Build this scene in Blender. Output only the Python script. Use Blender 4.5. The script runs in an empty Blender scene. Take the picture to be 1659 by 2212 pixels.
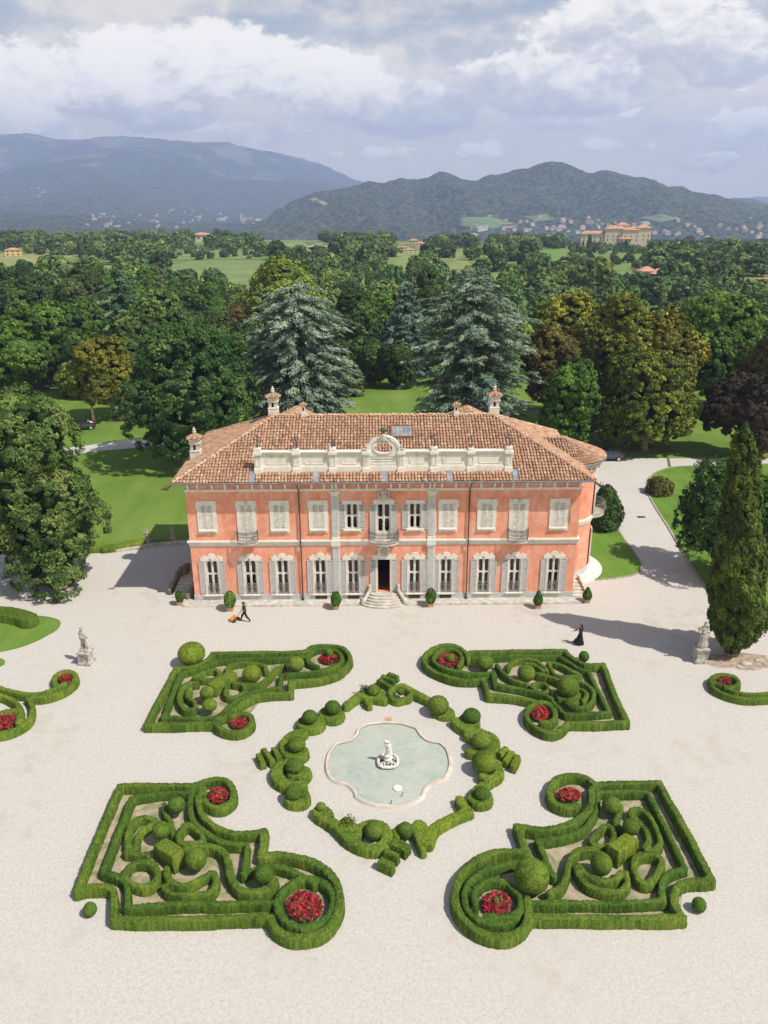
import bpy, math, random
import numpy as np
from mathutils import Vector, Matrix, noise as mnoise
R=math.radians
SC=bpy.context.scene; COL=SC.collection
# ---------------------------------------------------------------- camera
F=1750.;TH=.3663;YAW=-.0129;ROLL=-.0029        # measured on a 1659 x 2212 view of the place
CAM=np.array([-.80,-62.36,32.])
def ray(x,y):
    u,w=x-829.5,y-1106.;c,s=math.cos(-ROLL),math.sin(-ROLL);u,w=u*c-w*s,u*s+w*c
    d=(u/F,1.,-w/F);c,s=math.cos(TH),math.sin(TH)
    X,Y,Z=d[0],d[1]*c+d[2]*s,-d[1]*s+d[2]*c
    c,s=math.cos(YAW),math.sin(YAW)
    return np.array([X*c-Y*s,X*s+Y*c,Z])
def G(x,y,z=0.):
    r=ray(x,y);return CAM+r*((z-CAM[2])/r[2])
def FY(x,y,Y=0.):
    r=ray(x,y);return CAM+r*((Y-CAM[1])/r[1])
cam=bpy.data.cameras.new('camera');camo=bpy.data.objects.new('camera',cam);COL.objects.link(camo)
_f=Vector(ray(829.5,1106.)).normalized();_r=Vector(ray(830.5,1106.)-ray(829.5,1106.)).normalized();_u=_r.cross(_f)
camo.matrix_world=Matrix(((_r.x,_u.x,-_f.x,CAM[0]),(_r.y,_u.y,-_f.y,CAM[1]),(_r.z,_u.z,-_f.z,CAM[2]),(0,0,0,1)))
cam.sensor_fit='VERTICAL';cam.sensor_height=36;cam.lens=36*F/2212.
cam.clip_start=.5;cam.clip_end=40000
SC.camera=camo
# ---------------------------------------------------------------- light
SUN_EL=R(54);SUN_AZ=R(-29.3)          # direction towards the sun, from +x
sd=Vector((math.cos(SUN_AZ)*math.cos(SUN_EL),math.sin(SUN_AZ)*math.cos(SUN_EL),math.sin(SUN_EL)))
sl=bpy.data.lights.new('sun','SUN');sl.energy=5.0;sl.angle=R(.55);sl.color=(1,.95,.87)
so=bpy.data.objects.new('sun',sl);COL.objects.link(so)
so.rotation_euler=sd.to_track_quat('Z','Y').to_euler();so.location=(40,-60,80)
SC.view_settings.view_transform='Standard';SC.view_settings.look='None'
SC.view_settings.exposure=0.21;SC.view_settings.gamma=1.0;SC.view_settings.use_curve_mapping=False
SC.cycles.max_bounces=6;SC.cycles.diffuse_bounces=3;SC.cycles.glossy_bounces=3;SC.cycles.transmission_bounces=4
SC.cycles.transparent_max_bounces=8;SC.cycles.volume_bounces=1;SC.cycles.use_denoising=True
SC.cycles.sample_clamp_indirect=6.0;SC.cycles.caustics_reflective=False;SC.cycles.caustics_refractive=False
# ---------------------------------------------------------------- node helpers
class X:
    """a value socket with arithmetic"""
    def __init__(s,nt,k): s.nt=nt;s.k=k
    def m(s,op,*a):
        n=s.nt.nodes.new('ShaderNodeMath');n.operation=op
        for i,v in enumerate((s,)+a):
            if isinstance(v,X): s.nt.links.new(v.k,n.inputs[i])
            else: n.inputs[i].default_value=v
        return X(s.nt,n.outputs[0])
    def __add__(s,o): return s.m('ADD',o)
    def __sub__(s,o): return s.m('SUBTRACT',o)
    def __mul__(s,o): return s.m('MULTIPLY',o)
    def __truediv__(s,o): return s.m('DIVIDE',o)
    __radd__=__add__;__rmul__=__mul__
    def smooth(s,a,b,lo=0.,hi=1.):
        n=s.nt.nodes.new('ShaderNodeMapRange');n.interpolation_type='SMOOTHSTEP'
        s.nt.links.new(s.k,n.inputs[0])
        for i,v in zip((1,2,3,4),(a,b,lo,hi)): n.inputs[i].default_value=v
        return X(s.nt,n.outputs[0])
def lnk(nt,v,inp):
    if isinstance(v,X): nt.links.new(v.k,inp)
    elif isinstance(v,bpy.types.NodeSocket): nt.links.new(v,inp)
    elif isinstance(v,(tuple,list)): inp.default_value=(*v,1.) if len(v)==3 else v
    else: inp.default_value=v
def mixc(nt,f,a,b,mode='MIX'):
    n=nt.nodes.new('ShaderNodeMix');n.data_type='RGBA';n.blend_type=mode
    lnk(nt,f,n.inputs[0]);lnk(nt,a,n.inputs[6]);lnk(nt,b,n.inputs[7]);return n.outputs[2]
def noise(nt,vec,scale,detail=3.,rough=.55,dist=0.):
    n=nt.nodes.new('ShaderNodeTexNoise')
    if vec is not None: nt.links.new(vec,n.inputs['Vector'])
    n.inputs['Scale'].default_value=scale;n.inputs['Detail'].default_value=detail
    n.inputs['Roughness'].default_value=rough;n.inputs['Distortion'].default_value=dist
    return X(nt,n.outputs['Fac'])
def voro(nt,vec,scale,out='Distance',feat='F1',rnd=1.):
    n=nt.nodes.new('ShaderNodeTexVoronoi');n.feature=feat
    if vec is not None: nt.links.new(vec,n.inputs['Vector'])
    n.inputs['Scale'].default_value=scale;n.inputs['Randomness'].default_value=rnd
    return n.outputs[out]
def mapv(nt,vec,scale=(1,1,1),loc=(0,0,0),rot=(0,0,0)):
    n=nt.nodes.new('ShaderNodeMapping');nt.links.new(vec,n.inputs[0])
    n.inputs['Scale'].default_value=scale;n.inputs['Location'].default_value=loc;n.inputs['Rotation'].default_value=rot
    return n.outputs[0]
def ramp(nt,fac,stops,interp='LINEAR'):
    n=nt.nodes.new('ShaderNodeValToRGB');cr=n.color_ramp;cr.interpolation=interp
    while len(cr.elements)<len(stops): cr.elements.new(.5)
    for e,(p,c) in zip(cr.elements,stops): e.position=p;e.color=(*c,1.)
    lnk(nt,fac,n.inputs[0]);return n.outputs[0]
def attr(nt,name):
    n=nt.nodes.new('ShaderNodeAttribute');n.attribute_name=name;return X(nt,n.outputs['Fac'])
def newmat(name,rough=.8,spec=.3):
    m=bpy.data.materials.new(name);m.use_nodes=True;nt=m.node_tree
    b=nt.nodes['Principled BSDF'];b.inputs['Roughness'].default_value=rough
    b.inputs['Specular IOR Level'].default_value=spec
    pos=nt.nodes.new('ShaderNodeNewGeometry').outputs['Position']
    return m,nt,b,pos
def bump(nt,b,h,strength=.3,dist=.02):
    n=nt.nodes.new('ShaderNodeBump');lnk(nt,h,n.inputs['Height']);n.inputs['Strength'].default_value=strength
    n.inputs['Distance'].default_value=dist;nt.links.new(n.outputs[0],b.inputs['Normal'])
def simple(name,c,rough=.7,spec=.3,var=.12,scale=3.,c2=None,metal=0.,bmp=0.):
    m,nt,b,pos=newmat(name,rough,spec);n=noise(nt,pos,scale,4.)
    c2=c2 or tuple(v*(1-2*var) for v in c);c1=tuple(min(1,v*(1+var)) for v in c)
    nt.links.new(ramp(nt,n,[(.3,c2),(.7,c1)]),b.inputs['Base Color']);b.inputs['Metallic'].default_value=metal
    if bmp: bump(nt,b,noise(nt,pos,scale*6,3.),bmp,.02)
    return m
# ---------------------------------------------------------------- sky
W=bpy.data.worlds.new('World');SC.world=W;W.use_nodes=True;nt=W.node_tree
for n in list(nt.nodes): nt.nodes.remove(n)
sky=nt.nodes.new('ShaderNodeTexSky');sky.sky_type='NISHITA';sky.sun_disc=False
sky.sun_elevation=SUN_EL;sky.sun_rotation=math.pi/2-SUN_AZ;sky.air_density=1.2;sky.dust_density=1.5;sky.altitude=200
tc=nt.nodes.new('ShaderNodeTexCoord');sep=nt.nodes.new('ShaderNodeSeparateXYZ');nt.links.new(tc.outputs['Generated'],sep.inputs[0])
sx,sy,sz=(X(nt,o) for o in sep.outputs)
az=sx.m('ARCTAN2',sy);el=sz.m('ARCSINE')
cmb=nt.nodes.new('ShaderNodeCombineXYZ');lnk(nt,az,cmb.inputs[0]);lnk(nt,el*1.6,cmb.inputs[1]);P=cmb.outputs[0]
big=noise(nt,P,9.,7.,.56,.35);fine=noise(nt,P,34.,9.,.66,.3);lowf=noise(nt,mapv(nt,P,(1,1.8,1)),4.5,5.,.55)
def skyaz(px,py):
    r=ray(px,py);r=r/np.linalg.norm(r);return math.atan2(r[0],r[1]),math.asin(r[2])
blobs=[(400,140,270,100,1.),(640,165,200,80,1.),(225,165,110,95,.9),(300,230,190,62,.45),(20,180,120,110,1.),(720,215,170,55,.8),
       (1370,60,230,90,.6),(1180,190,260,80,.45),(1560,120,150,80,.35),(900,235,200,70,.45),(60,270,140,40,.9),
       (722,334,55,17,1.),(835,330,70,20,.9),(1060,322,95,22,.85),(1310,318,120,22,.8),(1605,272,95,38,.85),(1500,345,130,20,.6),(1180,268,150,26,.6),(560,285,110,28,.6)]
fld=None;num=None;den=None
for bx,by,rx,ry,br in blobs:
    a,e=skyaz(bx,by);a2,_=skyaz(bx+rx,by);_,e2=skyaz(bx,by-ry);ra=abs(a2-a);re=abs(e2-e)
    u=(az-a)/ra;v=(el-e)/re
    kk=min(1.,ry/55.);f=((u*u+v*v).m('SQRT')*-1.+1.)*kk-(1-kk)*.10
    if kk<1: f=f+(fine-.5)*.5+(big-.5)*.6
    w=f.m('MAXIMUM',0.)+.0001
    fld=f if fld is None else fld.m('SMOOTH_MAX',f,.25)
    t=w*(v*.5+(br-.35)); num=t if num is None else num+t; den=w if den is None else den+w
fld=fld+(big-.5)*1.5+(fine-.5)*.95
mask=fld.smooth(-.05,.17)
shade=num/den+(fine-.5)*2.2+(big-.5)*1.8
lit=shade.smooth(-.35,.8)
ccol=ramp(nt,lit,[(0.,(.40,.38,.37)),(.35,(.53,.50,.46)),(.7,(.74,.68,.58)),(1.,(.90,.83,.70))])
# thin high veil and hazy horizon
veil=(lowf*1.0+(fine-.5)*.25).smooth(.38,.62)
vcol=ramp(nt,fine*.6+lowf*.4,[(.3,(.60,.535,.43)),(.7,(.78,.69,.53))])
up=el.smooth(.55,.95,1.,0.)
bg1=nt.nodes.new('ShaderNodeBackground');nt.links.new(sky.outputs[0],bg1.inputs[0]);bg1.inputs[1].default_value=.085
bg2=nt.nodes.new('ShaderNodeBackground');nt.links.new(vcol,bg2.inputs[0])
bg3=nt.nodes.new('ShaderNodeBackground');nt.links.new(ccol,bg3.inputs[0])
m1=nt.nodes.new('ShaderNodeMixShader');lnk(nt,(veil*.78+el.smooth(.02,.26,.95,0.)).m('MINIMUM',.92)*up,m1.inputs[0])
nt.links.new(bg1.outputs[0],m1.inputs[1]);nt.links.new(bg2.outputs[0],m1.inputs[2])
m2=nt.nodes.new('ShaderNodeMixShader');lnk(nt,mask*up*.96,m2.inputs[0])
nt.links.new(m1.outputs[0],m2.inputs[1]);nt.links.new(bg3.outputs[0],m2.inputs[2])
gain=el.smooth(.03,.30,2.1,1.12)*(el.smooth(-.05,.0,.35,1.))
for q in (bg2,bg3): lnk(nt,gain,q.inputs[1])
wo=nt.nodes.new('ShaderNodeOutputWorld');nt.links.new(m2.outputs[0],wo.inputs[0])
W.cycles.sampling_method='MANUAL';W.cycles.sample_map_resolution=512
# ---------------------------------------------------------------- mesh helpers
def npmesh(name,V,Fq,mats=(),v=None,mi=None,smooth=False):
    """V (n,3); Fq (m,k) int array or list of tuples"""
    me=bpy.data.meshes.new(name)
    if isinstance(Fq,np.ndarray):
        k=Fq.shape[1];m=len(Fq)
        me.vertices.add(len(V));me.vertices.foreach_set('co',np.ascontiguousarray(V,dtype=np.float32).ravel())
        me.loops.add(m*k);me.loops.foreach_set('vertex_index',np.ascontiguousarray(Fq,dtype=np.int32).ravel())
        me.polygons.add(m);me.polygons.foreach_set('loop_start',np.arange(0,m*k,k,dtype=np.int32))
        me.update(calc_edges=True)
    else:
        me.from_pydata([tuple(map(float,p)) for p in V],[],Fq)
    for x in mats: me.materials.append(x)
    n=len(me.polygons)
    if v is not None:
        a=me.attributes.new('v','FLOAT','FACE');a.data.foreach_set('value',np.asarray(v,dtype=np.float32))
    if mi is not None: me.polygons.foreach_set('material_index',np.asarray(mi,dtype=np.int32))
    if smooth: me.polygons.foreach_set('use_smooth',np.ones(n,dtype=bool))
    me.update();return me
class MB:
    def __init__(s): s.V=[];s.F=[];s.A=[];s.M=[];s.n=0
    def add(s,V,Fs,a=0.,mi=0):
        V=np.asarray(V,float).reshape(-1,3);s.V.append(V)
        for f in Fs: s.F.append(tuple(i+s.n for i in f));s.A.append(a);s.M.append(mi)
        s.n+=len(V);return s
    def box(s,x0,x1,y0,y1,z0,z1,a=0.,mi=0,rot=0.,c=None,taper=1.):
        V=np.array([(x0,y0,z0),(x1,y0,z0),(x1,y1,z0),(x0,y1,z0),(x0,y0,z1),(x1,y0,z1),(x1,y1,z1),(x0,y1,z1)],float)
        if taper!=1.:
            cx,cy=(x0+x1)/2,(y0+y1)/2;V[4:,0]=cx+(V[4:,0]-cx)*taper;V[4:,1]=cy+(V[4:,1]-cy)*taper
        if rot:
            cx,cy=c or ((x0+x1)/2,(y0+y1)/2);co,si=math.cos(rot),math.sin(rot);p=V[:,:2]-(cx,cy)
            V[:,0]=cx+p[:,0]*co-p[:,1]*si;V[:,1]=cy+p[:,0]*si+p[:,1]*co
        return s.add(V,[(3,2,1,0),(4,5,6,7),(0,1,5,4),(1,2,6,5),(2,3,7,6),(3,0,4,7)],a,mi)
    def prism(s,poly,a0,a1,axis='y',a=0.,mi=0):
        """poly 2-D, extruded along axis from a0 to a1 (poly in xz for y, xy for z, yz for x)"""
        n=len(poly)
        def p(u,w,t): return (u,t,w) if axis=='y' else ((u,w,t) if axis=='z' else (t,u,w))
        V=[p(u,w,a0) for u,w in poly]+[p(u,w,a1) for u,w in poly]
        Fs=[(i,(i+1)%n,n+(i+1)%n,n+i) for i in range(n)]+[tuple(range(n-1,-1,-1)),tuple(range(n,2*n))]
        return s.add(V,Fs,a,mi)
    def ring(s,outer,inner,a0,a1,axis='y',a=0.):
        n=len(outer)
        def p(u,w,t): return (u,t,w) if axis=='y' else (u,w,t)
        V=[p(u,w,a0) for u,w in outer]+[p(u,w,a0) for u,w in inner]+[p(u,w,a1) for u,w in outer]+[p(u,w,a1) for u,w in inner]
        Fs=[]
        for i in range(n):
            j=(i+1)%n
            Fs+=[(i,j,n+j,n+i),(2*n+i,2*n+j,3*n+j,3*n+i),(i,j,2*n+j,2*n+i),(n+i,n+j,3*n+j,3*n+i)]
        return s.add(V,Fs,a)
    def lathe(s,prof,c=(0,0,0),n=16,a=0.,mi=0,sq=0.,rot=0.):
        V=[]
        for r,z in prof:
            for k in range(n):
                t=2*math.pi*(k+.5)/n+rot;co,si=math.cos(t),math.sin(t)
                q=r/max(abs(co),abs(si)) if sq else r
                V.append((c[0]+q*co,c[1]+q*si,c[2]+z))
        Fs=[]
        for i in range(len(prof)-1):
            for k in range(n):
                j=(k+1)%n;Fs.append((i*n+k,i*n+j,(i+1)*n+j,(i+1)*n+k))
        Fs.append(tuple(range(n-1,-1,-1)));Fs.append(tuple(range((len(prof)-1)*n,len(prof)*n)))
        return s.add(V,Fs,a,mi)
    def tube(s,pts,r,n=6,a=0.,mi=0):
        pts=[Vector(p) for p in pts];rr=r if isinstance(r,(list,tuple)) else [r]*len(pts);V=[]
        for i,p in enumerate(pts):
            t=(pts[min(i+1,len(pts)-1)]-pts[max(i-1,0)]).normalized()
            q=Vector((0,0,1)) if abs(t.z)<.9 else Vector((1,0,0));u=t.cross(q).normalized();w=t.cross(u)
            for k in range(n):
                an=2*math.pi*k/n;V.append(tuple(p+u*(rr[i]*math.cos(an))+w*(rr[i]*math.sin(an))))
        Fs=[]
        for i in range(len(pts)-1):
            for k in range(n):
                j=(k+1)%n;Fs.append((i*n+k,i*n+j,(i+1)*n+j,(i+1)*n+k))
        Fs.append(tuple(range(n)));Fs.append(tuple(range((len(pts)-1)*n,len(pts)*n)))
        return s.add(V,Fs,a,mi)
    def ball(s,c,r,n=12,m=8,a=0.,sz=(1,1,1),jit=0.,rng=None,mi=0):
        V=[];rng=rng or random.Random(1)
        for i in range(m+1):
            th=math.pi*i/m
            for k in range(n):
                ph=2*math.pi*k/n;q=r*(1+jit*(rng.random()-.5))
                V.append((c[0]+q*sz[0]*math.sin(th)*math.cos(ph),c[1]+q*sz[1]*math.sin(th)*math.sin(ph),c[2]+q*sz[2]*math.cos(th)))
        Fs=[(i*n+k,(i+1)*n+k,(i+1)*n+(k+1)%n,i*n+(k+1)%n) for i in range(m) for k in range(n)]
        return s.add(V,Fs,a,mi)
    def mesh(s,name,mats,off=(0,0,0),smooth=False):
        V=np.concatenate(s.V)-np.array(off)
        return npmesh(name,V,s.F,mats if isinstance(mats,(list,tuple)) else [mats],v=s.A,mi=s.M,smooth=smooth)
def props(o,label=None,cat=None,group=None,kind=None):
    if label: o['label']=label
    if cat: o['category']=cat
    if group: o['group']=group
    if kind: o['kind']=kind
    return o
def thing(name,label,cat,loc=(0,0,0),group=None,rz=0.):
    o=bpy.data.objects.new(name,None);COL.objects.link(o);o.empty_display_size=.3
    o.location=tuple(map(float,loc));o.rotation_euler=(0,0,rz);return props(o,label,cat,group)
def obj(name,me,parent=None,mat=None,local=True,smooth=False,label=None):
    """me: Mesh or MB; MB in world coordinates when local=False (root parent with no rotation)"""
    if isinstance(me,MB):
        off=(0,0,0)
        if parent is not None and not local:
            q=parent;off=np.zeros(3)
            while q is not None: off=off+np.array(q.location);q=q.parent
        me=me.mesh(name,mat,off,smooth)
    o=bpy.data.objects.new(name,me);COL.objects.link(o)
    if parent is not None: o.parent=parent
    if label: o['label']=label
    return o
def kids(o): return [c for c in bpy.data.objects if c.parent==o]
def tree_of(o): return (o,[tree_of(c) for c in kids(o)])
def dup(tr,parent=None,loc=None,rz=None,scale=None,label=None,group=None):
    src,ch=tr;c=src.copy();COL.objects.link(c)
    if parent is not None: c.parent=parent
    if loc is not None: c.location=loc
    if rz is not None: c.rotation_euler=(0,0,rz)
    if scale is not None: c.scale=scale if isinstance(scale,(tuple,list)) else (scale,)*3
    if label: c['label']=label
    if group: c['group']=group
    for t in ch: dup(t,c)
    return c
def S01(x,a,b):
    t=np.clip((x-a)/(b-a),0,1);return t*t*(3-2*t)
def catmull(P,n=6,closed=False):
    P=[np.array(p,float) for p in P];out=[];N=len(P)
    rngi=range(N) if closed else range(N-1)
    for i in rngi:
        if closed: a,b,c,d=P[i-1],P[i],P[(i+1)%N],P[(i+2)%N]
        else: a,b,c,d=P[max(i-1,0)],P[i],P[i+1],P[min(i+2,N-1)]
        if np.abs(c-b).max()<1e-9: continue
        for k in range(n):
            t=k/n;out.append(.5*((2*b)+(-a+c)*t+(2*a-5*b+4*c-d)*t*t+(-a+3*b-3*c+d)*t**3))
    if not closed: out.append(P[-1])
    return np.array(out)
def surfnet(fn,lo,hi,res):
    """closed surface of fn<0 on a grid (naive surface nets); fn takes (n,3) -> (n,)"""
    lo=np.array(lo,float);n=np.ceil((np.array(hi)-lo)/res).astype(int)+1
    g=np.stack(np.meshgrid(*[np.arange(k) for k in n],indexing='ij'),-1)
    D=fn((g.reshape(-1,3)*res+lo)).reshape(n)
    s=D<0;nx,ny,nz=n
    acc=np.zeros((nx-1,ny-1,nz-1,3));cnt=np.zeros((nx-1,ny-1,nz-1))
    cor=[(i,j,k) for i in (0,1) for j in (0,1) for k in (0,1)]
    def sl(a,o): return a[o[0]:o[0]+nx-1,o[1]:o[1]+ny-1,o[2]:o[2]+nz-1]
    for a in cor:
        for ax in range(3):
            if a[ax]==0:
                b=list(a);b[ax]=1;b=tuple(b);da,db=sl(D,a),sl(D,b);cr=(da<0)!=(db<0)
                t=np.where(cr,da/np.where(cr,da-db,1),0)
                p=np.array(a,float)[None,None,None,:]+t[...,None]*(np.array(b)-np.array(a))
                acc+=np.where(cr[...,None],p,0);cnt+=cr
    act=cnt>0;idx=-np.ones(act.shape,int);idx[act]=np.arange(act.sum())
    c=np.argwhere(act);V=(c+acc[act]/cnt[act][:,None])*res+lo;Fs=[]
    for ax in range(3):
        o=[0,0,0];o[ax]=1;A=s[:n[0]-o[0],:n[1]-o[1],:n[2]-o[2]];B=s[o[0]:,o[1]:,o[2]:]
        e=np.argwhere(A!=B);u,w=[q for q in range(3) if q!=ax]
        ok=(e[:,u]>0)&(e[:,w]>0)&(e[:,u]<n[u]-1)&(e[:,w]<n[w]-1);e=e[ok]
        q=[]
        for du,dw in ((-1,-1),(0,-1),(0,0),(-1,0)):
            f=e.copy();f[:,u]+=du;f[:,w]+=dw;q.append(idx[f[:,0],f[:,1],f[:,2]])
        q=np.stack(q,1);fl=A[e[:,0],e[:,1],e[:,2]]
        if ax==1: fl=~fl
        q[~fl]=q[~fl][:,::-1];Fs.append(q)
    return V,np.concatenate(Fs)
def capsules(segs,k=.05,extra=None):
    """smooth union of tapered capsules: (p,q,rp,rq)"""
    S=[(np.array(p,float),np.array(q,float),rp,rq) for p,q,rp,rq in segs]
    def fn(P):
        acc=np.zeros(len(P))
        for p,q,rp,rq in S:
            d=q-p;L=d@d+1e-9;t=np.clip((P-p)@d/L,0,1);dist=np.linalg.norm(P-p-t[:,None]*d,axis=1)-(rp+(rq-rp)*t)
            acc+=np.exp(-np.clip(dist/k,-30,30))
        D=-k*np.log(acc+1e-13)
        return D if extra is None else extra(P,D)
    return fn
def seg_mesh(name,segs,res,mat,k=.05,extra=None,pad=.25):
    a=np.array([s[0] for s in segs]+[s[1] for s in segs],float);r=max(max(s[2],s[3]) for s in segs)+pad*.4
    V,Q=surfnet(capsules(segs,k,extra),a.min(0)-r-.03,a.max(0)+r+.03,res)
    return npmesh(name,V,Q,[mat] if not isinstance(mat,list) else mat,smooth=True)
# ================================================================ materials of the setting
def mat_gravel():
    m,nt,b,pos=newmat('gravel',.95,.1)
    f=noise(nt,pos,14.,3.,.75);g=noise(nt,pos,5.,4.,.7);l=noise(nt,pos,.12,5.,.6,.4);mm=noise(nt,pos,.9,5.,.65)
    t=f*.62+g*.38
    c=ramp(nt,t,[(.30,(.27,.24,.21)),(.44,(.46,.427,.385)),(.58,(.555,.52,.47)),(.75,(.64,.605,.555))])
    c=mixc(nt,l.smooth(.42,.66,0.,.4),c,(.50,.465,.42),'MIX')
    c=mixc(nt,(mm*.5+l*.5).smooth(.52,.66,0.,.42),c,(.40,.335,.27),'MIX')
    sp=X(nt,voro(nt,pos,2.2));c=mixc(nt,sp.smooth(.0,.07,.55,0.)*mm.smooth(.40,.55),c,(.20,.15,.10));sp2=X(nt,voro(nt,pos,4.5));c=mixc(nt,sp2.smooth(.0,.08,.5,0.)*l.smooth(.40,.55),c,(.25,.19,.13))
    nt.links.new(c,b.inputs['Base Color']);bump(nt,b,t,.5,.03);return m
def mat_grass(name,c1,c2,c3,sc=1.):
    m,nt,b,pos=newmat(name,.9,.15)
    f=noise(nt,pos,9.*sc,3.,.7);l=noise(nt,pos,.16*sc,5.,.6,.3);st=noise(nt,mapv(nt,pos,(.9,.06,1),rot=(0,0,.5)),1.3*sc,2.)
    t=f*.38+l*.37+st*.25
    c=ramp(nt,t,[(.38,c1),(.5,c2),(.62,c3)]);dr=noise(nt,pos,.33,5.,.65,.6);c=mixc(nt,(dr*.7+f*.3).smooth(.54,.66,0.,.5),c,(.21,.24,.07))
    nt.links.new(c,b.inputs['Base Color']);bump(nt,b,f,.6,.05);return m
M_gravel=mat_gravel()
M_lawn=mat_grass('lawn_grass',(.075,.15,.016),(.115,.21,.027),(.16,.25,.045))
def mat_soil():
    m,nt,b,pos=newmat('soil',.95,.1);n=noise(nt,pos,2.5,5.,.65);w=noise(nt,pos,.8,5.,.7,.5);f=noise(nt,pos,12.,3.,.7)
    c=ramp(nt,n*.6+f*.4,[(.35,(.28,.22,.145)),(.6,(.45,.37,.265)),(.75,(.52,.45,.34))]);c=mixc(nt,(w*.8+f*.2).smooth(.45,.58,0.,.8),c,(.15,.20,.075))
    nt.links.new(c,b.inputs['Base Color']);bump(nt,b,f,.6,.04);return m
M_soil=mat_soil()
M_stone=simple('stone',(.56,.52,.45),.85,.2,.12,2.2,(.36,.33,.28),bmp=.3)
M_kerb=simple('kerb_stone',(.40,.36,.29),.9,.2,.1,3.,(.24,.21,.16))
def mat_ground():
    m,nt,b,pos=newmat('park_ground',.95,.1)
    sp=nt.nodes.new('ShaderNodeSeparateXYZ');nt.links.new(pos,sp.inputs[0]);y=X(nt,sp.outputs[1])
    f=noise(nt,pos,6.,3.,.7);l=noise(nt,pos,.1,5.,.6);st=noise(nt,mapv(nt,pos,(1,.12,1)),.35,3.)
    near=ramp(nt,f*.35+l*.4+st*.25,[(.38,(.08,.145,.018)),(.5,(.125,.205,.032)),(.62,(.185,.25,.058))])
    cell=voro(nt,mapv(nt,pos,(1,1.6,1),rot=(0,0,.4)),.006,'Color')
    sc2=nt.nodes.new('ShaderNodeSeparateColor');nt.links.new(cell,sc2.inputs[0]);q=X(nt,sc2.outputs[0])
    fs=noise(nt,mapv(nt,pos,(.2,1,1),rot=(0,0,.4)),.09,4.)
    far=ramp(nt,q*.8+fs*.2,[(.15,(.20,.25,.075)),(.4,(.115,.19,.05)),(.6,(.25,.26,.10)),(.85,(.09,.16,.045))])
    c=mixc(nt,y.smooth(160,260),near,far)
    wood=noise(nt,pos,.004,4.).smooth(.42,.5)*y.smooth(700,1000)
    tex=ramp(nt,noise(nt,pos,.05,4.,.7),[(.35,(.018,.035,.012)),(.65,(.055,.085,.028))])
    c=mixc(nt,wood,c,tex)
    nt.links.new(c,b.inputs['Base Color']);bump(nt,b,f,.4,.05);return m
def mat_hill(name,pale,amt):
    m,nt,b,pos=newmat(name,1.,0.)
    f=noise(nt,pos,.035,4.,.75);v=X(nt,voro(nt,pos,.045));l=noise(nt,pos,.0022,5.,.6)
    c=ramp(nt,f*.6+v*.5+l*.25,[(.42,(.009,.015,.009)),(.60,(.030,.043,.022)),(.82,(.080,.095,.045))])
    sp=nt.nodes.new('ShaderNodeSeparateXYZ');nt.links.new(pos,sp.inputs[0]);z=X(nt,sp.outputs[2])
    o=noise(nt,pos,.0016,6.,.62)
    c=mixc(nt,(o+z*amt).smooth(.63,.70,0.,.8),c,pale)
    nt.links.new(c,b.inputs['Base Color']);bump(nt,b,v*-1.6+f*.4,1.,14.);return m
# ================================================================ terrain
def tz(x,y):
    d=np.hypot(x,y)
    z=-10*S01(d,110,190)+7.5*S01(d,240,400)-5*S01(d,430,800)-8*S01(x,60,420)*S01(d,350,750)-24*S01(d,780,1250)-52*S01(d,1150,2900)
    z=z+S01(d,260,600)*(2.0*np.sin(x/110.+1.2)*np.sin(y/150.)+3*np.sin(x/310.+y/370.))*(1-.8*S01(d,1200,2500))
    return z
def GT(px,py):
    """where the line of sight through (px,py) meets the terrain"""
    r=ray(px,py);r=r/np.linalg.norm(r);t=20.
    for _ in range(4000):
        p=CAM+r*t;h=p[2]-float(tz(p[0],p[1]))
        if h<.02 or t>9000: break
        t+=max(.05,h*.6)
    return p
rr=np.concatenate([[0.],np.geomspace(6,30000,190)]);na=288
A=np.arange(na)*2*np.pi/na;gx=rr[:,None]*np.cos(A);gy=rr[:,None]*np.sin(A)+20
V=np.stack([gx,gy,tz(gx,gy)],-1).reshape(-1,3);V[:,2]-=.02
i,j=np.meshgrid(np.arange(len(rr)-1),np.arange(na),indexing='ij');j2=(j+1)%na
Q=np.stack([i*na+j,(i+1)*na+j,(i+1)*na+j2,i*na+j2],-1).reshape(-1,4)
props(obj('ground',npmesh('ground',V,Q,[mat_ground()],smooth=True)),kind='structure')
def sheet(name,poly,z,mat,kind='structure',thick=0.):
    n=len(poly)
    if thick: me=MB().prism([tuple(p[:2]) for p in poly],z-thick,z,'z').mesh(name,mat)
    else: me=npmesh(name,[(p[0],p[1],z) for p in poly],[tuple(range(n))],[mat])
    o=obj(name,me);props(o,kind=kind);return o
gv=lambda *pts:[tuple(G(px,py)[:2]) for px,py in pts]
court=[(-95,-90),(95,-90),(95,41)]+gv((1659,990),(1440,990),(1318,989),(1300,985))+[(19,26),(8,22),(-14,18)]+gv((418,1165),(400,1173),(320,1179),(306,1186),(262,1190),(220,1191),(150,1190),(60,1195))+[(-95,8)]
sheet('gravel_court',court,.004,M_gravel)
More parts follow.
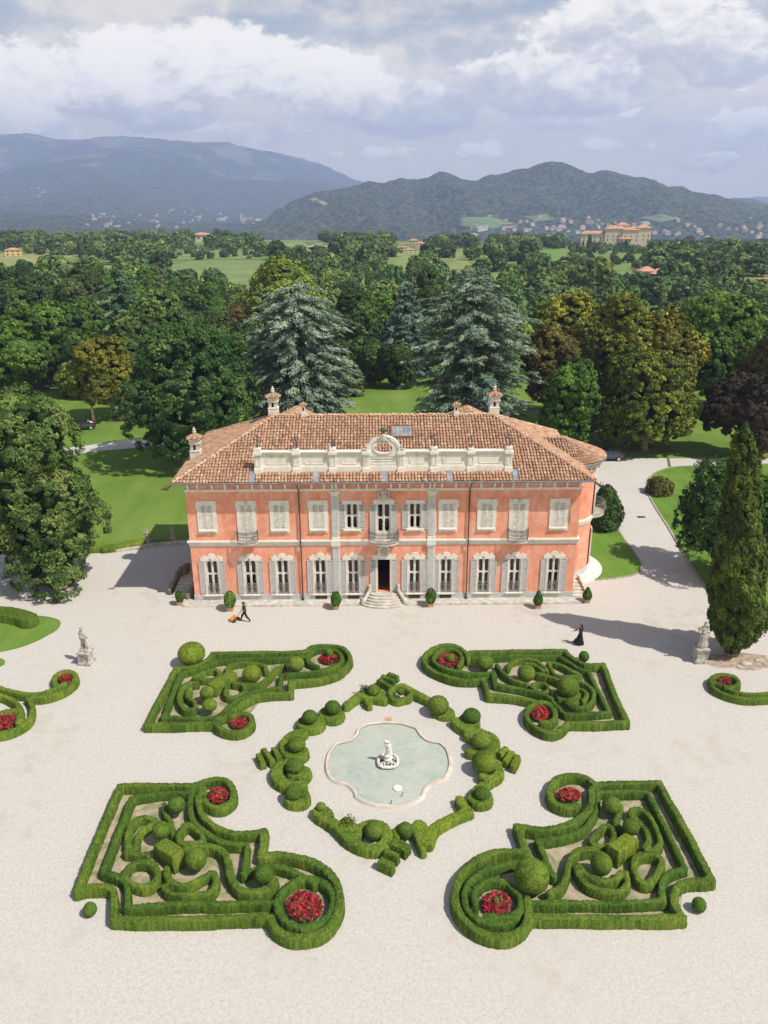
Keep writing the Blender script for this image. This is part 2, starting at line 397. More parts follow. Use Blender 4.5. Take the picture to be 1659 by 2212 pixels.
def kerb(name,poly,z0,z1,w=.16,closed=True):
    """low kerb stones along a line of ground points"""
    P=np.array([p[:2] for p in poly],float);n=len(P);T=np.zeros_like(P)
    for i in range(n):
        a=P[i-1] if (closed or i>0) else P[i];b=P[(i+1)%n] if (closed or i<n-1) else P[i];T[i]=(b-a)/(np.linalg.norm(b-a)+1e-9)
    N=np.stack([-T[:,1],T[:,0]],1);a=P+N*w/2;b=P-N*w/2
    V=[(*p,z0) for p in a]+[(*p,z0) for p in b]+[(*p,z1) for p in a]+[(*p,z1) for p in b];Fs=[]
    for i in range(n if closed else n-1):
        j=(i+1)%n;Fs+=[(i,j,2*n+j,2*n+i),(n+j,n+i,3*n+i,3*n+j),(2*n+i,2*n+j,3*n+j,3*n+i)]
    o=obj(name,npmesh(name,V,Fs,[M_kerb]));props(o,kind='structure');return o
cr=lambda pts,n=6,c=False:[tuple(p) for p in catmull(pts,n,c)]
lobe=cr(gv((1278,1062),(1310,1105),(1345,1160),(1372,1195),(1386,1222),(1376,1240),(1335,1249),(1292,1253)),6)+gv((1262,1252),(1240,1180),(1240,1062))
sheet('lawn_beside_villa',lobe,.05,M_lawn,thick=.05);kerb('kerb_beside_villa',lobe,.0,.075)
rl=cr(gv((1520,1006),(1460,1009),(1425,1017),(1405,1030),(1398,1046),(1402,1070),(1418,1100),(1445,1142),(1472,1190),(1500,1235),(1545,1300)),5)+gv((1610,1365),(1700,1360),(1800,1200),(1800,1004),(1659,1003))
sheet('lawn_right',rl,.05,M_lawn,thick=.05);kerb('kerb_right',rl,.0,.10,.2)
ll=cr(gv((-150,1330),(-60,1325),(20,1333),(75,1330),(110,1334),(130,1342),(126,1358),(105,1372),(78,1386),(40,1400),(-10,1411),(-90,1425)),6)
sheet('lawn_left',ll,.03,M_lawn,thick=.03)
l2=cr(gv((-40,1418),(-5,1421),(10,1427),(8,1437),(-10,1442),(-40,1445)),5)
sheet('lawn_left_small',l2,.03,M_lawn,thick=.03)
sheet('path_left',gv((-150,985),(100,972),(185,963),(215,958),(280,950),(420,938),(420,958),(285,968),(215,974),(100,992),(-150,1010)),.006,M_gravel)
sheet('drain_strip',gv((1440,990),(1446,990),(1450,1009),(1443,1009)),.012,simple('drain_iron',(.16,.13,.10),.8))
for k,(px,py) in enumerate(((1135+0,0),)): pass
# drain grates in the drive
gm=simple('grate_iron',(.10,.09,.08),.6)
for k,(px,py,l) in enumerate(((1385,1117,'small iron drain grate at the edge of the villa lobe lawn'),(1468,1180,'small iron drain grate at the kerb of the right lawn'))):
    p=G(px,py);b=MB().box(p[0]-.42,p[0]+.42,p[1]-.28,p[1]+.28,.004,.02)
    for i in range(7): b.box(p[0]-.36+i*.12-.025,p[0]-.36+i*.12+.025,p[1]-.22,p[1]+.22,.02,.035)
    props(obj('drain_grate',b,mat=gm),l,'drain grate','drain grates in the drive')
# ================================================================ hills
def hill(name,prof,D,yn,zb,mat,amp,seed,pw=1.15,step=7,rows=46,ns=600.):
    xs=np.arange(prof[0][0],prof[-1][0]+.1,step);ys=np.interp(xs,[p[0] for p in prof],[p[1] for p in prof])
    top=np.array([FY(a,b,D) for a,b in zip(xs,ys)]);top[:,2]=np.maximum(top[:,2],zb+2)
    V=[];rs=list(np.linspace(0,1,rows))+[1.12,1.4]
    for t in rs:
        for i in range(len(xs)):
            X0=top[i,0];y=yn+(D-yn)*t;H=top[i,2]-zb
            if t<=1:
                w=math.sin(math.pi*min(1,t))**.8
                n1=mnoise.fractal(Vector((X0/ns,y/ns*.6,seed)),.9,2.1,6);n2=abs(mnoise.noise(Vector((X0/ns*1.3+7,y/ns*.45,seed+3))))
                z=zb+H*t**pw+w*H*amp*(n1*.6-n2*1.2+.3)
                z+=(1 if t>.02 else 0)*mnoise.noise(Vector((X0/37.,y/37.,seed)))*6+mnoise.noise(Vector((X0/90.,y/90.,seed)))*14
            else: z=zb+H*(1-(t-1)*1.5)
            V.append((X0,y,z))
    n=len(xs);Q=[(r*n+i,r*n+i+1,(r+1)*n+i+1,(r+1)*n+i) for r in range(len(rs)-1) for i in range(n-1)]
    props(obj(name,npmesh(name,V,np.array(Q),[mat],smooth=True)),kind='structure')
PM=[(-700,380),(-400,330),(-150,300),(0,291),(30,289),(60,287),(80,291),(100,297),(130,302),(150,303),(180,302),(210,297),(240,294),(270,294),(310,297),(340,300),(380,303),(420,307),(460,307),(490,306),(520,315),(560,325),(600,330),(650,342),(690,353),(730,370),(765,388),(783,393),(850,410),(930,440),(1000,455)]
PR=[(545,500),(560,486),(580,470),(600,455),(620,441),(650,428),(680,416),(700,411),(740,408),(770,401),(800,393),(830,393),(870,385),(900,387),(930,378),(950,372),(975,378),(1000,388),(1030,390),(1050,380),(1090,376),(1130,362),(1160,355),(1190,353),(1215,350),(1240,360),(1260,372),(1290,370),(1310,369),(1340,377),(1380,388),(1420,396),(1460,405),(1500,415),(1540,423),(1580,433),(1620,442),(1660,455),(1800,478),(1950,490)]
rp=random.Random(4);PR2=[]
for (a,b),(c,d) in zip(PR,PR[1:]):
    n=max(1,int((c-a)/9))
    for i in range(n): PR2.append((a+(c-a)*i/n,b+(d-b)*i/n+rp.uniform(-1.3,1.3)))
PR2.append(PR[-1])
mh1=mat_hill('mountain_forest',(.22,.21,.13),.00022);mh2=mat_hill('hill_forest',(.13,.16,.06),.0)
hill('mountain_left',PM,9800,5600,-70,mh1,.32,1.,1.0,7,70,1500.)
hill('foothill_left',[(-500,440),(-200,425),(0,432),(90,428),(170,405),(230,392),(300,408),(380,432),(450,448),(560,462),(680,470),(800,480)],6200,4300,-75,mh1,.35,5.,1.0,7,40,900.)
hill('foothill_near',[(-500,450),(-200,458),(0,458),(90,462),(200,468),(300,478),(400,486),(480,500),(560,510)],3600,2300,-78,mh2,.3,9.,1.0,6,34,500.)
hill('hill_right',PR2,3700,2500,-80,mh2,.30,13.,1.0,3.2,110,420.)
hill('hill_far_right',[(1400,440),(1480,432),(1560,429),(1600,427),(1630,432),(1659,440),(1760,450),(1900,470)],5600,4500,-75,mh2,.3,17.,1.0,6,34,600.)
hill('mountain_far_right',[(1480,455),(1560,440),(1610,428),(1640,424),(1680,430),(1750,440),(1900,460)],11800,9000,-70,mh1,.3,21.,1.0,8,20,1500.)
# ================================================================ haze
hz=MB().box(-13000,13000,-400,12600,-110,1000)
mhz=bpy.data.materials.new('air');mhz.use_nodes=True;n_=mhz.node_tree
for q in list(n_.nodes):
    if q.type!='OUTPUT_MATERIAL': n_.nodes.remove(q)
pv=n_.nodes.new('ShaderNodeVolumePrincipled');pv.inputs['Density'].default_value=1.6e-4
pv.inputs['Color'].default_value=(.505,.615,.955,1);pv.inputs['Anisotropy'].default_value=.1
n_.links.new(pv.outputs[0],[q for q in n_.nodes if q.type=='OUTPUT_MATERIAL'][0].inputs['Volume'])
props(obj('haze',hz,mat=mhz),'pale blue air between the park and the hills','haze',kind='stuff')
# ================================================================ villa
def mat_wall():
    m,nt,b,pos=newmat('salmon_plaster',.9,.15)
    mp=mapv(nt,pos,(1,1,.75))
    f=noise(nt,mp,.7,7.,.68,.8);g=noise(nt,mp,3.2,5.,.65);st=noise(nt,mapv(nt,pos,(2.2,2.2,.22)),1.,4.)
    t=f*.55+g*.25+st*.2
    c=ramp(nt,t,[(.33,(.56,.19,.11)),(.44,(.71,.275,.175)),(.55,(.79,.37,.245)),(.66,(.84,.50,.38))])
    c=mixc(nt,(st*.7+g*.3).smooth(.56,.70,0.,.45),c,(.50,.20,.13));pl_=noise(nt,pos,.45,5.,.6,.6);c=mixc(nt,pl_.smooth(.52,.68,0.,.45),c,(.86,.52,.40))
    nt.links.new(c,b.inputs['Base Color']);bump(nt,b,g,.12,.02);return m
def mat_trim():
    m,nt,b,pos=newmat('cream_stucco',.85,.2)
    f=noise(nt,pos,2.2,5.,.6);st=noise(nt,mapv(nt,pos,(4,4,.3)),1.4,4.)
    c=ramp(nt,f*.6+st*.4,[(.30,(.50,.47,.40)),(.48,(.71,.675,.595)),(.7,(.78,.75,.67))])
    nt.links.new(c,b.inputs['Base Color']);return m
def mat_tile(name,dark=1.):
    m,nt,b,pos=newmat(name,.85,.2)
    v=attr(nt,'v');n=noise(nt,pos,5.,3.,.7);l=noise(nt,pos,.35,4.)
    c=ramp(nt,v,[(.0,(.22,.125,.085)),(.14,(.31,.17,.11)),(.30,(.40,.215,.135)),(.46,(.46,.27,.165)),(.60,(.50,.26,.14)),(.74,(.52,.34,.22)),(.87,(.56,.41,.285)),(1.,(.47,.38,.30))])
    c=mixc(nt,n.smooth(.42,.75,0.,.6),c,(.22,.15,.105));c=mixc(nt,l.smooth(.5,.7,0.,.3),c,(.26,.175,.12))
    nt.links.new(c,b.inputs['Base Color']);bump(nt,b,n,.3,.02);return m
M_wall=mat_wall();M_trim=mat_trim();M_tile=mat_tile('terracotta_tile')
M_blue=simple('pale_grey_stucco',(.50,.51,.50),.85,.2,.08,2.,(.42,.43,.43))
M_wood=simple('old_white_paint',(.76,.72,.64),.7,.3,.1,4.,(.54,.51,.46))
M_grey=simple('shutter_grey_paint',(.56,.54,.52),.65,.3,.08,5.,(.46,.44,.42))
M_louv2=simple('louvre_gap_shade_pale',(.40,.36,.32),.9,.1,.1)  # paler backing colour standing in for shade between the closed shutters' slats
M_louv=simple('louvre_gap_shade',(.17,.15,.14),.9,.1,.1)  # dark backing colour standing in for shade between the open shutters' slats
M_iron=simple('wrought_iron',(.10,.085,.075),.6,.4,.2,8.)
M_irong=simple('weathered_iron',(.30,.28,.27),.7,.3,.25,8.,(.16,.15,.15))
M_zinc=simple('grey_zinc',(.22,.23,.25),.5,.5,.2,2.,metal=.3)
M_brown=simple('brown_downpipe',(.055,.035,.028),.5,.4,.1,4.)
M_white=simple('chimney_plaster',(.74,.70,.63),.85,.2,.06,3.,(.56,.51,.44))
M_dark=simple('opening_shade',(.015,.013,.012),.9,.1,.1)  # near-black colour for the shade inside rooms, vents and chimney openings
M_floor=simple('red_tile_floor',(.25,.08,.04),.6,.3,.1)
M_soffit=simple('soffit_paint',(.55,.52,.45),.8,.2,.08)
M_flash=simple('lead_sheet',(.27,.28,.30),.6,.4,.2,3.)
def mat_glass():
    m=bpy.data.materials.new('window_glass');m.use_nodes=True;nt=m.node_tree
    for q in list(nt.nodes):
        if q.type!='OUTPUT_MATERIAL': nt.nodes.remove(q)
    t=nt.nodes.new('ShaderNodeBsdfTransparent');t.inputs[0].default_value=(.55,.57,.55,1)
    g=nt.nodes.new('ShaderNodeBsdfGlossy');g.inputs['Roughness'].default_value=.04;g.inputs[0].default_value=(.9,.93,1,1)
    lw=nt.nodes.new('ShaderNodeFresnel');lw.inputs[0].default_value=1.5
    mx=nt.nodes.new('ShaderNodeMixShader');nt.links.new(lw.outputs[0],mx.inputs[0]);nt.links.new(t.outputs[0],mx.inputs[1]);nt.links.new(g.outputs[0],mx.inputs[2])
    nt.links.new(mx.outputs[0],[q for q in nt.nodes if q.type=='OUTPUT_MATERIAL'][0].inputs[0]);return m
M_glass=mat_glass()
villa=thing('villa','two storey salmon pink villa with grey shutters and tiled hip roof','villa')
HW=16.19;BY=13.1
GX=[-14.52,-11.30,-8.58,-5.40,-2.62,2.58,5.25,8.45,11.10,14.40]
UX=[-14.58,-8.62,-5.42,5.30,8.50,14.50];UB=[-11.33,11.15];UO=[-2.64,2.57]
ops=[(x-.5,x+.5,.65,3.8) for x in GX]+[(-.56,.50,.78,3.82)]+[(x-.5,x+.5,6.6,8.83) for x in UO]+[(-.58,.54,5.52,8.8)]
def holed_wall(x0,x1,z0,z1,ops,y=0.,dep=.34):
    """front sheet with window openings and their reveals"""
    b=MB();xs=sorted({x0,x1,*[o[0] for o in ops],*[o[1] for o in ops]});
    for a,c in zip(xs,xs[1:]):
        oo=sorted([(o[2],o[3]) for o in ops if o[0]<=a+1e-6 and o[1]>=c-1e-6]);z=z0
        for q0,q1 in oo+[(z1,z1)]:
            if q0>z+1e-6: b.add([(a,y,z),(c,y,z),(c,y,q0),(a,y,q0)],[(0,1,2,3)])
            z=max(z,q1)
    for a,c,p,q in ops:
        b.add([(a,y,p),(a,y,q),(a,y+dep,q),(a,y+dep,p)],[(0,1,2,3)]);b.add([(c,y,p),(c,y+dep,p),(c,y+dep,q),(c,y,q)],[(0,1,2,3)])
        b.add([(a,y,q),(c,y,q),(c,y+dep,q),(a,y+dep,q)],[(0,1,2,3)]);b.add([(a,y,p),(a,y+dep,p),(c,y+dep,p),(c,y,p)],[(0,1,2,3)])
    return b
wb=holed_wall(-HW,HW,0,10.95,ops)
wb.add([(-HW,0,0),(-HW,BY,0),(-HW,BY,10.95),(-HW,0,10.95)],[(3,2,1,0)]);wb.add([(HW,0,0),(HW,BY,0),(HW,BY,10.95),(HW,0,10.95)],[(0,1,2,3)])
wb.add([(-HW,BY,0),(HW,BY,0),(HW,BY,10.95),(-HW,BY,10.95)],[(3,2,1,0)])
# inner back wall of the front rooms, painted near-black as room shade
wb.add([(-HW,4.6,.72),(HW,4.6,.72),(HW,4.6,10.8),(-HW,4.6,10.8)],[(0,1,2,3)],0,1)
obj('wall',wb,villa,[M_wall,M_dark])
fl=MB().box(-HW+.02,HW-.02,.36,4.58,.60,.72).box(-HW+.02,HW-.02,.36,4.58,5.2,5.32);obj('floor',fl,villa,M_floor)
# bow on the right flank
BC=(16.1,6.6)
def arc(r,a0,a1,n,c=BC): return [(c[0]+r*math.cos(a0+(a1-a0)*k/n),c[1]+r*math.sin(a0+(a1-a0)*k/n)) for k in range(n+1)]
bw=MB()
def arcwall(b,r,z0,z1,a0=-math.pi/2,a1=math.pi/2,n=28,c=BC,r2=None):
    P=arc(r,a0,a1,n,c);Q=arc(r2 or r,a0,a1,n,c);V=[(*p,z0) for p in P]+[(*q,z1) for q in Q];m=n+1
    b.add(V,[(i,i+1,m+i+1,m+i) for i in range(n)])
def arcband(b,r0,r1,z0,z1,n=28,a0=-math.pi/2,a1=math.pi/2,c=BC):
    arcwall(b,r1,z0,z1,a0,a1,n,c)
    for z in (z0,z1):
        P=arc(r0,a0,a1,n,c);Q=arc(r1,a0,a1,n,c);m=n+1;b.add([(*p,z) for p in P]+[(*q,z) for q in Q],[(i,i+1,m+i+1,m+i) for i in range(n)])
arcwall(bw,2.9,.62,10.9);obj('bow_wall',bw,villa,M_wall,smooth=False)
b=MB();arcband(b,2.9,2.96,.0,.68);obj('bow_plinth',b,villa,M_blue)
b=MB();arcband(b,2.9,3.0,5.14,5.40);arcband(b,2.9,3.10,5.40,5.63);obj('bow_string_course',b,villa,M_trim)
b=MB();arcband(b,2.9,3.02,9.95,10.17);obj('bow_frieze',b,villa,M_trim);b=MB();arcband(b,2.9,3.45,10.62,10.86);obj('bow_cornice',b,villa,M_trim)
for k in range(13):
    t=-math.pi/2+math.pi*(k+.5)/13;cx,cy=BC[0]+3.08*math.cos(t),BC[1]+3.08*math.sin(t)
    obj('bracket',MB().box(cx-.22,cx+.22,cy-.08,cy+.08,10.17,10.62,rot=t),villa,M_trim)
b=MB().prism(arc(4.2,-math.pi*.5,math.pi*.5,30,(16.2,6.6)),0,.12,'z');obj('bow_step',b,villa,simple('pale_concrete',(.78,.72,.62),.9,.2,.05))
# flank windows of the bow
for t,lab in ((-.12,None),):
    b=MB();cx,cy=BC[0]+2.93*math.cos(t),BC[1]+2.93*math.sin(t)
    for z0,z1 in ((.75,4.3),(5.6,9.1)):
        b.box(cx-.05,cx+.05,cy-.95,cy+.95,z0,z1,rot=t)
        for s in (-1,1): b.box(cx+.05,cx+.10,cy+s*.42-.36,cy+s*.42+.36,z0+.15,z1-.45,rot=t,c=(cx,cy))
    obj('bow_window',b,villa,M_wood)
# plinth, string course, cornice
b=MB().box(-HW-.04,-.95,-.06,.0,0,.62).box(.9,HW+.04,-.06,.0,0,.62).box(-HW-.05,-HW,0,BY,0,.62).box(HW,HW+.05,0,3.7,0,.62);obj('plinth',b,villa,M_blue)
b=MB()
for z0,z1,d in ((5.14,5.38,.06),(5.38,5.52,.12),(5.52,5.63,.20)):
    b.box(-HW-d,HW+d,-d,0,z0,z1).box(-HW-d,-HW,0,BY,z0,z1).box(HW,HW+d,0,3.7,z0,z1)
obj('string_course',b,villa,M_trim)
b=MB().box(-HW-.06,HW+.06,-.06,0,9.95,10.10).box(-HW-.12,HW+.12,-.12,0,10.10,10.17)
b.box(-HW-.06,-HW,0,BY,9.95,10.15).box(HW,HW+.06,0,3.6,9.95,10.15)
b.box(-HW-.70,HW+.70,-.78,-.02,10.80,10.86).box(-HW-.72,HW+.72,-.84,-.70,10.83,10.93).box(-HW-.70,-HW,-.02,BY+.6,10.80,10.90).box(HW,HW+.7,-.02,3.5,10.80,10.90)
obj('cornice',b,villa,M_trim)
BX=[-15.93,-15.13,-13.96,-12.90,-11.86,-10.69,-9.92,-9.18,-8.02,-6.98,-5.88,-4.86,-4.20,-3.90,-3.21,-2.08,-1.37,-.65,.58,1.29,1.99,3.14,3.77,4.11,4.75,5.88,7.0,7.93,9.05,9.65,10.57,11.70,12.79,13.93,14.95,16.05]
brm=MB().prism([(-.40,10.80),(0,10.80),(0,10.17),(-.10,10.17),(-.12,10.36),(-.20,10.44),(-.24,10.62),(-.40,10.70)],-.085,.085,'x').mesh('bracket',M_trim)
for x in BX: o=obj('bracket',brm,villa);o.location=(x,0,0)
# pilasters
pm=MB().box(-.31,.31,-.09,0,5.63,9.72).box(-.40,.40,-.14,0,9.72,9.84).box(-.46,.46,-.19,0,9.84,9.95).box(-.34,.34,-.14,0,5.63,5.86).box(-.31,.31,-.09,0,.0,5.0).box(-.36,.36,-.14,0,5.0,5.16).box(-.38,.38,-.24,0,5.16,5.64).box(-.36,.36,-.15,0,0,.62)
pp=[(-.24,6.05),(-.18,5.98),(.18,5.98),(.24,6.05),(.24,9.4),(.16,9.5),(-.16,9.5),(-.24,9.4)]
pm2=MB().prism(pp,-.115,-.09).box(-.24,.24,-.115,-.09,.85,4.85)
pms=pm.mesh('pilaster',M_trim);pm2s=pm2.mesh('inset',M_blue)
for x in (-4.03,3.96):
    o=obj('pilaster',pms,villa);o.location=(x,0,0);obj('inset',pm2s,o)
# ---- window kit
def pane_frame(b,x0,x1,z0,z1,y0=.10,y1=.16,cx=.05,cz=.05,d=.13,c=.10):
    """one light of a casement with clipped corners"""
    xa,xb,za,zb=x0+cx,x1-cx,z0+cz,z1-cz
    xm=(xa+xb)/2
    inner=[(xa,za+c),(xa+d*.6,za+.02),(xb-d*.6,za+.02),(xb,za+c),(xb,zb-c),(xb-d*.6,zb-.02),(xa+d*.6,zb-.02),(xa,zb-c)]
    outer=[(x0,z0),(xa+d*.6,z0),(xb-d*.6,z0),(x1,z0),(x1,z1),(xb-d*.6,z1),(xa+d*.6,z1),(x0,z1)]
    b.ring(outer,inner,y0,y1)
def casement(x0,x1,z0,z1,split,panel=0.):
    b=MB();xm=(x0+x1)/2
    b.box(x0,x0+.06,.09,.17,z0,z1).box(x1-.06,x1,.09,.17,z0,z1).box(xm-.045,xm+.045,.075,.17,z0,z1)
    zb=z0+panel
    if panel: b.box(x0+.06,x1-.06,.11,.155,z0,zb)
    for a,c in ((x0+.06,xm-.045),(xm+.045,x1-.06)):
        pane_frame(b,a,c,zb,split);pane_frame(b,a,c,split,z1)
    return b
def glass(x0,x1,z0,z1): return MB().box(x0+.05,x1-.05,.125,.14,z0+.03,z1-.03)
def shutter(w,h,panels,slats):
    """hinged leaf, origin at lower left corner, front face towards -y"""
    b=MB();s=.07;b.box(0,s,-.045,0,0,h).box(w-s,w,-.045,0,0,h)
    b.box(s,w-s,-.04,-.005,0,.12).box(s,w-s,-.04,-.005,h-.09,h);ph=(h-.21)/panels
    for i in range(panels):
        za=.12+i*ph
        if i: b.box(s,w-s,-.04,-.005,za-.04,za+.04)
        for k in range(slats):
            z=za+.06+(ph-.12)*(k+.5)/slats;t=(ph-.12)/slats*.30
            b.add([(s,-.035,z-t),(w-s,-.035,z-t),(w-s,-.006,z+t),(s,-.006,z+t)],[(0,1,2,3)])
    b.box(s,w-s,-.004,0,.0,h,mi=1)
    return b
def scroll(cx,cz,r,turns=1.3,s=1,n=14,ph=0.,y=0.):
    return [(cx+s*r*(1-.75*k/n)*math.cos(ph+2*math.pi*turns*k/n),y,cz+r*(1-.75*k/n)*math.sin(ph+2*math.pi*turns*k/n)) for k in range(n+1)]
def iron_panel(w,h,t=.013):
    b=MB();b.tube([(-w/2,0,0),(w/2,0,0)],t,4).tube([(-w/2,0,h),(w/2,0,h)],t*1.6,4).tube([(-w/2,0,h*.86),(w/2,0,h*.86)],t,4)
    for x in (-w/2,w/2): b.tube([(x,0,0),(x,0,h)],t,4)
    for sx in (-1,1):
        for cz,r,ph in ((h*.22,w*.12,0),(h*.45,w*.11,2),(h*.68,w*.12,1)):
            for q in (.12,.36): b.tube(scroll(sx*w*q,cz,r,1.3,sx,12,ph+q*5),t,4)
    b.tube([(0,0,0),(0,0,h)],t,4)
    for sx in (-1,1): b.tube([(sx*w*.5*math.sin(math.pi*k/8),0,h*.86*k/8) for k in range(9)],t,4)
    return b
def mask(b,x,z,y,s=.13):
    b.ball((x,y,z),s,10,7,sz=(.85,.7,1.15));b.ball((x,y-s*.6,z-.02),s*.28,6,4,sz=(.7,1,1.5))
    for k in (-1,1): b.ball((x+k*s*.35,y-s*.45,z+s*.25),s*.2,6,4);b.ball((x+k*s*.8,y,z+s*.5),s*.35,6,4)
    b.ball((x,y,z-s*1.0),s*.5,6,4,sz=(.8,.6,1.2))
    return b
ped=[(-.90,3.80),(.90,3.80),(.90,3.98),(.96,4.02),(.86,4.10),(.76,4.14),(.72,4.24),(.70,4.27),(.50,4.27),(.49,4.20),(.46,4.15),(.36,4.15)]+[(.36*math.cos(math.pi*k/10),4.15+.30*math.sin(math.pi*k/10)) for k in range(1,10)]+[(-.36,4.15),(-.46,4.15),(-.49,4.20),(-.50,4.27),(-.70,4.27),(-.72,4.24),(-.76,4.14),(-.86,4.10),(-.96,4.02),(-.90,3.98)]
sur=MB().prism(ped,-.07,0).box(-.62,-.5,-.06,0,.66,3.8).box(.5,.62,-.06,0,.66,3.8).box(-.74,.74,-.20,0,.56,.65).box(-1.0,1.0,-.10,0,.52,.565)
sur=sur.mesh('window',M_trim)
csm=casement(-.5,.5,.66,3.79,2.55,0.).mesh('frame',M_wood);glm=glass(-.5,.5,.66,3.79).mesh('pane',M_glass)
shm=shutter(.50,3.16,4,9).mesh('shutter',[M_grey,M_louv]);rail=iron_panel(.94,.98).mesh('railing',M_irong)
kst=mask(MB(),0,4.0,-.09,.12).mesh('mask',M_stone)
M_cloth=simple('orange_cushion',(.75,.22,.03),.8,.2,.1)
for i,x in enumerate(GX):
    w=obj('window',sur,villa);w.location=(x,0,0)
    obj('frame',csm,w);obj('pane',glm,w)
    o=obj('shutter',shm,w);o.location=(-1.10,-.035,.62);o=obj('shutter',shm,w);o.location=(.60,-.035,.62)
    o=obj('railing',rail,w);o.location=(0,-.02,.68);obj('mask',kst,w)
sofa=MB().box(14.0,15.0,.9,1.7,.72,1.35).box(14.02,14.98,1.5,1.75,1.35,1.85);sofa.box(14.05,14.95,.7,.85,1.5,1.72,rot=.1)
props(obj('cushion',sofa,None,M_cloth),'orange cushioned seat seen through the last ground floor window','cushion')
# cellar vents under the middle windows
vm=MB().box(-.48,.48,-.075,-.062,.12,.40).box(-.52,.52,-.09,-.06,.40,.45).box(-.52,.52,-.09,-.06,.07,.12)
for k in range(3): vm.box(-.46,.46,-.082,-.074,.17+k*.08,.19+k*.08,mi=1)
vm=vm.mesh('cellar_vent',[M_dark,M_irong])
for x in (-5.4,-2.62,2.58,5.25): o=obj('cellar_vent',vm,villa);o.location=(x,0,0)
# upper shuttered windows
def ear_frame(zb,zt,xo=.82,xi=.50,foot=True):
    b=MB();b.box(-xo,xo,-.07,0,zt-.30,zt).box(-xo-.04,-xi,-.075,0,zt-.62,zt-.28).box(xi,xo+.04,-.075,0,zt-.62,zt-.28)
    b.box(-xo+.03,-xi,-.06,0,zb,zt-.6).box(xi,xo-.03,-.06,0,zb,zt-.6)
    if foot: b.box(-xi,xi,-.06,0,zb+.05,zb+.30).box(-xo+.10,xo-.10,-.20,0,zb+.22,zb+.31)
    b.box(-xo-.01,xo+.01,-.10,0,zt,zt+.05)
    return b
ufm=ear_frame(6.30,9.12).mesh('window',M_trim);ush=shutter(.49,2.22,3,9).mesh('shutter',[M_wood,M_louv2])
for x in UX:
    w=obj('window',ufm,villa);w.location=(x,0,0)
    for q in (-.495,.005): o=obj('shutter',ush,w);o.location=(q,-.012,6.62)
ubm=ear_frame(5.64,9.12,foot=False).mesh('window',M_trim);ubs=shutter(.49,3.15,5,8).mesh('shutter',[M_wood,M_louv2])
def balcony(x,wd,dep,zf,zr,big=False):
    """bowed iron balcony with a stone slab"""
    n=14;P=[(x+wd*math.sin(-math.pi/2+math.pi*k/n)*1.0,-dep*(.35+.65*math.cos(-math.pi/2+math.pi*k/n)) if 0<k<n else -dep*.35) for k in range(n+1)]
    P=[(x-wd,-.02)]+P+[(x+wd,-.02)]
    s=MB().prism(P,zf-.16,zf,'z')
    for q in (-.6,.6): s.box(x+q*wd-.07,x+q*wd+.07,-dep*.6,0,zf-.36,zf-.16)
    o=obj('balcony',s,villa,M_stone);r=MB();h=zr-zf
    for z,t in ((zf+.04,.014),(zf+h*.82,.012),(zr,.024)):
        r.tube([(px*1.0,py-.01,z) for px,py in P],t,5)
    Q=catmull([(a,c-.012,0) for a,c in P],4);L=np.cumsum(np.r_[0,np.linalg.norm(np.diff(Q[:,:2],axis=0),axis=1)]);m=int(L[-1]/.14)
    for k in range(m+1):
        d=L[-1]*k/m;a,c=np.interp(d,L,Q[:,0]),np.interp(d,L,Q[:,1]);bul=.07*math.sin(math.pi*.35)
        r.tube([(a,c,zf),(a,c-.05,zf+h*.3),(a,c-.015,zf+h*.7),(a,c,zr)],.010,4)
        if k<m:
            d2=d+.07;a,c=np.interp(d2,L,Q[:,0]),np.interp(d2,L,Q[:,1]);tx=np.interp(d2+.05,L,Q[:,0])-a;ty=np.interp(d2+.05,L,Q[:,1])-c;tl=math.hypot(tx,ty)+1e-9;tx/=tl;ty/=tl
            for zz,rr2 in ((zf+h*.30,.085),(zf+h*.60,.075),(zf+h*.9,.05)):
                r.tube([(a+tx*rr2*(1-.6*j/9)*math.cos(j*.9+k),c+ty*rr2*(1-.6*j/9)*math.cos(j*.9+k)-.03,zz+rr2*(1-.6*j/9)*math.sin(j*.9+k)) for j in range(10)],.010,3)
    obj('railing',r,o,M_iron)
for x in UB:
    w=obj('window',ubm,villa);w.location=(x,0,0)
    for q in (-.495,.005): o=obj('shutter',ubs,w);o.location=(q,-.012,5.66)
    obj('mask',mask(MB(),0,9.0,-.10,.14),w,M_stone)
    balcony(x,.84,.85,5.64,6.62)
# three open windows of the middle
uom=MB().box(-.80,.80,-.07,0,8.83,9.12).box(-.62,-.5,-.06,0,6.6,8.83).box(.5,.62,-.06,0,6.6,8.83).box(-.72,.72,-.20,0,6.50,6.60).box(-.80,-.42,-.06,0,6.32,6.5).box(.42,.80,-.06,0,6.32,6.5).box(-.42,.42,-.06,0,6.38,6.5).mesh('window',M_trim)
uos=shutter(.49,2.25,3,9).mesh('shutter',[M_grey,M_louv]);uoc=casement(-.5,.5,6.61,8.82,7.75).mesh('frame',M_wood);uog=glass(-.5,.5,6.61,8.82).mesh('pane',M_glass)
for x in UO:
    w=obj('window',uom,villa);w.location=(x,0,0);obj('frame',uoc,w);obj('pane',uog,w)
    o=obj('shutter',uos,w);o.location=(-1.06,-.035,6.58);o=obj('shutter',uos,w);o.location=(.57,-.035,6.58)
cx=-.02
w=obj('balcony_door',MB().box(cx-.86,cx+.86,-.08,0,8.80,9.06).prism([(cx-.98,9.06),(cx+.98,9.06),(cx+.98,9.12),(cx+.62,9.20),(cx+.5,9.32),(cx-.5,9.32),(cx-.62,9.20),(cx-.98,9.12)],-.12,0).box(cx-.68,cx-.56,-.06,0,5.64,8.8).box(cx+.56,cx+.68,-.06,0,5.64,8.8),villa,M_trim)
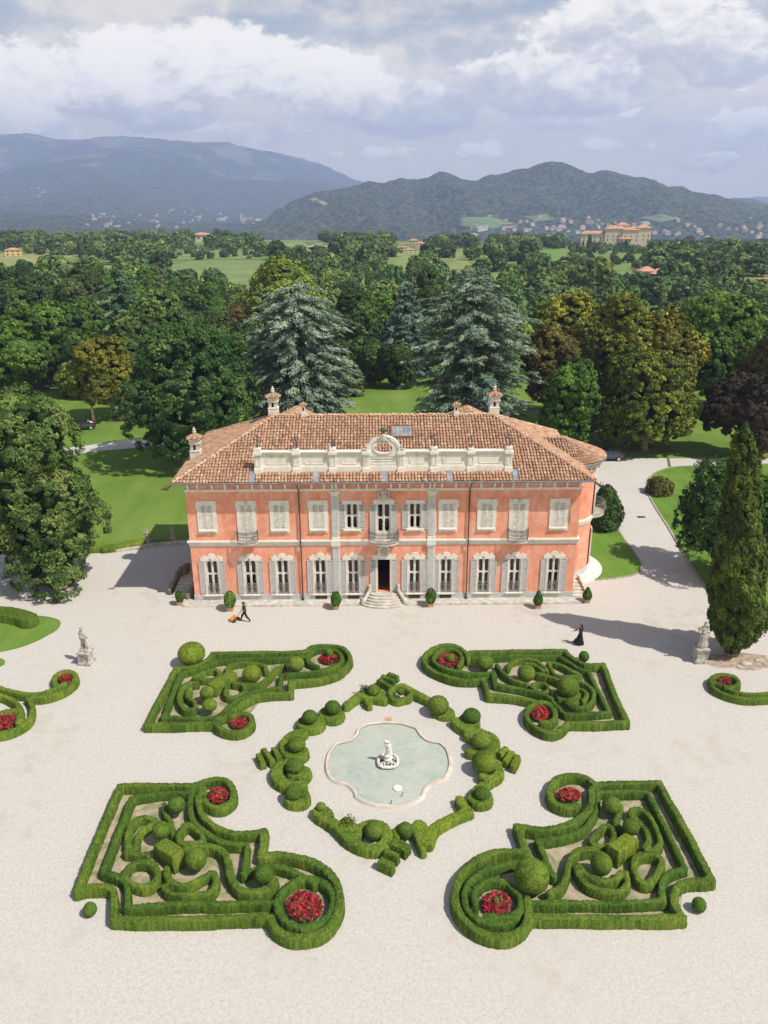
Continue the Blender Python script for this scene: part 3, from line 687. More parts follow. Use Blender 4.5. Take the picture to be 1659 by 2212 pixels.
obj('frame',casement(cx-.56,cx+.56,5.54,8.79,7.55,.75),w,M_wood);obj('pane',glass(cx-.56,cx+.56,6.3,8.79),w,M_glass)
csh=shutter(.50,3.2,4,9).mesh('shutter',[M_grey,M_louv])
for q in (cx-1.15,cx+.62): o=obj('shutter',csh,w);o.location=(q,-.035,5.58)
balcony(cx,1.24,1.25,5.66,6.62,True)
# carved shields
def shield(x,z,w_,h_,y,seed):
    rg=random.Random(seed)
    segs=[((x,y,z-h_*.1),(x,y,z+h_*.1),w_*.30,w_*.26),((x,y-.04,z+h_*.36),(x,y-.02,z+h_*.42),w_*.15,w_*.11),((x,y,z-h_*.36),(x,y-.02,z-h_*.46),w_*.16,w_*.08)]
    for s in (-1,1):
        segs+=[((x+s*w_*.36,y,z+h_*.22),(x+s*w_*.46,y-.02,z+h_*.06),w_*.10,w_*.07),((x+s*w_*.46,y,z+h_*.0),(x+s*w_*.34,y-.02,z-h_*.22),w_*.08,w_*.07),((x+s*w_*.3,y,z-h_*.32),(x+s*w_*.44,y-.02,z-h_*.40),w_*.07,w_*.05),((x+s*w_*.16,y-.05,z+h_*.36),(x+s*w_*.32,y-.02,z+h_*.30),w_*.07,w_*.06)]
    return seg_mesh('shield',segs,.035,M_stone,.02,lambda P,D:np.maximum(D,P[:,1]-(y+.08))+.006*np.sin(P[:,0]*60)*np.sin(P[:,2]*55))
obj('shield',shield(cx,9.60,.95,1.05,-.16,1),w)
dr=obj('doorway',MB().box(cx-.66,cx-.56,-.07,0,.7,3.82).box(cx+.54,cx+.66,-.07,0,.7,3.82).prism([(cx-.92,3.82),(cx+.92,3.82),(cx+.96,4.02),(cx+1.02,4.24),(cx+.86,4.30),(cx+.66,4.20),(cx+.50,4.30),(cx+.42,4.6),(cx+.60,4.86),(cx+.34,4.88),(cx+.22,5.02),(cx-.22,5.02),(cx-.34,4.88),(cx-.60,4.86),(cx-.42,4.6),(cx-.50,4.30),(cx-.66,4.20),(cx-.86,4.30),(cx-1.02,4.24),(cx-.96,4.02)],-.09,0),villa,M_trim)
dsh=shutter(.50,3.2,4,9).mesh('shutter',[M_grey,M_louv])
for q in (cx-1.16,cx+.64): o=obj('shutter',dsh,dr);o.location=(q,-.035,.64)
obj('shield',shield(cx,4.55,.62,.85,-.12,2),dr)
for s in (-1,1): obj('door_leaf',MB().box(cx+s*.53-.03,cx+s*.53+.03,.34,.90,.74,3.7),dr,M_wood)
# steps
b=MB()
for k in range(5):
    rx=2.22-.24*k;ry=1.68-.28*k;z1=.14*(k+1)+.02*(k==4)
    b.prism([(cx-rx,-.07)]+[(cx-rx*math.cos(math.pi*j/22),-.07-ry*math.sin(math.pi*j/22)**.8) for j in range(1,22)]+[(cx+rx,-.07)],z1-.155 if k else 0,z1,'z')
b.box(cx-.56,cx+.56,-.07,.34,.6,.74)
steps=obj('front_steps',b,villa,M_stone)
for s in (-1,1):
    sg=[((cx+s*1.22,-.15,1.25),(cx+s*1.24,-.22,.95),.14,.16),((cx+s*1.24,-.22,.95),(cx+s*1.45,-.55,.72),.15,.14),((cx+s*1.45,-.55,.72),(cx+s*1.72,-.95,.42),.14,.18),((cx+s*1.72,-.95,.42),(cx+s*1.80,-1.05,.22),.20,.17),((cx+s*1.22,-.17,1.42),(cx+s*1.20,-.27,1.40),.13,.08)]
    obj('scroll_baluster',seg_mesh('scroll_baluster',sg,.05,M_stone,.03),steps)
# platform
pl=[(-17.25,.35),(-17.42,-.2),(-17.30,-.7),(-17.0,-.98),(-16.6,-1.07),(16.3,-1.07),(16.75,-1.0),(17.05,-.75),(17.1,-.3),(16.9,.1),(16.3,.1),(-16.3,.1)]
b=MB().prism(pl,0,.13,'z').prism([(x*1.002,y-.05) for x,y in pl],.0,.07,'z');obj('platform',b,villa,M_stone)
# left flank stair
b=MB()
for k in range(6): b.box(-18.35+.05*k,-16.25,.7+.42*k,3.9,.13*k,.13*(k+1))
b.box(-18.0,-16.25,3.9,6.6,0,.80);obj('side_steps',b,villa,M_stone)
def wave_wall(pts,t,name,mat):
    """carved solid parapet: pts (x,y,ztop)"""
    P=catmull(pts,6);V=[];n=len(P)
    for i,(x,y,z) in enumerate(P):
        a=P[max(i-1,0)];c=P[min(i+1,n-1)];d=np.array([c[0]-a[0],c[1]-a[1]]);d/=np.linalg.norm(d)+1e-9;nx,ny=-d[1]*t/2,d[0]*t/2;zz=z+.05*math.sin(i*1.1)
        V+=[(x+nx,y+ny,0),(x-nx,y-ny,0),(x-nx,y-ny,zz),(x+nx,y+ny,zz)]
    Fs=[]
    for i in range(n-1):
        for k in range(4): Fs.append((4*i+k,4*i+(k+1)%4,4*i+4+(k+1)%4,4*i+4+k))
    Fs+=[(0,1,2,3),(4*n-1,4*n-2,4*n-3,4*n-4)]
    return npmesh(name,V,Fs,[mat])
M_darkstone=simple('dark_mottled_stone',(.22,.20,.14),.95,.1,.3,3.,(.08,.075,.05),bmp=.5)  # darker, browner and more mottled than the other stone
obj('side_balustrade',wave_wall([(-18.72,1.2,.35),(-18.6,1.7,.75),(-18.45,2.3,.85),(-18.35,2.9,1.3),(-18.1,3.5,1.55),(-17.75,3.9,1.75),(-17.6,4.6,1.5)],.24,'side_balustrade',M_darkstone),villa)
obj('side_balustrade',wave_wall([(-16.95,.1,.35),(-16.7,.5,.85),(-16.5,.9,1.15),(-16.35,1.7,1.35)],.22,'side_balustrade',M_darkstone),villa)
b=MB()
for k in range(5): b.box(16.26,17.5-.08*k,-.1+.45*k,2.6,.12*k+.1,.12*(k+1)+.1)
obj('side_steps',b,villa,M_stone)
obj('side_balustrade',wave_wall([(17.55,.1,.25),(17.45,.6,.6),(17.4,1.2,.75),(17.3,2.0,1.0),(17.25,2.6,1.05)],.18,'side_balustrade',M_stone),villa)
# ---- roof
SL=.4865;ZE=11.0;YE=-.9;XE=16.94;RX=9.5;RY=6.5;ZR=ZE+(RY-YE)*SL
ROOF_SKIP=[-10.62,-5.5,0.0,5.3,10.62]
def tiles(O,u,v,poly,rng,sp=.262,ln=.36,skip=None,r=.112):
    """cover tiles laid in columns on a roof plane; returns V,F,a"""
    O=np.array(O,float);u=np.array(u,float);v=np.array(v,float);nn=np.cross(u,v);nn/=np.linalg.norm(nn)
    poly=np.array(poly,float);lo,hi=poly.min(0),poly.max(0)
    cu=np.arange(lo[0]+sp*.5,hi[0],sp);cv=np.arange(lo[1]-.03,hi[1],ln);Ug,Vg=np.meshgrid(cu,cv,indexing='ij')
    U=Ug.ravel();Vv=Vg.ravel();col=np.repeat(np.arange(len(cu)),len(cv));row=np.tile(np.arange(len(cv)),len(cu))
    ins=np.zeros(len(U),bool);n=len(poly)
    Vc=Vv+ln*.35
    for i in range(n):
        x1,y1=poly[i];x2,y2=poly[(i+1)%n]
        c=((y1>Vc)!=(y2>Vc));xx=(x2-x1)*(Vc-y1)/((y2-y1) if y2!=y1 else 1e-9)+x1;ins^=(c&(U<xx))
    if skip is not None: ins&=~skip(U,Vv)
    U,Vv,col=U[ins],Vv[ins],col[ins];m=len(U)
    cj=rng.normal(0,.018,len(cu))[col];U=U+cj+rng.normal(0,.012,m);Vv=Vv+rng.normal(0,.02,m)
    k=5;th=np.pi*np.arange(k+1)/k;rr_=r*(1+rng.normal(0,.05,m))
    tw=rng.normal(0,.03,m)
    def ringv(vv,rad,h):
        a=U[:,None]-np.cos(th)*rad[:,None]+((vv-Vv)*tw)[:,None];z=np.sin(th)*rad[:,None]*.85+h[:,None]
        return O+a[...,None]*u+vv[:,None,None]*v+z[...,None]*nn
    A_=ringv(Vv,rr_,.055+rng.normal(0,.006,m));B_=ringv(Vv+ln*1.12,rr_*.86,np.full(m,.005))
    V=np.concatenate([A_,B_],1).reshape(-1,3);base=np.arange(m)[:,None]*(2*(k+1));i=np.arange(k)
    Fq=np.stack([base+i,base+i+1,base+k+2+i,base+k+1+i],-1).reshape(-1,4)
    av=np.repeat(np.clip(rng.beta(2.5,2.3,m)+.05*rng.normal(0,1,m),0,1),k)
    return V,Fq,av
rgt=np.random.default_rng(5);TV=[];TF=[];TA=[];tn=0
def addt(t):
    global tn
    V,Fq,a=t;TV.append(V);TF.append(Fq+tn);TA.append(a);tn+=len(V)
sl=math.sqrt(1+SL*SL);Lh=(RY-YE)*sl;W2=2*XE
skipf=lambda U,V_:(np.abs((U-XE)[:,None]-np.array(ROOF_SKIP)).min(1)<.26)&(V_<1.2)|((np.abs(U-XE)<10.35)&(V_>.95)&(V_<1.9))|((U-XE>.72)&(U-XE<2.52)&(V_>5.2)&(V_<6.75))
addt(tiles((-XE,YE,ZE),(1,0,0),(0,1/sl,SL/sl),[(0,0),(W2,0),(XE+RX,Lh),(XE-RX,Lh)],rgt,skip=skipf))
YB=2*RY-YE
addt(tiles((XE,YB,ZE),(-1,0,0),(0,-1/sl,SL/sl),[(0,0),(W2,0),(XE+RX,Lh),(XE-RX,Lh)],rgt))
D2=YB-YE;slx=(ZR-ZE)/(XE-RX);s2=math.sqrt(1+slx*slx);L2=(XE-RX)*s2
addt(tiles((-XE,YB,ZE),(0,-1,0),(1/s2,0,slx/s2),[(0,0),(D2,0),(D2/2,L2)],rgt))
addt(tiles((XE,YE,ZE),(0,1,0),(-1/s2,0,slx/s2),[(0,0),(D2,0),(D2/2,L2)],rgt))
# bow roof: short ridge running into the main slope, then a half cone
TC=(16.1,6.6);TR=3.62;TZ=12.45;TE=11.02;ts=math.hypot(TR,TZ-TE);tsl=(TZ-TE)/TR
for sgn in (-1,1):
    if sgn<0: addt(tiles((13.2,TC[1]-TR,TE),(1,0,0),(0,TR/ts,(TZ-TE)/ts),[(2.2,0),(TC[0]-13.2,0),(TC[0]-13.2,ts),(.3,ts)],rgt))
    else: addt(tiles((TC[0],TC[1]+TR,TE),(-1,0,0),(0,-TR/ts,(TZ-TE)/ts),[(0,0),(.7,0),(2.6,ts),(0,ts)],rgt))
def cone_tiles():
    V=[];A_=[];th=np.pi*np.arange(6)/5;row=0;sdist=-.03
    while sdist<ts-.25:
        r0=TR*(1-sdist/ts);r1=TR*(1-(sdist+.40)/ts);nn_=max(4,int(math.pi*r0/.25));z0=TE+(TZ-TE)*sdist/ts;z1=TE+(TZ-TE)*(sdist+.40)/ts;wf=math.pi*r0/nn_*.43
        for k in range(nn_):
            a=-math.pi/2+math.pi*(k+.5+rgt.normal(0,.04))/nn_;c_,s_=math.cos(a),math.sin(a);t=np.array([-s_,c_,0]);up=np.array([c_*(TZ-TE)/ts,s_*(TZ-TE)/ts,TR/ts])
            for rr2,zz,w_,h in ((r0,z0,wf,.055),(max(r1,.05),z1,wf*.85,.005)):
                o=np.array([TC[0]+rr2*c_,TC[1]+rr2*s_,zz])
                for q in th: V.append(o-t*math.cos(q)*w_+up*(math.sin(q)*w_*.85+h))
            A_.append(float(np.clip(rgt.beta(2.5,2.3),0,1)))
        sdist+=.36;row+=1
    m=len(A_);b_=np.arange(m)[:,None]*12;i=np.arange(5);Fq=np.stack([b_+i,b_+i+1,b_+7+i,b_+6+i],-1).reshape(-1,4);return np.array(V),Fq,np.repeat(A_,5)
addt(cone_tiles())
def ridge(p,q,n,w=.17):
    """a run of half round ridge tiles"""
    p=np.array(p,float);q=np.array(q,float);d=(q-p)/n;t=d/np.linalg.norm(d);s=np.cross(t,(0,0,1));s/=np.linalg.norm(s);up=np.cross(s,t)
    m=n;th=np.pi*np.arange(6)/5;V=[]
    for i in range(n):
        j=rgt.normal(0,.01,3)
        for e,(f_,rad,h) in enumerate(((0.,w,.03),(1.12,w*.86,-.01))):
            c=p+d*(i+f_)+j
            for a in th: V.append(c-s*math.cos(a)*rad+up*(math.sin(a)*rad*.75+h+.05))
    V=np.array(V);b_=np.arange(m)[:,None]*12;i=np.arange(5);Fq=np.stack([b_+i,b_+i+1,b_+7+i,b_+6+i],-1).reshape(-1,4)
    return V,Fq,np.repeat(np.clip(rgt.beta(3,2,m)*.6+.35,0,1),5)
for p,q,n in (((-RX,RY,ZR),(RX,RY,ZR),48),((-XE,YE,ZE),(-RX,RY,ZR),27),((XE,YE,ZE),(RX,RY,ZR),27),((-XE,YB,ZE),(-RX,RY,ZR),27),((XE,YB,ZE),(RX,RY,ZR),27),((13.7,TC[1],TZ),(TC[0]+.1,TC[1],TZ),6)): addt(ridge(p,q,n))
tile_me=npmesh('roof',np.concatenate(TV),np.concatenate(TF),[M_tile],v=np.concatenate(TA))
roof=obj('roof',tile_me,villa)
dk=MB().add([(-XE,YE,ZE),(XE,YE,ZE),(XE,YB,ZE),(-XE,YB,ZE),(-RX,RY,ZR),(RX,RY,ZR)],[(0,1,5,4),(1,2,5),(2,3,4,5),(3,0,4),(3,2,1,0)],.15)
V_=[(13.4,TC[1]-TR+1.0,TE+.3)]+[(x,y,TE-.01) for x,y in arc(TR,-math.pi/2,math.pi/2,22,TC)]+[(13.4,TC[1]+TR-1,TE+.3),(13.4,TC[1],TZ-.01),(TC[0],TC[1],TZ-.01)]
nv=len(V_);dk.add(V_,[(0,1,nv-1,nv-2),(nv-4,nv-3,nv-2,nv-1)]+[(i,i+1,nv-1) for i in range(1,23)],.15)
obj('deck',dk,roof,M_tile)
# gutters and pipes
g=MB();gp=[(-XE-.06,YB),(-XE-.06,YE-.07),(XE+.06,YE-.07),(XE+.06,3.3)]
g.tube([(x,y,10.95) for x,y in gp],.085,8);g.tube([(x,y,10.96) for x,y in arc(TR+.05,-math.pi/2,math.pi/2,20,TC)],.08,6)
g.box(-XE,XE,YE-.02,-.62,10.935,10.955)
obj('gutter',g,villa,M_zinc)
for x in (-6.95,7.02):
    obj('downpipe',MB().tube([(x,-.93,10.9),(x,-.88,10.72),(x-.02,-.5,10.35),(x,-.22,10.1),(x,-.14,9.8),(x,-.14,5.9),(x,-.26,5.7),(x,-.26,5.1),(x,-.14,4.9),(x,-.14,.15)],.055,7).box(x-.1,x+.1,-.26,-.04,.13,.22),villa,M_brown)
obj('downpipe',MB().tube([(HW+.1,.9,10.8),(HW+.1,.9,.4)],.055,7),villa,M_wood)
for x in ROOF_SKIP: obj('flashing',MB().add([(x-.22,YE,ZE+.06),(x+.22,YE,ZE+.06),(x+.22,.3,ZE+.06+1.2*SL),(x-.22,.3,ZE+.06+1.2*SL)],[(0,1,2,3)]),roof,M_flash)

# attic parapet
PY=.22;b=MB();xs=[-10.15,-7.05,-4.12,-1.42,1.42,4.08,7.05,10.12]
b.box(-10.4,-1.28,PY+.05,PY+.32,11.45,13.18).box(1.28,10.4,PY+.05,PY+.32,11.45,13.18).box(-1.28,1.28,PY+.03,PY+.31,11.45,12.82);b.box(-10.4,10.4,PY-.03,PY+.36,11.42,11.95);b.box(-10.4,10.4,PY,PY+.34,11.95,12.02)
[b.box(q*1.22,q*10.4,PY-.06,PY+.40,13.10,13.18).box(q*1.22,q*10.4,PY-.12,PY+.42,13.18,13.26).box(q*1.22,q*10.38,PY-.03,PY+.34,13.04,13.10) for q in (-1,1)]
para=None
cc=0.0
for i,x in enumerate(xs):
    w_=.28 if abs(x)>2 else .26;top=13.52 if abs(x)>5 or abs(x)<4.5 else 13.3
    if abs(x)<2: top=13.30
    if 6<abs(x)<8: top=13.40
    b.box(x-w_,x+w_,PY-.08,PY+.36,11.25,top-.14);b.box(x-w_-.07,x+w_+.07,PY-.20,PY+.40,11.22,11.85,taper=.93)
    b.box(x-w_-.08,x+w_+.08,PY-.20,PY+.42,13.0,13.22).box(x-w_+.02,x+w_-.02,PY-.14,PY+.36,13.22,top)
    if abs(x)<2:
        for q in (-.1,.1): b.box(x+q-.03,x+q+.03,PY-.11,PY-.08,12.05,12.85)
    else:
        rr_=lambda xa,xb,za,zb,c:[(xa+c,za),(xb-c,za),(xb,za+c),(xb,zb-c),(xb-c,zb),(xa+c,zb),(xa,zb-c),(xa,za+c)]
        b.ring(rr_(x-.17,x+.17,12.05,12.88,.07),rr_(x-.14,x+.14,12.08,12.85,.06),PY-.11,PY-.08)
for xa,xb in ((-9.8,-7.4),(-6.7,-4.5),(-3.75,-1.8),(1.8,3.75),(4.45,6.7),(7.4,9.8)):
    xa+=.28;xb-=.28
    b.ring(rr_(xa,xb,12.15,12.80,.14),rr_(xa+.04,xb-.04,12.19,12.76,.13),PY+.02,PY+.05)
xa,xb=-1.05,1.05;b.ring(rr_(xa,xb,12.1,12.42,.1),rr_(xa+.04,xb-.04,12.14,12.38,.09),PY+.0,PY+.05);b.box(-.95,.95,PY-.02,PY+.05,12.62,12.68)
N=36;outer=[];inner=[];mo=[];mi_=[]
for k in range(N):
    t=2*math.pi*k/N;c,s=math.cos(t),math.sin(t)
    outer.append((1.28*c,13.26+1.12*s) if s>=-1e-9 else (1.28*c,12.80));inner.append((.72*c,13.50+.40*s))
b.ring(outer,inner,PY-.02,PY+.32)
b.ring([(p[0]*1.16,13.50+(p[1]-13.50)*1.26) for p in inner],inner,PY-.10,PY-.02)
h=N//2;om=[(1.40*math.cos(math.pi*k/h),13.26+1.24*math.sin(math.pi*k/h)) for k in range(h+1)];im=[(1.20*math.cos(math.pi*k/h),13.26+1.03*math.sin(math.pi*k/h)) for k in range(h+1)]
b.prism(om+im[::-1],PY-.12,PY+.36)
parapet=obj('parapet',b,roof,M_trim)
def leafy(segs,name): return seg_mesh(name,segs,.045,M_stone,.02)
obj('carved_crest',leafy([((0,PY-.1,14.55),(0,PY-.12,14.05),.16,.10)]+[((s*.12,PY-.12,14.5),(s*.5,PY-.1,14.32),.11,.07) for s in (-1,1)]+[((s*.1,PY-.14,14.3),(s*.42,PY-.12,13.98),.09,.06) for s in (-1,1)],'carved_crest'),parapet)
for s in (-1,1): obj('carved_scroll',leafy([((s*1.45,PY-.05,13.36),(s*1.62,PY-.05,13.42),.13,.11),((s*1.36,PY-.05,13.6),(s*1.45,PY-.05,13.85),.11,.07)],'carved_scroll'),parapet)
# iron flower finials on the piers
def finial_mesh():
    b=MB();rg=random.Random(3);b.tube([(0,0,0),(0,0,.95)],.025,5)
    for k in range(9):
        a=2*math.pi*k/9+rg.random();r=rg.uniform(.22,.38);z=rg.uniform(.45,1.0)
        b.tube([(0,0,.1),(r*.55*math.cos(a),r*.55*math.sin(a),z*.4),(r*math.cos(a),r*math.sin(a),z*.75),(r*.8*math.cos(a),r*.8*math.sin(a),z)],.014,4)
        b.ball((r*.8*math.cos(a),r*.8*math.sin(a),z),.055,6,4)
    b.ball((0,0,1.0),.09,7,5);return b.mesh('iron_finial',M_iron)
fm=finial_mesh()
for x,z in ((-10.15,13.5),(-7.05,13.4),(-4.12,13.5),(4.08,13.5),(7.05,13.4),(10.12,13.5)):
    o=obj('iron_finial',fm,parapet);o.location=(x,PY+.12,z)
obj('iron_basket',MB().lathe([(.04,14.6),(.06,14.75),(.26,14.82),(.30,15.0),(.20,15.05),(.04,15.1)],(0,PY+.1,0),12).tube([(.0,PY+.1,15.0),(.1,PY+.1,15.3),(.28,PY+.1,15.35)],.02,4).tube([(.0,PY+.1,15.0),(-.1,PY+.1,15.25)],.02,4),parapet,M_iron)
# skylight
b=MB();x0,x1=.75,2.48;v0,v1=5.28,6.68
def rp_(x,v,h): return (x,YE+v/sl-h*SL/sl,ZE+v*SL/sl+h/sl)
def slab(b,x0,x1,v0,v1,h0,h1,mi=0):
    V=[rp_(x,v,h) for h in (h0,h1) for x,v in ((x0,v0),(x1,v0),(x1,v1),(x0,v1))];b.add(V,[(3,2,1,0),(4,5,6,7),(0,1,5,4),(1,2,6,5),(2,3,7,6),(3,0,4,7)],0,mi)
slab(b,x0-.10,x1+.10,v0-.12,v0,0,.22);slab(b,x0-.16,x0,v0,v1,0,.22);slab(b,x1,x1+.08,v0,v1,0,.22);slab(b,x0,x1,v1-.06,v1,0,.22)
sk=obj('skylight',b,roof,simple('rusty_frame',(.23,.09,.05),.8,.2,.2,4.))
b=MB();slab(b,x0,x1,v0,v1-.06,.14,.17);obj('pane',b,sk,simple('skylight_glass',(.30,.30,.28),.35,.4,.3,1.1,(.12,.12,.12)))
b=MB()
for k in range(1,5): q=x0+(x1-x0)*k/5;slab(b,q-.02,q+.02,v0,v1-.06,.17,.19)
obj('glazing_bar',b,sk,M_zinc)
# chimneys
def chimney(px,py_base,py_top,kind,dy):
    """stands where the sight line to its foot meets the roof"""
    r=ray(px,py_base);best=None
    for t in np.linspace(50,90,4000):
        p=CAM+r*t
        zz=min(ZE+(p[1]-YE)*SL,ZE+(YB-p[1])*SL,ZE+(XE-abs(p[0]))*slx)
        if p[2]<=zz+.0: best=p;break
    if best is None: best=FY(px,py_base,RY+.1)
    x,y,z=best;y+=dy;H=FY(px,py_top,y)[2]-z
    b=MB()
    if kind=='big':
        w=.38;hb=H*.73
        b.box(x-w-.05,x+w+.05,y-w-.05,y+w+.05,z-.6,z+hb*.34).box(x-w-.08,x+w+.08,y-w-.08,y+w+.08,z+hb*.34,z+hb*.38).box(x-w,x+w,y-w,y+w,z+hb*.38,z+hb*.72)
        b.box(x-w-.10,x+w+.10,y-w-.10,y+w+.10,z+hb*.72,z+hb*.77).box(x-w-.02,x+w+.02,y-w-.02,y+w+.02,z+hb*.77,z+hb*.95,taper=1.15).box(x-w-.16,x+w+.16,y-w-.16,y+w+.16,z+hb*.95,z+hb)
        za=z+hb*.44;zb_=z+hb*.62
        for d in ((0,-1),(1,0)):
            P=[(-.10,za),(.10,za),(.10,zb_)]+[(.10*math.cos(math.pi*k/6),zb_+.10*math.sin(math.pi*k/6)) for k in range(1,6)]+[(-.10,zb_)]
            if d[0]==0: b.prism([(x+a,c) for a,c in P],y-w-.012,y-w+.05,mi=2)
            else: b.prism([(y+a,c) for a,c in P],x+w-.05,x+w+.012,'x',mi=2)
        zc=z+hb;hr=H*.13
        for k in range(18):
            t=2*math.pi*k/18;c,s=math.cos(t),math.sin(t);b.tube([(x+c*(w+.32),y+s*(w+.32),zc-.02),(x+c*.14,y+s*.14,zc+hr)],[.09,.05],6,a=(k*37%10)/10,mi=1)
        b.lathe([(w+.26,-.02),(.10,hr)],(x,y,zc),14,a=.3,mi=1)
        b.lathe([(.16,hr-.02),(.12,hr+.06),(.20,hr+.16),(.10,hr+.26),(.17,hr+.34),(.06,hr+.46),(.08,hr+.52),(.02,hr+.60)],(x,y,zc),10,mi=3)
    else:
        w=.17;b.box(x-w-.04,x+w+.04,y-w-.04,y+w+.04,z-.4,z+H*.25).box(x-w,x+w,y-w,y+w,z+H*.25,z+H*.72).box(x-w-.06,x+w+.06,y-w-.06,y+w+.06,z+H*.72,z+H*.78)
        b.box(x-.07,x+.07,y-w-.012,y-w+.02,z+H*.42,z+H*.62,mi=2)
        for k in range(8):
            t=2*math.pi*k/8;b.tube([(x+math.cos(t)*.36,y+math.sin(t)*.36,z+H*.79),(x,y,z+H*.95)],[.08,.05],5,a=.6,mi=1)
        b.lathe([(.07,.9*H),(.05,H)],(x,y,z),8,mi=3)
    obj('chimney',b,roof,[M_white,M_tile,M_dark,M_stone])
chimney(424,988,928,'big',0);chimney(590,897,841,'big',.5);chimney(1068,897,837,'big',.5)
chimney(656,899,868,'small',.0);chimney(985,898,868,'small',.0)
# lightning rods
for px,py,pt in ((653,899,760),(1022,899,770)):
    p=FY(px,py,RY+.3);q=FY(px-1,pt,RY+.3);obj('lightning_rod',MB().tube([p,q],.018,4),roof,M_iron)
# rear wing roofs peeping over the ridge
for s in (-1,1):
    x0=s*7.9;zb=ZR-1.2;zt=ZR-.42;hw_=1.6;y0=7.3;y1=9.4;L=math.hypot(y1-y0,zt-zb);Ls=math.hypot(hw_,zt-zb)
    t1=tiles((x0-hw_,y0,zb),(1,0,0),(0,(y1-y0)/L,(zt-zb)/L),[(0,0),(2*hw_,0),(hw_,L)],rgt);n1=len(t1[0])
    t2=tiles((x0+hw_,y0,zb),(0,1,0),(-hw_/Ls,0,(zt-zb)/Ls),[(0,0),(4.5,0),(4.5,Ls),(y1-y0,Ls)],rgt);t3=tiles((x0-hw_,y0+4.5,zb),(0,-1,0),(hw_/Ls,0,(zt-zb)/Ls),[(0,0),(4.5,0),(4.5-(y1-y0),Ls),(0,Ls)],rgt)
    n2=n1+len(t2[0]);o=obj('rear_wing_roof',npmesh('rear_wing_roof',np.concatenate([t1[0],t2[0],t3[0]]),np.concatenate([t1[1],t2[1]+n1,t3[1]+n2]),[M_tile],v=np.concatenate([t1[2],t2[2],t3[2]])),roof)
    obj('deck',MB().add([(x0-hw_,y0,zb),(x0+hw_,y0,zb),(x0+hw_,y0+4.5,zb),(x0-hw_,y0+4.5,zb),(x0,y1,zt),(x0,y0+4.5,zt)],[(0,1,4),(1,2,5,4),(3,0,4,5),(2,3,5)],.3),o,M_tile)
# corner gargoyles
for s in (-1,1):
    x,y,z=s*(XE+.1),YE-.1,10.85
    sg=[((x,y,z),(x+s*.35,y-.18,z-.25),.07,.10),((x+s*.35,y-.18,z-.25),(x+s*.62,y-.28,z-.18),.10,.06),((x+s*.3,y-.15,z-.2),(x+s*.32,y-.1,z+.22),.04,.02),((x+s*.45,y-.2,z-.2),(x+s*.55,y-.12,z+.16),.04,.02),((x+s*.62,y-.28,z-.18),(x+s*.78,y-.33,z-.36),.05,.02),((x+s*.2,y-.1,z-.1),(x+s*.1,y-.3,z-.35),.04,.02)]
    obj('gargoyle',seg_mesh('gargoyle',sg,.04,simple('copper_dragon',(.10,.045,.03),.7),.015),roof)
# balcony on the bow
b=MB();t0,t1=-.55,.45;P=[(BC[0]+2.9*math.cos(t),BC[1]+2.9*math.sin(t)) for t in (t1,0,t0)]
A2=[(BC[0]+(2.9+1.15*math.sin(math.pi*(k+.6)/13.2))*math.cos(t0+(t1-t0)*k/12),BC[1]+(2.9+1.15*math.sin(math.pi*(k+.6)/13.2))*math.sin(t0+(t1-t0)*k/12)) for k in range(13)]
o=obj('balcony',MB().prism(A2+P,5.42,5.6,'z').prism([(a*.35+BC[0]*.65+1.9*.65,c*.5+BC[1]*.5) for a,c in A2],5.15,5.42,'z'),villa,M_stone)
r=MB()
for z,t,e in ((5.65,.015,0),(6.1,.012,.10),(6.62,.022,.02)): r.tube([(a+e,c,z) for a,c in A2],t,4)
for k in range(37):
    q=k/36*12;i=min(int(q),11);f_=q-i;a=A2[i][0]*(1-f_)+A2[i+1][0]*f_;c=A2[i][1]*(1-f_)+A2[i+1][1]*f_
    r.tube([(a,c,5.6),(a+.12,c,5.9),(a+.08,c,6.25),(a+.02,c,6.62)],.010,4)
    if k%2: r.tube([(a+.08,c+.08*(1-.6*j/8)*math.cos(j),6.1+.09*(1-.6*j/8)*math.sin(j)) for j in range(9)],.01,3)
obj('railing',r,o,M_irong)
# ================================================================ garden
def mat_leafy(name,cols,patch=.5):
    m,nt,b,pos=newmat(name,.75,.22)
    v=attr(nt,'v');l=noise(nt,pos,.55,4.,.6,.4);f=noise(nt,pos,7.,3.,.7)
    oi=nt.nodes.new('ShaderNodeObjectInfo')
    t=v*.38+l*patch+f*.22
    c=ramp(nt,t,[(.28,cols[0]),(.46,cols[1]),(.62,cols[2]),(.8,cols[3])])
    c=mixc(nt,1.,c,oi.outputs['Color'],'MULTIPLY')
    nt.links.new(c,b.inputs['Base Color'])
    tr=nt.nodes.new('ShaderNodeBsdfTranslucent');nt.links.new(c,tr.inputs[0]);mx=nt.nodes.new('ShaderNodeMixShader');mx.inputs[0].default_value=.12
    o=nt.nodes['Material Output'];nt.links.new(b.outputs[0],mx.inputs[1]);nt.links.new(tr.outputs[0],mx.inputs[2]);nt.links.new(mx.outputs[0],o.inputs[0])
    return m
M_hedge=mat_leafy('box_hedge_leaves',[(.028,.060,.006),(.072,.132,.012),(.145,.205,.022),(.24,.27,.05)])
M_flower=None
rg=np.random.default_rng(11)
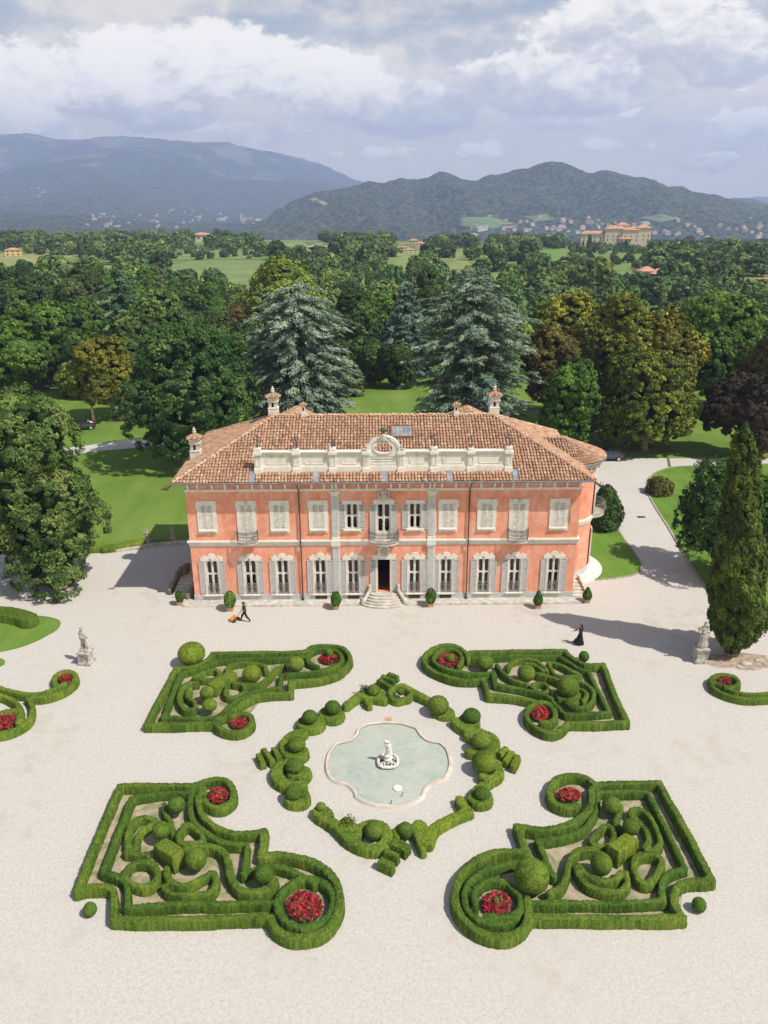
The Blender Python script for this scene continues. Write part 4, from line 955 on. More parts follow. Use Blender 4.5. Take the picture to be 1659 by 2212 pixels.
def scatter(V,Q,dens,size,lift=.01,rough=.7,sel=None):
    """little leaf faces over a quad surface"""
    P=V[Q];a=P[:,1]-P[:,0];b=P[:,3]-P[:,0];n=np.cross(P[:,2]-P[:,0],P[:,3]-P[:,1]);ar=np.linalg.norm(n,axis=1)*.5
    if sel is not None: ar=ar*sel
    N=int(ar.sum()*dens);i=rg.choice(len(Q),N,p=ar/ar.sum());u,w=rg.random((2,N,1))
    c=(P[i,0]*(1-u)+P[i,1]*u)*(1-w)+(P[i,3]*(1-u)+P[i,2]*u)*w;nn=n[i]/(np.linalg.norm(n[i],axis=1,keepdims=True)+1e-9)
    return leafquads(c+nn*lift*rg.random((N,1)),nn,size,rough)
def leafquads(c,nn,size,rough=.7,asp=1.3):
    N=len(c);d=nn+rg.normal(0,rough,(N,3));d/=np.linalg.norm(d,axis=1,keepdims=True)+1e-9
    t=np.cross(d,rg.normal(0,1,(N,3)));t/=np.linalg.norm(t,axis=1,keepdims=True)+1e-9;s=np.cross(d,t)
    z=(size*(.6+.8*rg.random((N,1)))) if np.isscalar(size) else size
    V=np.stack([c-t*z*asp*.5,c+s*z*.42,c+t*z*asp*.5,c-s*z*.42],1).reshape(-1,3)
    return V,np.arange(N*4).reshape(-1,4)
def join(parts):
    V=[];Q=[];A=[];n=0
    for v,q,a in parts: V.append(v);Q.append(q+n);A.append(a);n+=len(v)
    return np.concatenate(V),np.concatenate(Q),np.concatenate(A)
def dist_field(P,paths):
    D=np.full(len(P),1e9)
    for pts,w in paths:
        a,b=pts[:-1],pts[1:]
        for p,q in zip(a,b):
            e=q-p;L=e@e
            if L<1e-9: continue
            if w<0:                               # flat ended bar
                l_=math.sqrt(L);u=e/l_;m_=(p+q)/2;a_=np.abs((P-m_)@u)-l_/2;b__=np.abs((P-m_)@np.array([-u[1],u[0]]))+w/2;D=np.minimum(D,np.maximum(a_,b__));continue
            t=np.clip((P-p)@e/L,0,1);D=np.minimum(D,np.hypot(*(P-p-t[:,None]*e).T)-w/2)
    return D
def hedge_mesh(name,paths,h,cell=.09,dens=230,mat=None,z0=0.):
    allp=np.concatenate([p for p,_ in paths]);wm=max(abs(w) for _,w in paths)
    lo=allp.min(0)-wm/2-.25;n=np.ceil((allp.max(0)+wm/2+.25-lo)/cell).astype(int)+1
    gx,gy=np.meshgrid(np.arange(n[0]),np.arange(n[1]),indexing='ij');P=np.stack([gx,gy],-1).reshape(-1,2)*cell+lo
    D=dist_field(P,paths).reshape(n);D+=.035*np.sin(P[:,0]*2.3+np.sin(P[:,1]*3.1)).reshape(n)*.6
    gr=np.stack(np.gradient(D,cell),-1);gl=np.linalg.norm(gr,axis=-1,keepdims=True);gr=gr/np.maximum(gl,1e-6)
    ins=D<0;c=ins[:-1,:-1]|ins[1:,:-1]|ins[:-1,1:]|ins[1:,1:]
    XY=P.reshape(n[0],n[1],2).copy();Z=np.full(n,float(h))
    m1=ins&(D>-cell*.95);XY[m1]-=gr[m1]*(np.minimum(D[m1]+.05,cell))[:,None];Z[m1]=h-.03
    m2=~ins;XY[m2]-=gr[m2]*np.minimum(D[m2],cell*1.5)[:,None];Z[m2]=z0
    XY+=rg.normal(0,.012,XY.shape);Z+=np.where(ins,rg.normal(0,.014,n)+.025*np.sin(XY[...,0]*1.7)*np.sin(XY[...,1]*1.3),0)
    idx=-np.ones(n,int);use=np.zeros(n,bool)
    for a,b in ((0,0),(1,0),(0,1),(1,1)): use[a:n[0]-1+a,b:n[1]-1+b]|=c
    idx[use]=np.arange(use.sum());V=np.concatenate([XY[use],Z[use][:,None]],1);k=np.argwhere(c);i,j=k[:,0],k[:,1]
    Q=np.stack([idx[i,j],idx[i+1,j],idx[i+1,j+1],idx[i,j+1]],1)
    base=rg.random(len(Q))*.6
    Vl,Ql=scatter(V,Q,dens*1.3,.048,.008,.34)
    V,Q,A=join([(V,Q,base),(Vl,Ql,rg.random(len(Ql)))])
    return npmesh(name,V,Q,[mat or M_hedge],v=A)
def crop(x0,y0,x1,W=1659.):
    s=(x1-x0)/W;return lambda x,y:((x0+x*s)*.648,(y0+y*s)*.648)
c3=crop(200,2550,1200);c4=crop(1400,2550,2450);c5=crop(400,2100,1250);c6=crop(1350,2100,2200);c7=crop(800,2200,1800)
c8=crop(0,1950,450);c9=crop(1900,1350,2560,1327.)
CORN=[]
def trace(cr_,pts,z,closed=False,n=5,straight=False):
    P=[]
    for p in pts:
        w=G(*cr_(p[0],p[1]),z)[:2];P.append(w)
        if len(p)>2: P.append(w)
        if len(p)>2 and not closed: CORN.append(w)
    if straight: return np.array(P+([P[0]] if closed else []))
    Q=catmull(P,n,closed);return np.vstack([Q,Q[:1]]) if closed else Q
def hedge(cr_,name,label,h,items,cat='hedge',group=None,tint=None):
    paths=[]
    for it in items:
        w,pts=it[0],it[1];fl=it[2] if len(it)>2 else ''
        del CORN[:];P=trace(cr_,pts,h*.97,'c' in fl,straight='s' in fl);paths.append((P,w))
        for q in CORN:                              # square off the mitred corners
            k=int(np.argmin(np.hypot(*(P-q).T)));a=P[max(k-3,0)];b=P[min(k+4,len(P)-1)];u=(q-a)/(np.linalg.norm(q-a)+1e-9);v=(q-b)/(np.linalg.norm(q-b)+1e-9);d=u+v
            if .5<np.linalg.norm(d): e=q+d*w*.22;paths.append((np.array([e,e+.01]),w*.42))
    me=hedge_mesh(name,paths,h);o=obj(name,me);props(o,label,cat,group)
    if tint: o.color=(*tint,1)
    return o
def ppm(p):
    v=np.array(p)-CAM;c,s=math.cos(TH),math.sin(TH);return F/(v[1]*c-v[2]*s)
def ball(cr_,x,y,rpx,label,base=.30,sz=1.,tint=None,group=None,name='topiary_ball',drum=None):
    """clipped ball; (x,y) its middle in the view, rpx its half width there"""
    V0=cr_(x,y);sc=cr_(x+1,y)[0]-V0[0];r=.5
    for _ in range(4):
        p=G(*V0,base+r*sz*.9);r=rpx*sc/ppm(p)
    n,m=30,20;th=np.pi*np.arange(m+1)/m;ph=2*np.pi*np.arange(n)/n;T,Pp=np.meshgrid(th,ph,indexing='ij')
    rr_=r*(1+rg.normal(0,.012,T.shape));V=np.stack([rr_*np.sin(T)*np.cos(Pp),rr_*np.sin(T)*np.sin(Pp),rr_*sz*np.cos(T)+r*sz*.93],-1).reshape(-1,3)
    V[:,2]=np.maximum(V[:,2],-base);i,j=np.meshgrid(np.arange(m),np.arange(n),indexing='ij');j2=(j+1)%n
    Q=np.stack([i*n+j,(i+1)*n+j,(i+1)*n+j2,i*n+j2],-1).reshape(-1,4)
    Vl,Ql=scatter(V,Q,360,.048,.01,.34);V,Q,A=join([(V,Q,rg.random(len(Q))*.6),(Vl,Ql,rg.random(len(Ql)))])
    o=obj(name,npmesh(name,V,Q,[M_hedge],v=A));o.location=(p[0],p[1],base)
    if tint: o.color=(*tint,1)
    return props(o,label,'topiary',group)
def block(cr_,pts,z,label,h=.5,tint=None,slope=0.,group=None,name='clipped_hedge_block',w=None):
    """straight clipped bar from a to b (view points on its top)"""
    a=G(*cr_(*pts[0]),h)[:2];b=G(*cr_(*pts[1]),h)[:2];me=hedge_mesh(name,[(np.array([a,b]),-w)],h,.06)
    o=obj(name,me)
    if slope:
        n=len(me.vertices);co=np.empty(n*3,np.float32);me.vertices.foreach_get('co',co);co=co.reshape(-1,3);d=(b-a)/np.linalg.norm(b-a)
        t=np.clip(((co[:,:2]-a)@d)/np.linalg.norm(b-a),0,1);co[:,2]*=1+slope*t;me.vertices.foreach_set('co',co.ravel());me.update()
    if tint: o.color=(*tint,1)
    return props(o,label,'hedge',group)
LT=(1.35,1.25,1.2);DK=(.72,.85,.8);YG=(1.5,1.3,1.0)
def soil(name,cr_,pts): 
    sheet(name,[tuple(G(*cr_(p[0],p[1]),.3)[:2]) for p in pts],.012,M_soil)
H=.58;W=.44
# ---- near left parterre
soil('soil_near_left',c3,[(330,135,1),(95,700,1),(280,720),(300,880,1),(1150,880),(1250,930),(1400,940),(1550,800),(1480,600),(1300,520),(1120,520,1),(1130,390,1),(960,385),(840,310),(830,250),(930,200),(880,110),(780,130)])
hedge(c3,'parterre_hedge','outer hedge of the near left parterre, notched at its lower left corner',H,[
 (W,[(740,110),(540,108),(330,110,1),(270,250),(205,400),(145,550),(92,688,1),(150,672),(205,668),(262,672),(296,700),(300,760),(294,845,1),(600,850),(900,842),(1140,830)]),
 (W+.05,[(1128,365,1),(1122,430),(1112,500,1),(1190,492),(1290,503),(1390,530),(1470,575),(1525,640),(1548,720),(1540,800),(1505,870),(1440,925),(1350,950),(1270,945),(1200,905),(1165,845)]),
 (W,[(735,110),(790,90),(860,75),(920,85),(955,130),(955,185),(915,222),(865,232),(820,215),(800,185)]),
 (W,[(795,130),(765,180),(770,235),(800,290),(860,340),(940,368),(1030,372),(1128,365,1)])])
hedge(c3,'parterre_hedge','inner hedge of the near left parterre, framing the scrolls and the big flower ring',H-.06,[
 (W*.9,[(700,150),(550,152),(395,178,1),(350,300),(300,420),(240,588,1),(320,612),(358,640),(372,700),(370,785,1),(600,768),(900,762),(1150,758)]),
 (W*.9,[(735,110),(722,180),(720,240),(735,300),(780,350),(850,400),(930,430),(1035,435,1),(1030,510),(1015,598,1),(1065,575),(1120,555),(1200,555),(1290,585),(1360,620),(1400,650)]),
 (W*1.0,[(1355,620),(1435,635),(1492,680),(1515,750),(1495,820),(1440,870),(1360,895),(1280,880),(1220,830),(1205,770),(1225,700),(1280,650),(1355,622)],'')],tint=DK)
hedge(c3,'scroll_hedge','hooked scroll hedge at the upper left inside the near left parterre',H-.1,[(W*.88,[(375,450),(375,380),(405,315),(460,285),(520,300),(548,325)]),(W*.88,[(520,320),(465,350),(430,390),(422,450)]),(W*.92,[(370,480),(430,490),(480,490)])])
hedge(c3,'ring_hedge','round ring hedge with a bare middle in the near left parterre',H-.05,[(W*.92,[(360,600),(385,552),(445,533),(505,545),(538,590),(525,640),(475,668),(415,660),(375,635)],'c')])
hedge(c3,'triangle_hedge','triangular ring hedge with a small hole in the near left parterre',H-.05,[(W*.9,[(690,330),(655,385),(672,425),(735,430),(790,415),(770,370),(715,330)],'c')])
hedge(c3,'wave_hedge','broad S shaped hedge winding through the near left parterre',H+.02,[(W*1.05,[(700,462),(760,447),(840,448),(900,475),(930,535),(940,600),(965,655),(1005,690),(1080,700),(1150,680),(1185,635)])])
hedge(c3,'scroll_hedge','smile shaped loop hedge at the bottom of the near left parterre',H-.05,[(W*.92,[(590,570),(597,620),(640,655),(710,655),(770,625),(830,595)]),(W*.88,[(575,668),(600,700),(680,718),(770,712),(840,695),(862,640),(850,598)])])
hedge(c3,'scroll_hedge','short hooked hedge below the upper ball of the near left parterre',H-.1,[(W*.84,[(575,215),(580,265),(610,310),(622,370)])])
block(c3,[(545,420),(665,515)],0,'sloping clipped wedge of box in the middle of the near left parterre',h=.8,w=.85,slope=.35,tint=LT)
ball(c3,645,222,48,'dark round ball near the top of the near left parterre',.45,.9,DK);ball(c3,560,362,50,'round ball above the sloping wedge in the near left parterre',.45,.95)
ball(c3,752,522,58,'egg shaped ball in the middle of the near left parterre beside the wave hedge',.25,1.12);ball(c3,1125,605,53,'round ball at the right of the near left parterre by the big flower ring',.3,1.05,DK)
ball(c3,165,800,37,'small free standing ball in the notch of the near left parterre',.02,1.05,DK)
# ---- near right parterre
soil('soil_near_right',c4,[(925,120,1),(1265,115,1),(1530,620,1),(1385,640),(1375,820,1),(600,830),(480,900),(330,880),(220,760),(210,620),(320,500),(470,470),(570,480,1),(525,335,1),(680,350),(810,310),(840,240),(720,220),(690,140),(780,70)])
hedge(c4,'parterre_hedge','outer hedge of the near right parterre, notched at its lower right corner',H,[
 (W,[(920,98),(1100,92),(1262,90,1),(1350,250),(1440,410),(1538,600,1),(1470,605),(1400,610),(1355,635),(1340,690),(1348,740),(1388,798,1),(1200,802),(900,800),(590,795)]),
 (W+.05,[(920,98),(870,62),(790,50),(715,75),(682,135),(700,190),(760,218),(830,215)]),
 (W+.05,[(905,120),(905,190),(880,245),(820,290),(740,322),(640,338),(510,318,1),(535,390),(560,460,1),(470,452),(380,460),(290,500),(220,570),(185,660),(200,760),(270,850),(370,895),(470,895),(545,850),(572,780),(565,700)])])
hedge(c4,'parterre_hedge','inner hedge of the near right parterre, framing scrolls and the big flower ring',H-.06,[
 (W*.9,[(945,138),(1080,138),(1200,140,1),(1260,260),(1330,400),(1395,540,1),(1330,560),(1290,590),(1275,640),(1280,712,1),(1100,722),(850,722),(585,722)]),
 (W*.9,[(930,110),(935,190),(915,260),(865,330),(780,370),(700,385),(620,395,1),(650,460),(680,540),(705,580)]),
 (W*.92,[(500,508),(400,530),(320,560),(255,620),(232,700),(265,780),(345,825),(440,828),(515,790),(548,735)]),
 (W*.92,[(292,735),(288,670),(325,620),(395,600),(465,625),(520,680),(530,740),(490,790),(420,805),(350,790)])],tint=DK)
hedge(c4,'scroll_hedge','long looped hedge in the upper right of the near right parterre',H-.08,[(W*.88,[(1115,262),(1120,235),(1160,230),(1205,260),(1240,320),(1268,400),(1240,440),(1185,438),(1205,395),(1190,340),(1150,295)],'c')])
hedge(c4,'ring_hedge','pear shaped ring hedge in the right of the near right parterre',H-.05,[(W*.92,[(1125,510),(1160,470),(1230,470),(1275,500),(1262,550),(1225,605),(1180,620),(1145,590)],'c')])
hedge(c4,'triangle_hedge','triangular ring hedge in the near right parterre below the short hook',H-.08,[(W*.88,[(975,318),(930,355),(905,400),(940,428),(1000,415),(1022,370),(1005,325)],'c')])
hedge(c4,'wave_hedge','arched hedge rising from the bottom hedge in the near right parterre',H,[(W*.95,[(685,668),(740,640),(772,580),(785,510),(820,455),(880,440),(945,452),(985,485)])])
hedge(c4,'scroll_hedge','smile shaped double hedge at the bottom of the near right parterre',H-.05,[(W*.92,[(820,535),(845,590),(895,635),(975,660),(1055,660),(1092,620),(1085,560)]),(W*.88,[(835,525),(880,575),(950,602),(1020,600),(1062,560)])])
hedge(c4,'scroll_hedge','short hooked hedge between two balls of the near right parterre',H-.1,[(W*.84,[(1058,215),(1040,265),(1028,305),(1062,335)])])
block(c4,[(1120,372),(1010,465)],0,'sloping clipped wedge of box in the middle of the near right parterre',h=.8,w=.85,slope=.4,tint=YG)
ball(c4,590,588,92,'largest ball of the near right parterre beside the big flower ring',.1,.98,LT);ball(c4,1010,215,50,'round ball at the top of the near right parterre',.25,.95)
ball(c4,1112,328,44,'round ball above the sloping wedge in the near right parterre',.5,.95);ball(c4,955,522,56,'egg shaped ball in the middle of the near right parterre',.25,1.1);ball(c4,1470,738,37,'small free standing ball in the notch of the near right parterre',.02,1.1,DK)
# ---- far left parterre
soil('soil_far_left',c5,[(600,168),(370,265,1),(185,620,1),(620,620),(740,660),(850,600),(830,545),(900,450),(1105,420,1),(1115,345,1),(1300,330),(1480,230),(1420,110),(1200,160)])
hedge(c5,'parterre_hedge','outer hedge of the far left parterre, ending in loops at right and at the bottom',H,[
 (W,[(440,240),(365,243,1),(270,420),(170,612,1),(400,608),(600,600)]),
 (W,[(600,148),(900,143),(1190,138),(1240,110),(1330,95),(1430,108),(1490,155),(1490,210),(1420,275),(1310,312),(1215,325),(1108,330,1),(1110,405,1),(980,410),(880,425),(800,465),(745,510),(690,550),(630,575)]),
 (W,[(620,590),(650,635),(730,660),(810,645),(858,600),(845,555),(785,537),(715,558)]),(W*.9,[(440,240),(510,220),(570,185),(600,150)])])
hedge(c5,'parterre_hedge','inner hedge of the far left parterre, following the outer one',H-.08,[
 (W*.9,[(1190,172),(1000,180),(800,185),(640,195),(540,230),(395,275,1),(345,400),(280,565,1),(440,572),(600,568),(660,545),(720,480),(800,430),(900,390),(1040,372,1),(1045,290)]),
 (W*.92,[(1075,285),(1180,280),(1290,265),(1380,240),(1440,200),(1432,150),(1370,118),(1290,118),(1225,150),(1230,205),(1290,235)])],tint=DK)
hedge(c5,'ring_hedge','narrow oval ring hedge at the upper left inside the far left parterre',H-.1,[(W*.84,[(480,310),(540,268),(610,255),(648,275),(625,308),(550,318)],'c')])
hedge(c5,'scroll_hedge','horseshoe hedge opening downwards in the far left parterre',H-.1,[(W*.88,[(700,262),(715,225),(790,208),(870,212),(940,230),(950,262)])])
hedge(c5,'scroll_hedge','big curled scroll hedge at the left of the far left parterre',H,[(W*.92,[(500,338),(430,350),(392,400),(388,460),(425,510),(485,505),(482,465),(440,425),(455,375)])])
hedge(c5,'wave_hedge','slanting hedge running down from the right ball of the far left parterre',H-.05,[(W*.92,[(1068,222),(1010,255),(960,310),(890,350),(740,343)]),(W*.88,[(690,370),(690,420),(745,432),(810,395),(800,355)])])
block(c5,[(590,365),(740,280)],0,'sloping clipped wedge of box in the middle of the far left parterre',h=.8,w=.85,slope=.2,tint=LT)
ball(c5,465,155,88,'largest light green ball on the upper left corner of the far left parterre',.25,.82,YG);ball(c5,858,288,62,'light green ball in the middle of the far left parterre',.25,.92,YG)
ball(c5,1143,222,56,'light green ball at the right of the far left parterre by the looped end',.25,.85,LT);ball(c5,568,412,48,'upper of the two lower left balls in the far left parterre',.35,.95)
ball(c5,583,490,47,'lower of the two lower left balls in the far left parterre',.35,.9,LT);ball(c5,1362,152,26,'small ball standing in the red flowers of the far left parterre',.3,1.1)
# ---- far right parterre
soil('soil_far_right',c6,[(430,150),(1040,140,1),(1110,215),(1280,230,1),(1440,605,1),(1060,615),(960,670),(840,620),(790,540),(840,465),(540,430,1),(505,330),(300,315),(140,220),(190,110),(330,100)])
hedge(c6,'parterre_hedge','outer hedge of the far right parterre with its looped left end and round bottom loop',H,[
 (W,[(425,140),(740,133),(1045,130,1),(1070,165),(1120,197),(1180,222),(1292,220,1),(1350,380),(1445,592,1),(1250,600),(1055,602)]),
 (W,[(415,190),(400,150),(350,110),(280,95),(200,108),(135,155),(130,215),(190,265),(290,305),(400,322),(512,315,1),(540,418,1),(680,428),(800,450),(860,470)]),
 (W,[(1055,602),(1010,650),(940,665),(860,635),(800,580),(792,520),(840,478),(910,468),(965,505),(980,560),(950,592),(890,592)])])
hedge(c6,'parterre_hedge','inner hedge of the far right parterre, following the outer one',H-.08,[
 (W*.9,[(440,182),(700,165),(1000,165,1),(1070,210),(1130,245),(1195,265,1),(1260,400),(1330,530,1),(1200,540),(1050,545),(1000,500),(965,465)]),
 (W*.92,[(575,270),(588,350,1),(740,378),(880,410),(955,440)]),(W*.92,[(560,278),(440,278),(320,262),(215,225),(185,180),(225,130),(300,118),(355,145),(372,190),(350,230)])],tint=DK)
hedge(c6,'scroll_hedge','long bowed hedge left of the middle ball in the far right parterre',H-.08,[(W*.88,[(600,222),(635,270),(700,320),(790,345)])])
hedge(c6,'scroll_hedge','double arched hedge above the middle ball in the far right parterre',H-.1,[(W*.84,[(668,245),(690,205),(770,185),(850,195),(905,235),(930,272)]),(W*.8,[(780,215),(850,225),(900,265)])])
hedge(c6,'ring_hedge','pointed ring hedge at the upper right inside the far right parterre',H-.08,[(W*.84,[(935,205),(1010,222),(1085,262),(1140,292),(1050,300),(980,290),(955,255)],'c')])
hedge(c6,'straight_hedge','short straight hedge between the two large balls of the far right parterre',H+.02,[(W*.92,[(865,280),(960,308),(1030,338)])])
hedge(c6,'ring_hedge','small oval ring hedge left of the large ball in the far right parterre',H-.1,[(W*.8,[(825,360),(870,340),(925,355),(930,395),(870,395)],'c')])
hedge(c6,'scroll_hedge','nested crescent hedges right of the large ball in the far right parterre',H-.08,[(W*.92,[(1100,325),(1175,345),(1228,400),(1215,465),(1150,500),(1090,490)]),(W*.84,[(1150,385),(1185,415),(1160,455)]),(W*.92,[(985,400),(1010,440),(1080,445),(1130,415)])])
ball(c6,520,213,55,'round ball by the looped left end of the far right parterre',.25,.85);ball(c6,790,283,58,'light green ball in the middle of the far right parterre',.25,.9,LT)
ball(c6,1060,372,72,'largest ball of the far right parterre with a bare brownish patch',.3,.92,(.95,1,.7));ball(c6,1165,173,33,'small ball in the upper right notch of the far right parterre',.02,1.1,DK)
ball(c6,296,186,28,'small ball standing in the red flowers of the far right parterre',.3,1.05);ball(c6,1085,480,50,'low flattened ball below the largest one in the far right parterre',.1,.75,DK)
# ---- ring round the pool
h2=.5
hedge(c7,'wedge_hedge','wedge shaped hedge left of the bars behind the pool',h2,[(0.63,[(590,240),(650,195),(700,165)]),(1.13,[(690,185),(760,178)]),(0.67,[(740,200),(795,210)]),(0.50,[(700,215),(712,240)])],tint=LT)
hedge(c7,'drum_hedge','low round drum under the ball left of the wedge hedge behind the pool',h2-.1,[(1.60,[(497,290),(515,300)])],tint=LT)
ball(c7,512,264,44,'dark ball on the drum left of the wedge hedge behind the pool',.35,.85,DK);ball(c7,738,168,36,'small ball on the wedge hedge behind the pool',.4,.8)
tp=props(obj('shrub',npmesh('shrub',*(lambda r:(r[0],r[1],[M_hedge]))(leafquads(np.array([(*G(*c7(690,150),.7)[:2],.55)])+rg.normal(0,.16,(260,3))*(1,1,.8),np.array([(0,0,1.)]*260),.09)),v=rg.random(260))),'shaggy untrimmed tuft on the wedge hedge behind the pool','shrub')  # loose leaf tuft of the wedge hedge itself, no separate shrub
bars=[(c7,[(765,100),(835,145)],'front'),(c7,[(782,82),(858,112)],'middle'),(c7,[(815,70),(878,92)],'rear')]
for cr_,p,n in bars: block(cr_,p,0,n+' one of the three clipped bars behind the pool',h=.5,w=.42,group='clipped bars behind the pool')
hedge(c7,'ring_hedge','pointed hedge ring with a small ball behind the pool right of the bars',h2,[(0.42,[(835,205),(835,160),(880,140),(925,150)]),(0.42,[(835,205),(870,218),(905,208)]),(0.59,[(900,140),(960,172),(1010,200),(1060,222)]),(0.42,[(925,205),(950,182)])],tint=LT)
ball(c7,888,175,21,'smallest ball inside the pointed ring behind the pool',.3,1.)
ball(c7,1097,252,58,'large ball at the right end of the pointed hedge behind the pool',.15,.9);hedge(c7,'drum_hedge','low drum under the large ball right behind the pool',h2-.15,[(1.43,[(1115,278),(1130,285)])],tint=LT)
hedge(c7,'drum_hedge','low round drum at the upper left of the pool ring',h2-.05,[(1.76,[(385,345),(400,345)])],tint=LT);ball(c7,386,316,43,'dark ball on the round drum at the upper left of the pool ring',.4,.85,DK)
hedge(c7,'hook_hedge','hooked hedge at the left of the pool ring above the left bars',h2,[(0.80,[(345,395),(290,415),(250,455),(258,505),(290,520)]),(1.34,[(310,505),(325,508)])],tint=LT);ball(c7,312,468,50,'round ball on the hooked hedge above the left bars',.35,.85)
for n,p in (('outer',[(100,512),(130,572)]),('middle',[(128,485),(182,560)]),('inner',[(182,475),(218,535)])): block(c7,p,0,n+' one of the three clipped bars left of the pool',h=.5,w=.42,tint=LT,group='clipped bars left of the pool')
hedge(c7,'hook_hedge','hooked hedge with two balls at the lower left of the pool ring',h2,[(0.80,[(280,560),(222,582),(200,622),(230,668),(290,690),(340,680)]),(1.30,[(320,615),(340,618)]),(1.43,[(312,755),(325,755)]),(0.76,[(330,690),(345,740)])],tint=LT)
ball(c7,303,588,50,'upper ball of the hooked hedge at the lower left of the pool ring',.3,.8);ball(c7,300,732,50,'lower ball of the hooked hedge at the lower left of the pool ring',.3,.85)
hedge(c7,'hook_hedge','stepped hedge with two balls at the upper right of the pool ring',h2,[(1.26,[(1262,325),(1280,330)]),(0.76,[(1195,335),(1250,375),(1330,395),(1395,430),(1408,480),(1360,510)]),(0.67,[(1265,410),(1310,430)]),(0.59,[(1270,500),(1310,510)])],tint=LT)
ball(c7,1282,310,50,'dark ball at the top of the stepped hedge right of the pool',.35,.8,DK);ball(c7,1337,450,54,'light ball in the middle of the stepped hedge right of the pool',.3,.9,LT)
for n,p in (('inner',[(1478,478),(1430,515)]),('middle',[(1505,500),(1465,560)]),('outer',[(1540,520),(1505,590)])): block(c7,p,0,n+' one of the three clipped bars right of the pool',h=.5,w=.42,tint=YG,group='clipped bars right of the pool')
ball(c7,1350,568,69,'largest ball at the right of the pool ring',.1,.9,(1.1,1.05,.8))
hedge(c7,'hook_hedge','curved hedge below the largest ball right of the pool',h2,[(0.67,[(1425,570),(1432,615),(1395,650),(1345,640)]),(0.59,[(1400,650),(1340,690),(1300,720)]),(1.43,[(1325,755),(1335,755)])],tint=LT)
ball(c7,1337,740,43,'dark ball at the lower right end of the pool ring',.3,.85,DK)
hedge(c7,'wave_hedge','long wavy hedge at the lower left of the pool ring ending in a ring',h2,[(1.09,[(450,835),(465,850)]),(0.67,[(465,865),(530,910),(590,970),(650,1015),(730,1035),(800,1010),(815,955),(785,915),(720,900),(670,920)]),(1.01,[(590,905),(630,945)])],tint=LT)
ball(c7,447,812,28,'small ball at the left end of the long wavy hedge',.4,.8,LT);ball(c7,740,945,50,'round ball in the ring of the long wavy hedge',.1,1.05)
tp=props(obj('shrub',npmesh('shrub',*(lambda r:(r[0],r[1],[M_hedge]))(leafquads(np.array([(*G(*c7(598,885),.7)[:2],.6)])+rg.normal(0,.16,(260,3))*(1,1,.8),np.array([(0,0,1.)]*260),.09)),v=rg.random(260))),'shaggy tuft on the long wavy hedge before the pool','shrub')  # leaf tuft growing out of the wavy hedge, not a planted shrub
for n,p,w_ in (('rear',[(838,995),(935,1040)],.66),('middle',[(798,1048),(880,1082)],.40),('front',[(770,1098),(852,1135)],.46)): block(c7,p,0,n+' one of the three clipped bars in front of the pool',h=.6,w=w_,group='clipped bars in front of the pool')
hedge(c7,'ring_hedge','small hedge loop with a ball right above the front bars',h2,[(0.42,[(870,990),(860,945),(890,915),(940,915),(970,950),(990,1000),(1010,1045)])],tint=LT);ball(c7,915,945,44,'round ball in the small loop above the front bars',.1,1.1,DK)
hedge(c7,'wave_hedge','angular hedge at the lower right of the pool ring',h2,[(0.84,[(990,910),(1030,990)]),(0.63,[(1040,1000),(1070,930),(1130,890),(1200,855),(1262,830,1),(1235,800),(1215,765)])],tint=YG)
# ---- hedges at the left and right edges
hedge(c8,'scroll_hedge','scroll hedge at the left edge holding two red flower beds',.55,[(W,[(690,1225),(660,1170),(680,1110),(760,1065),(850,1058),(920,1095),(925,1160),(870,1230),(770,1290),(650,1340),(520,1370),(400,1375)]),
 (W,[(790,1200),(700,1250),(560,1310),(420,1335),(280,1330),(140,1300),(0,1255),(-150,1190)]),(W,[(-60,1330),(60,1365),(170,1420),(240,1490),(255,1570),(240,1640)]),(W,[(340,1390),(385,1460),(385,1580),(320,1680),(200,1760),(50,1810),(-120,1830)]),(W,[(230,1530),(120,1535),(-20,1570),(-160,1640)]),(W*1.3,[(250,1600),(230,1680)])],tint=LT)
hedge(c8,'low_hedge','short thick hedge on the small lawn at the left edge',.75,[(1.5,[(-200,300),(0,312),(130,330),(260,360),(340,395)])],tint=(1.15,1.1,1))
hedge(c9,'scroll_hedge','scroll hedge at the right edge round a small flower bed',.5,[(W*.95,[(1000,1870),(960,1850),(955,1825),(1000,1805),(1060,1805),(1115,1825),(1130,1862),(1090,1888),(1030,1880)]),(W*.95,[(945,1835),(955,1880),(1010,1920),(1100,1950),(1200,1965),(1330,1958),(1500,1930)]),(W*.84,[(1040,1890),(1130,1925),(1230,1935),(1340,1925),(1480,1880)])])
b8=crop(0,1250,700,1239.)
hedge(b8,'border_hedge','low clipped hedge along the stone edge of the left lawn',.6,[(.9,[(615,1012),(700,1000),(780,985),(835,975)])],tint=YG)
hedge(b8,'border_hedge','end of the low hedge half hidden by the large left tree',.6,[(.9,[(440,1010),(520,1010),(590,1008)])],tint=YG)
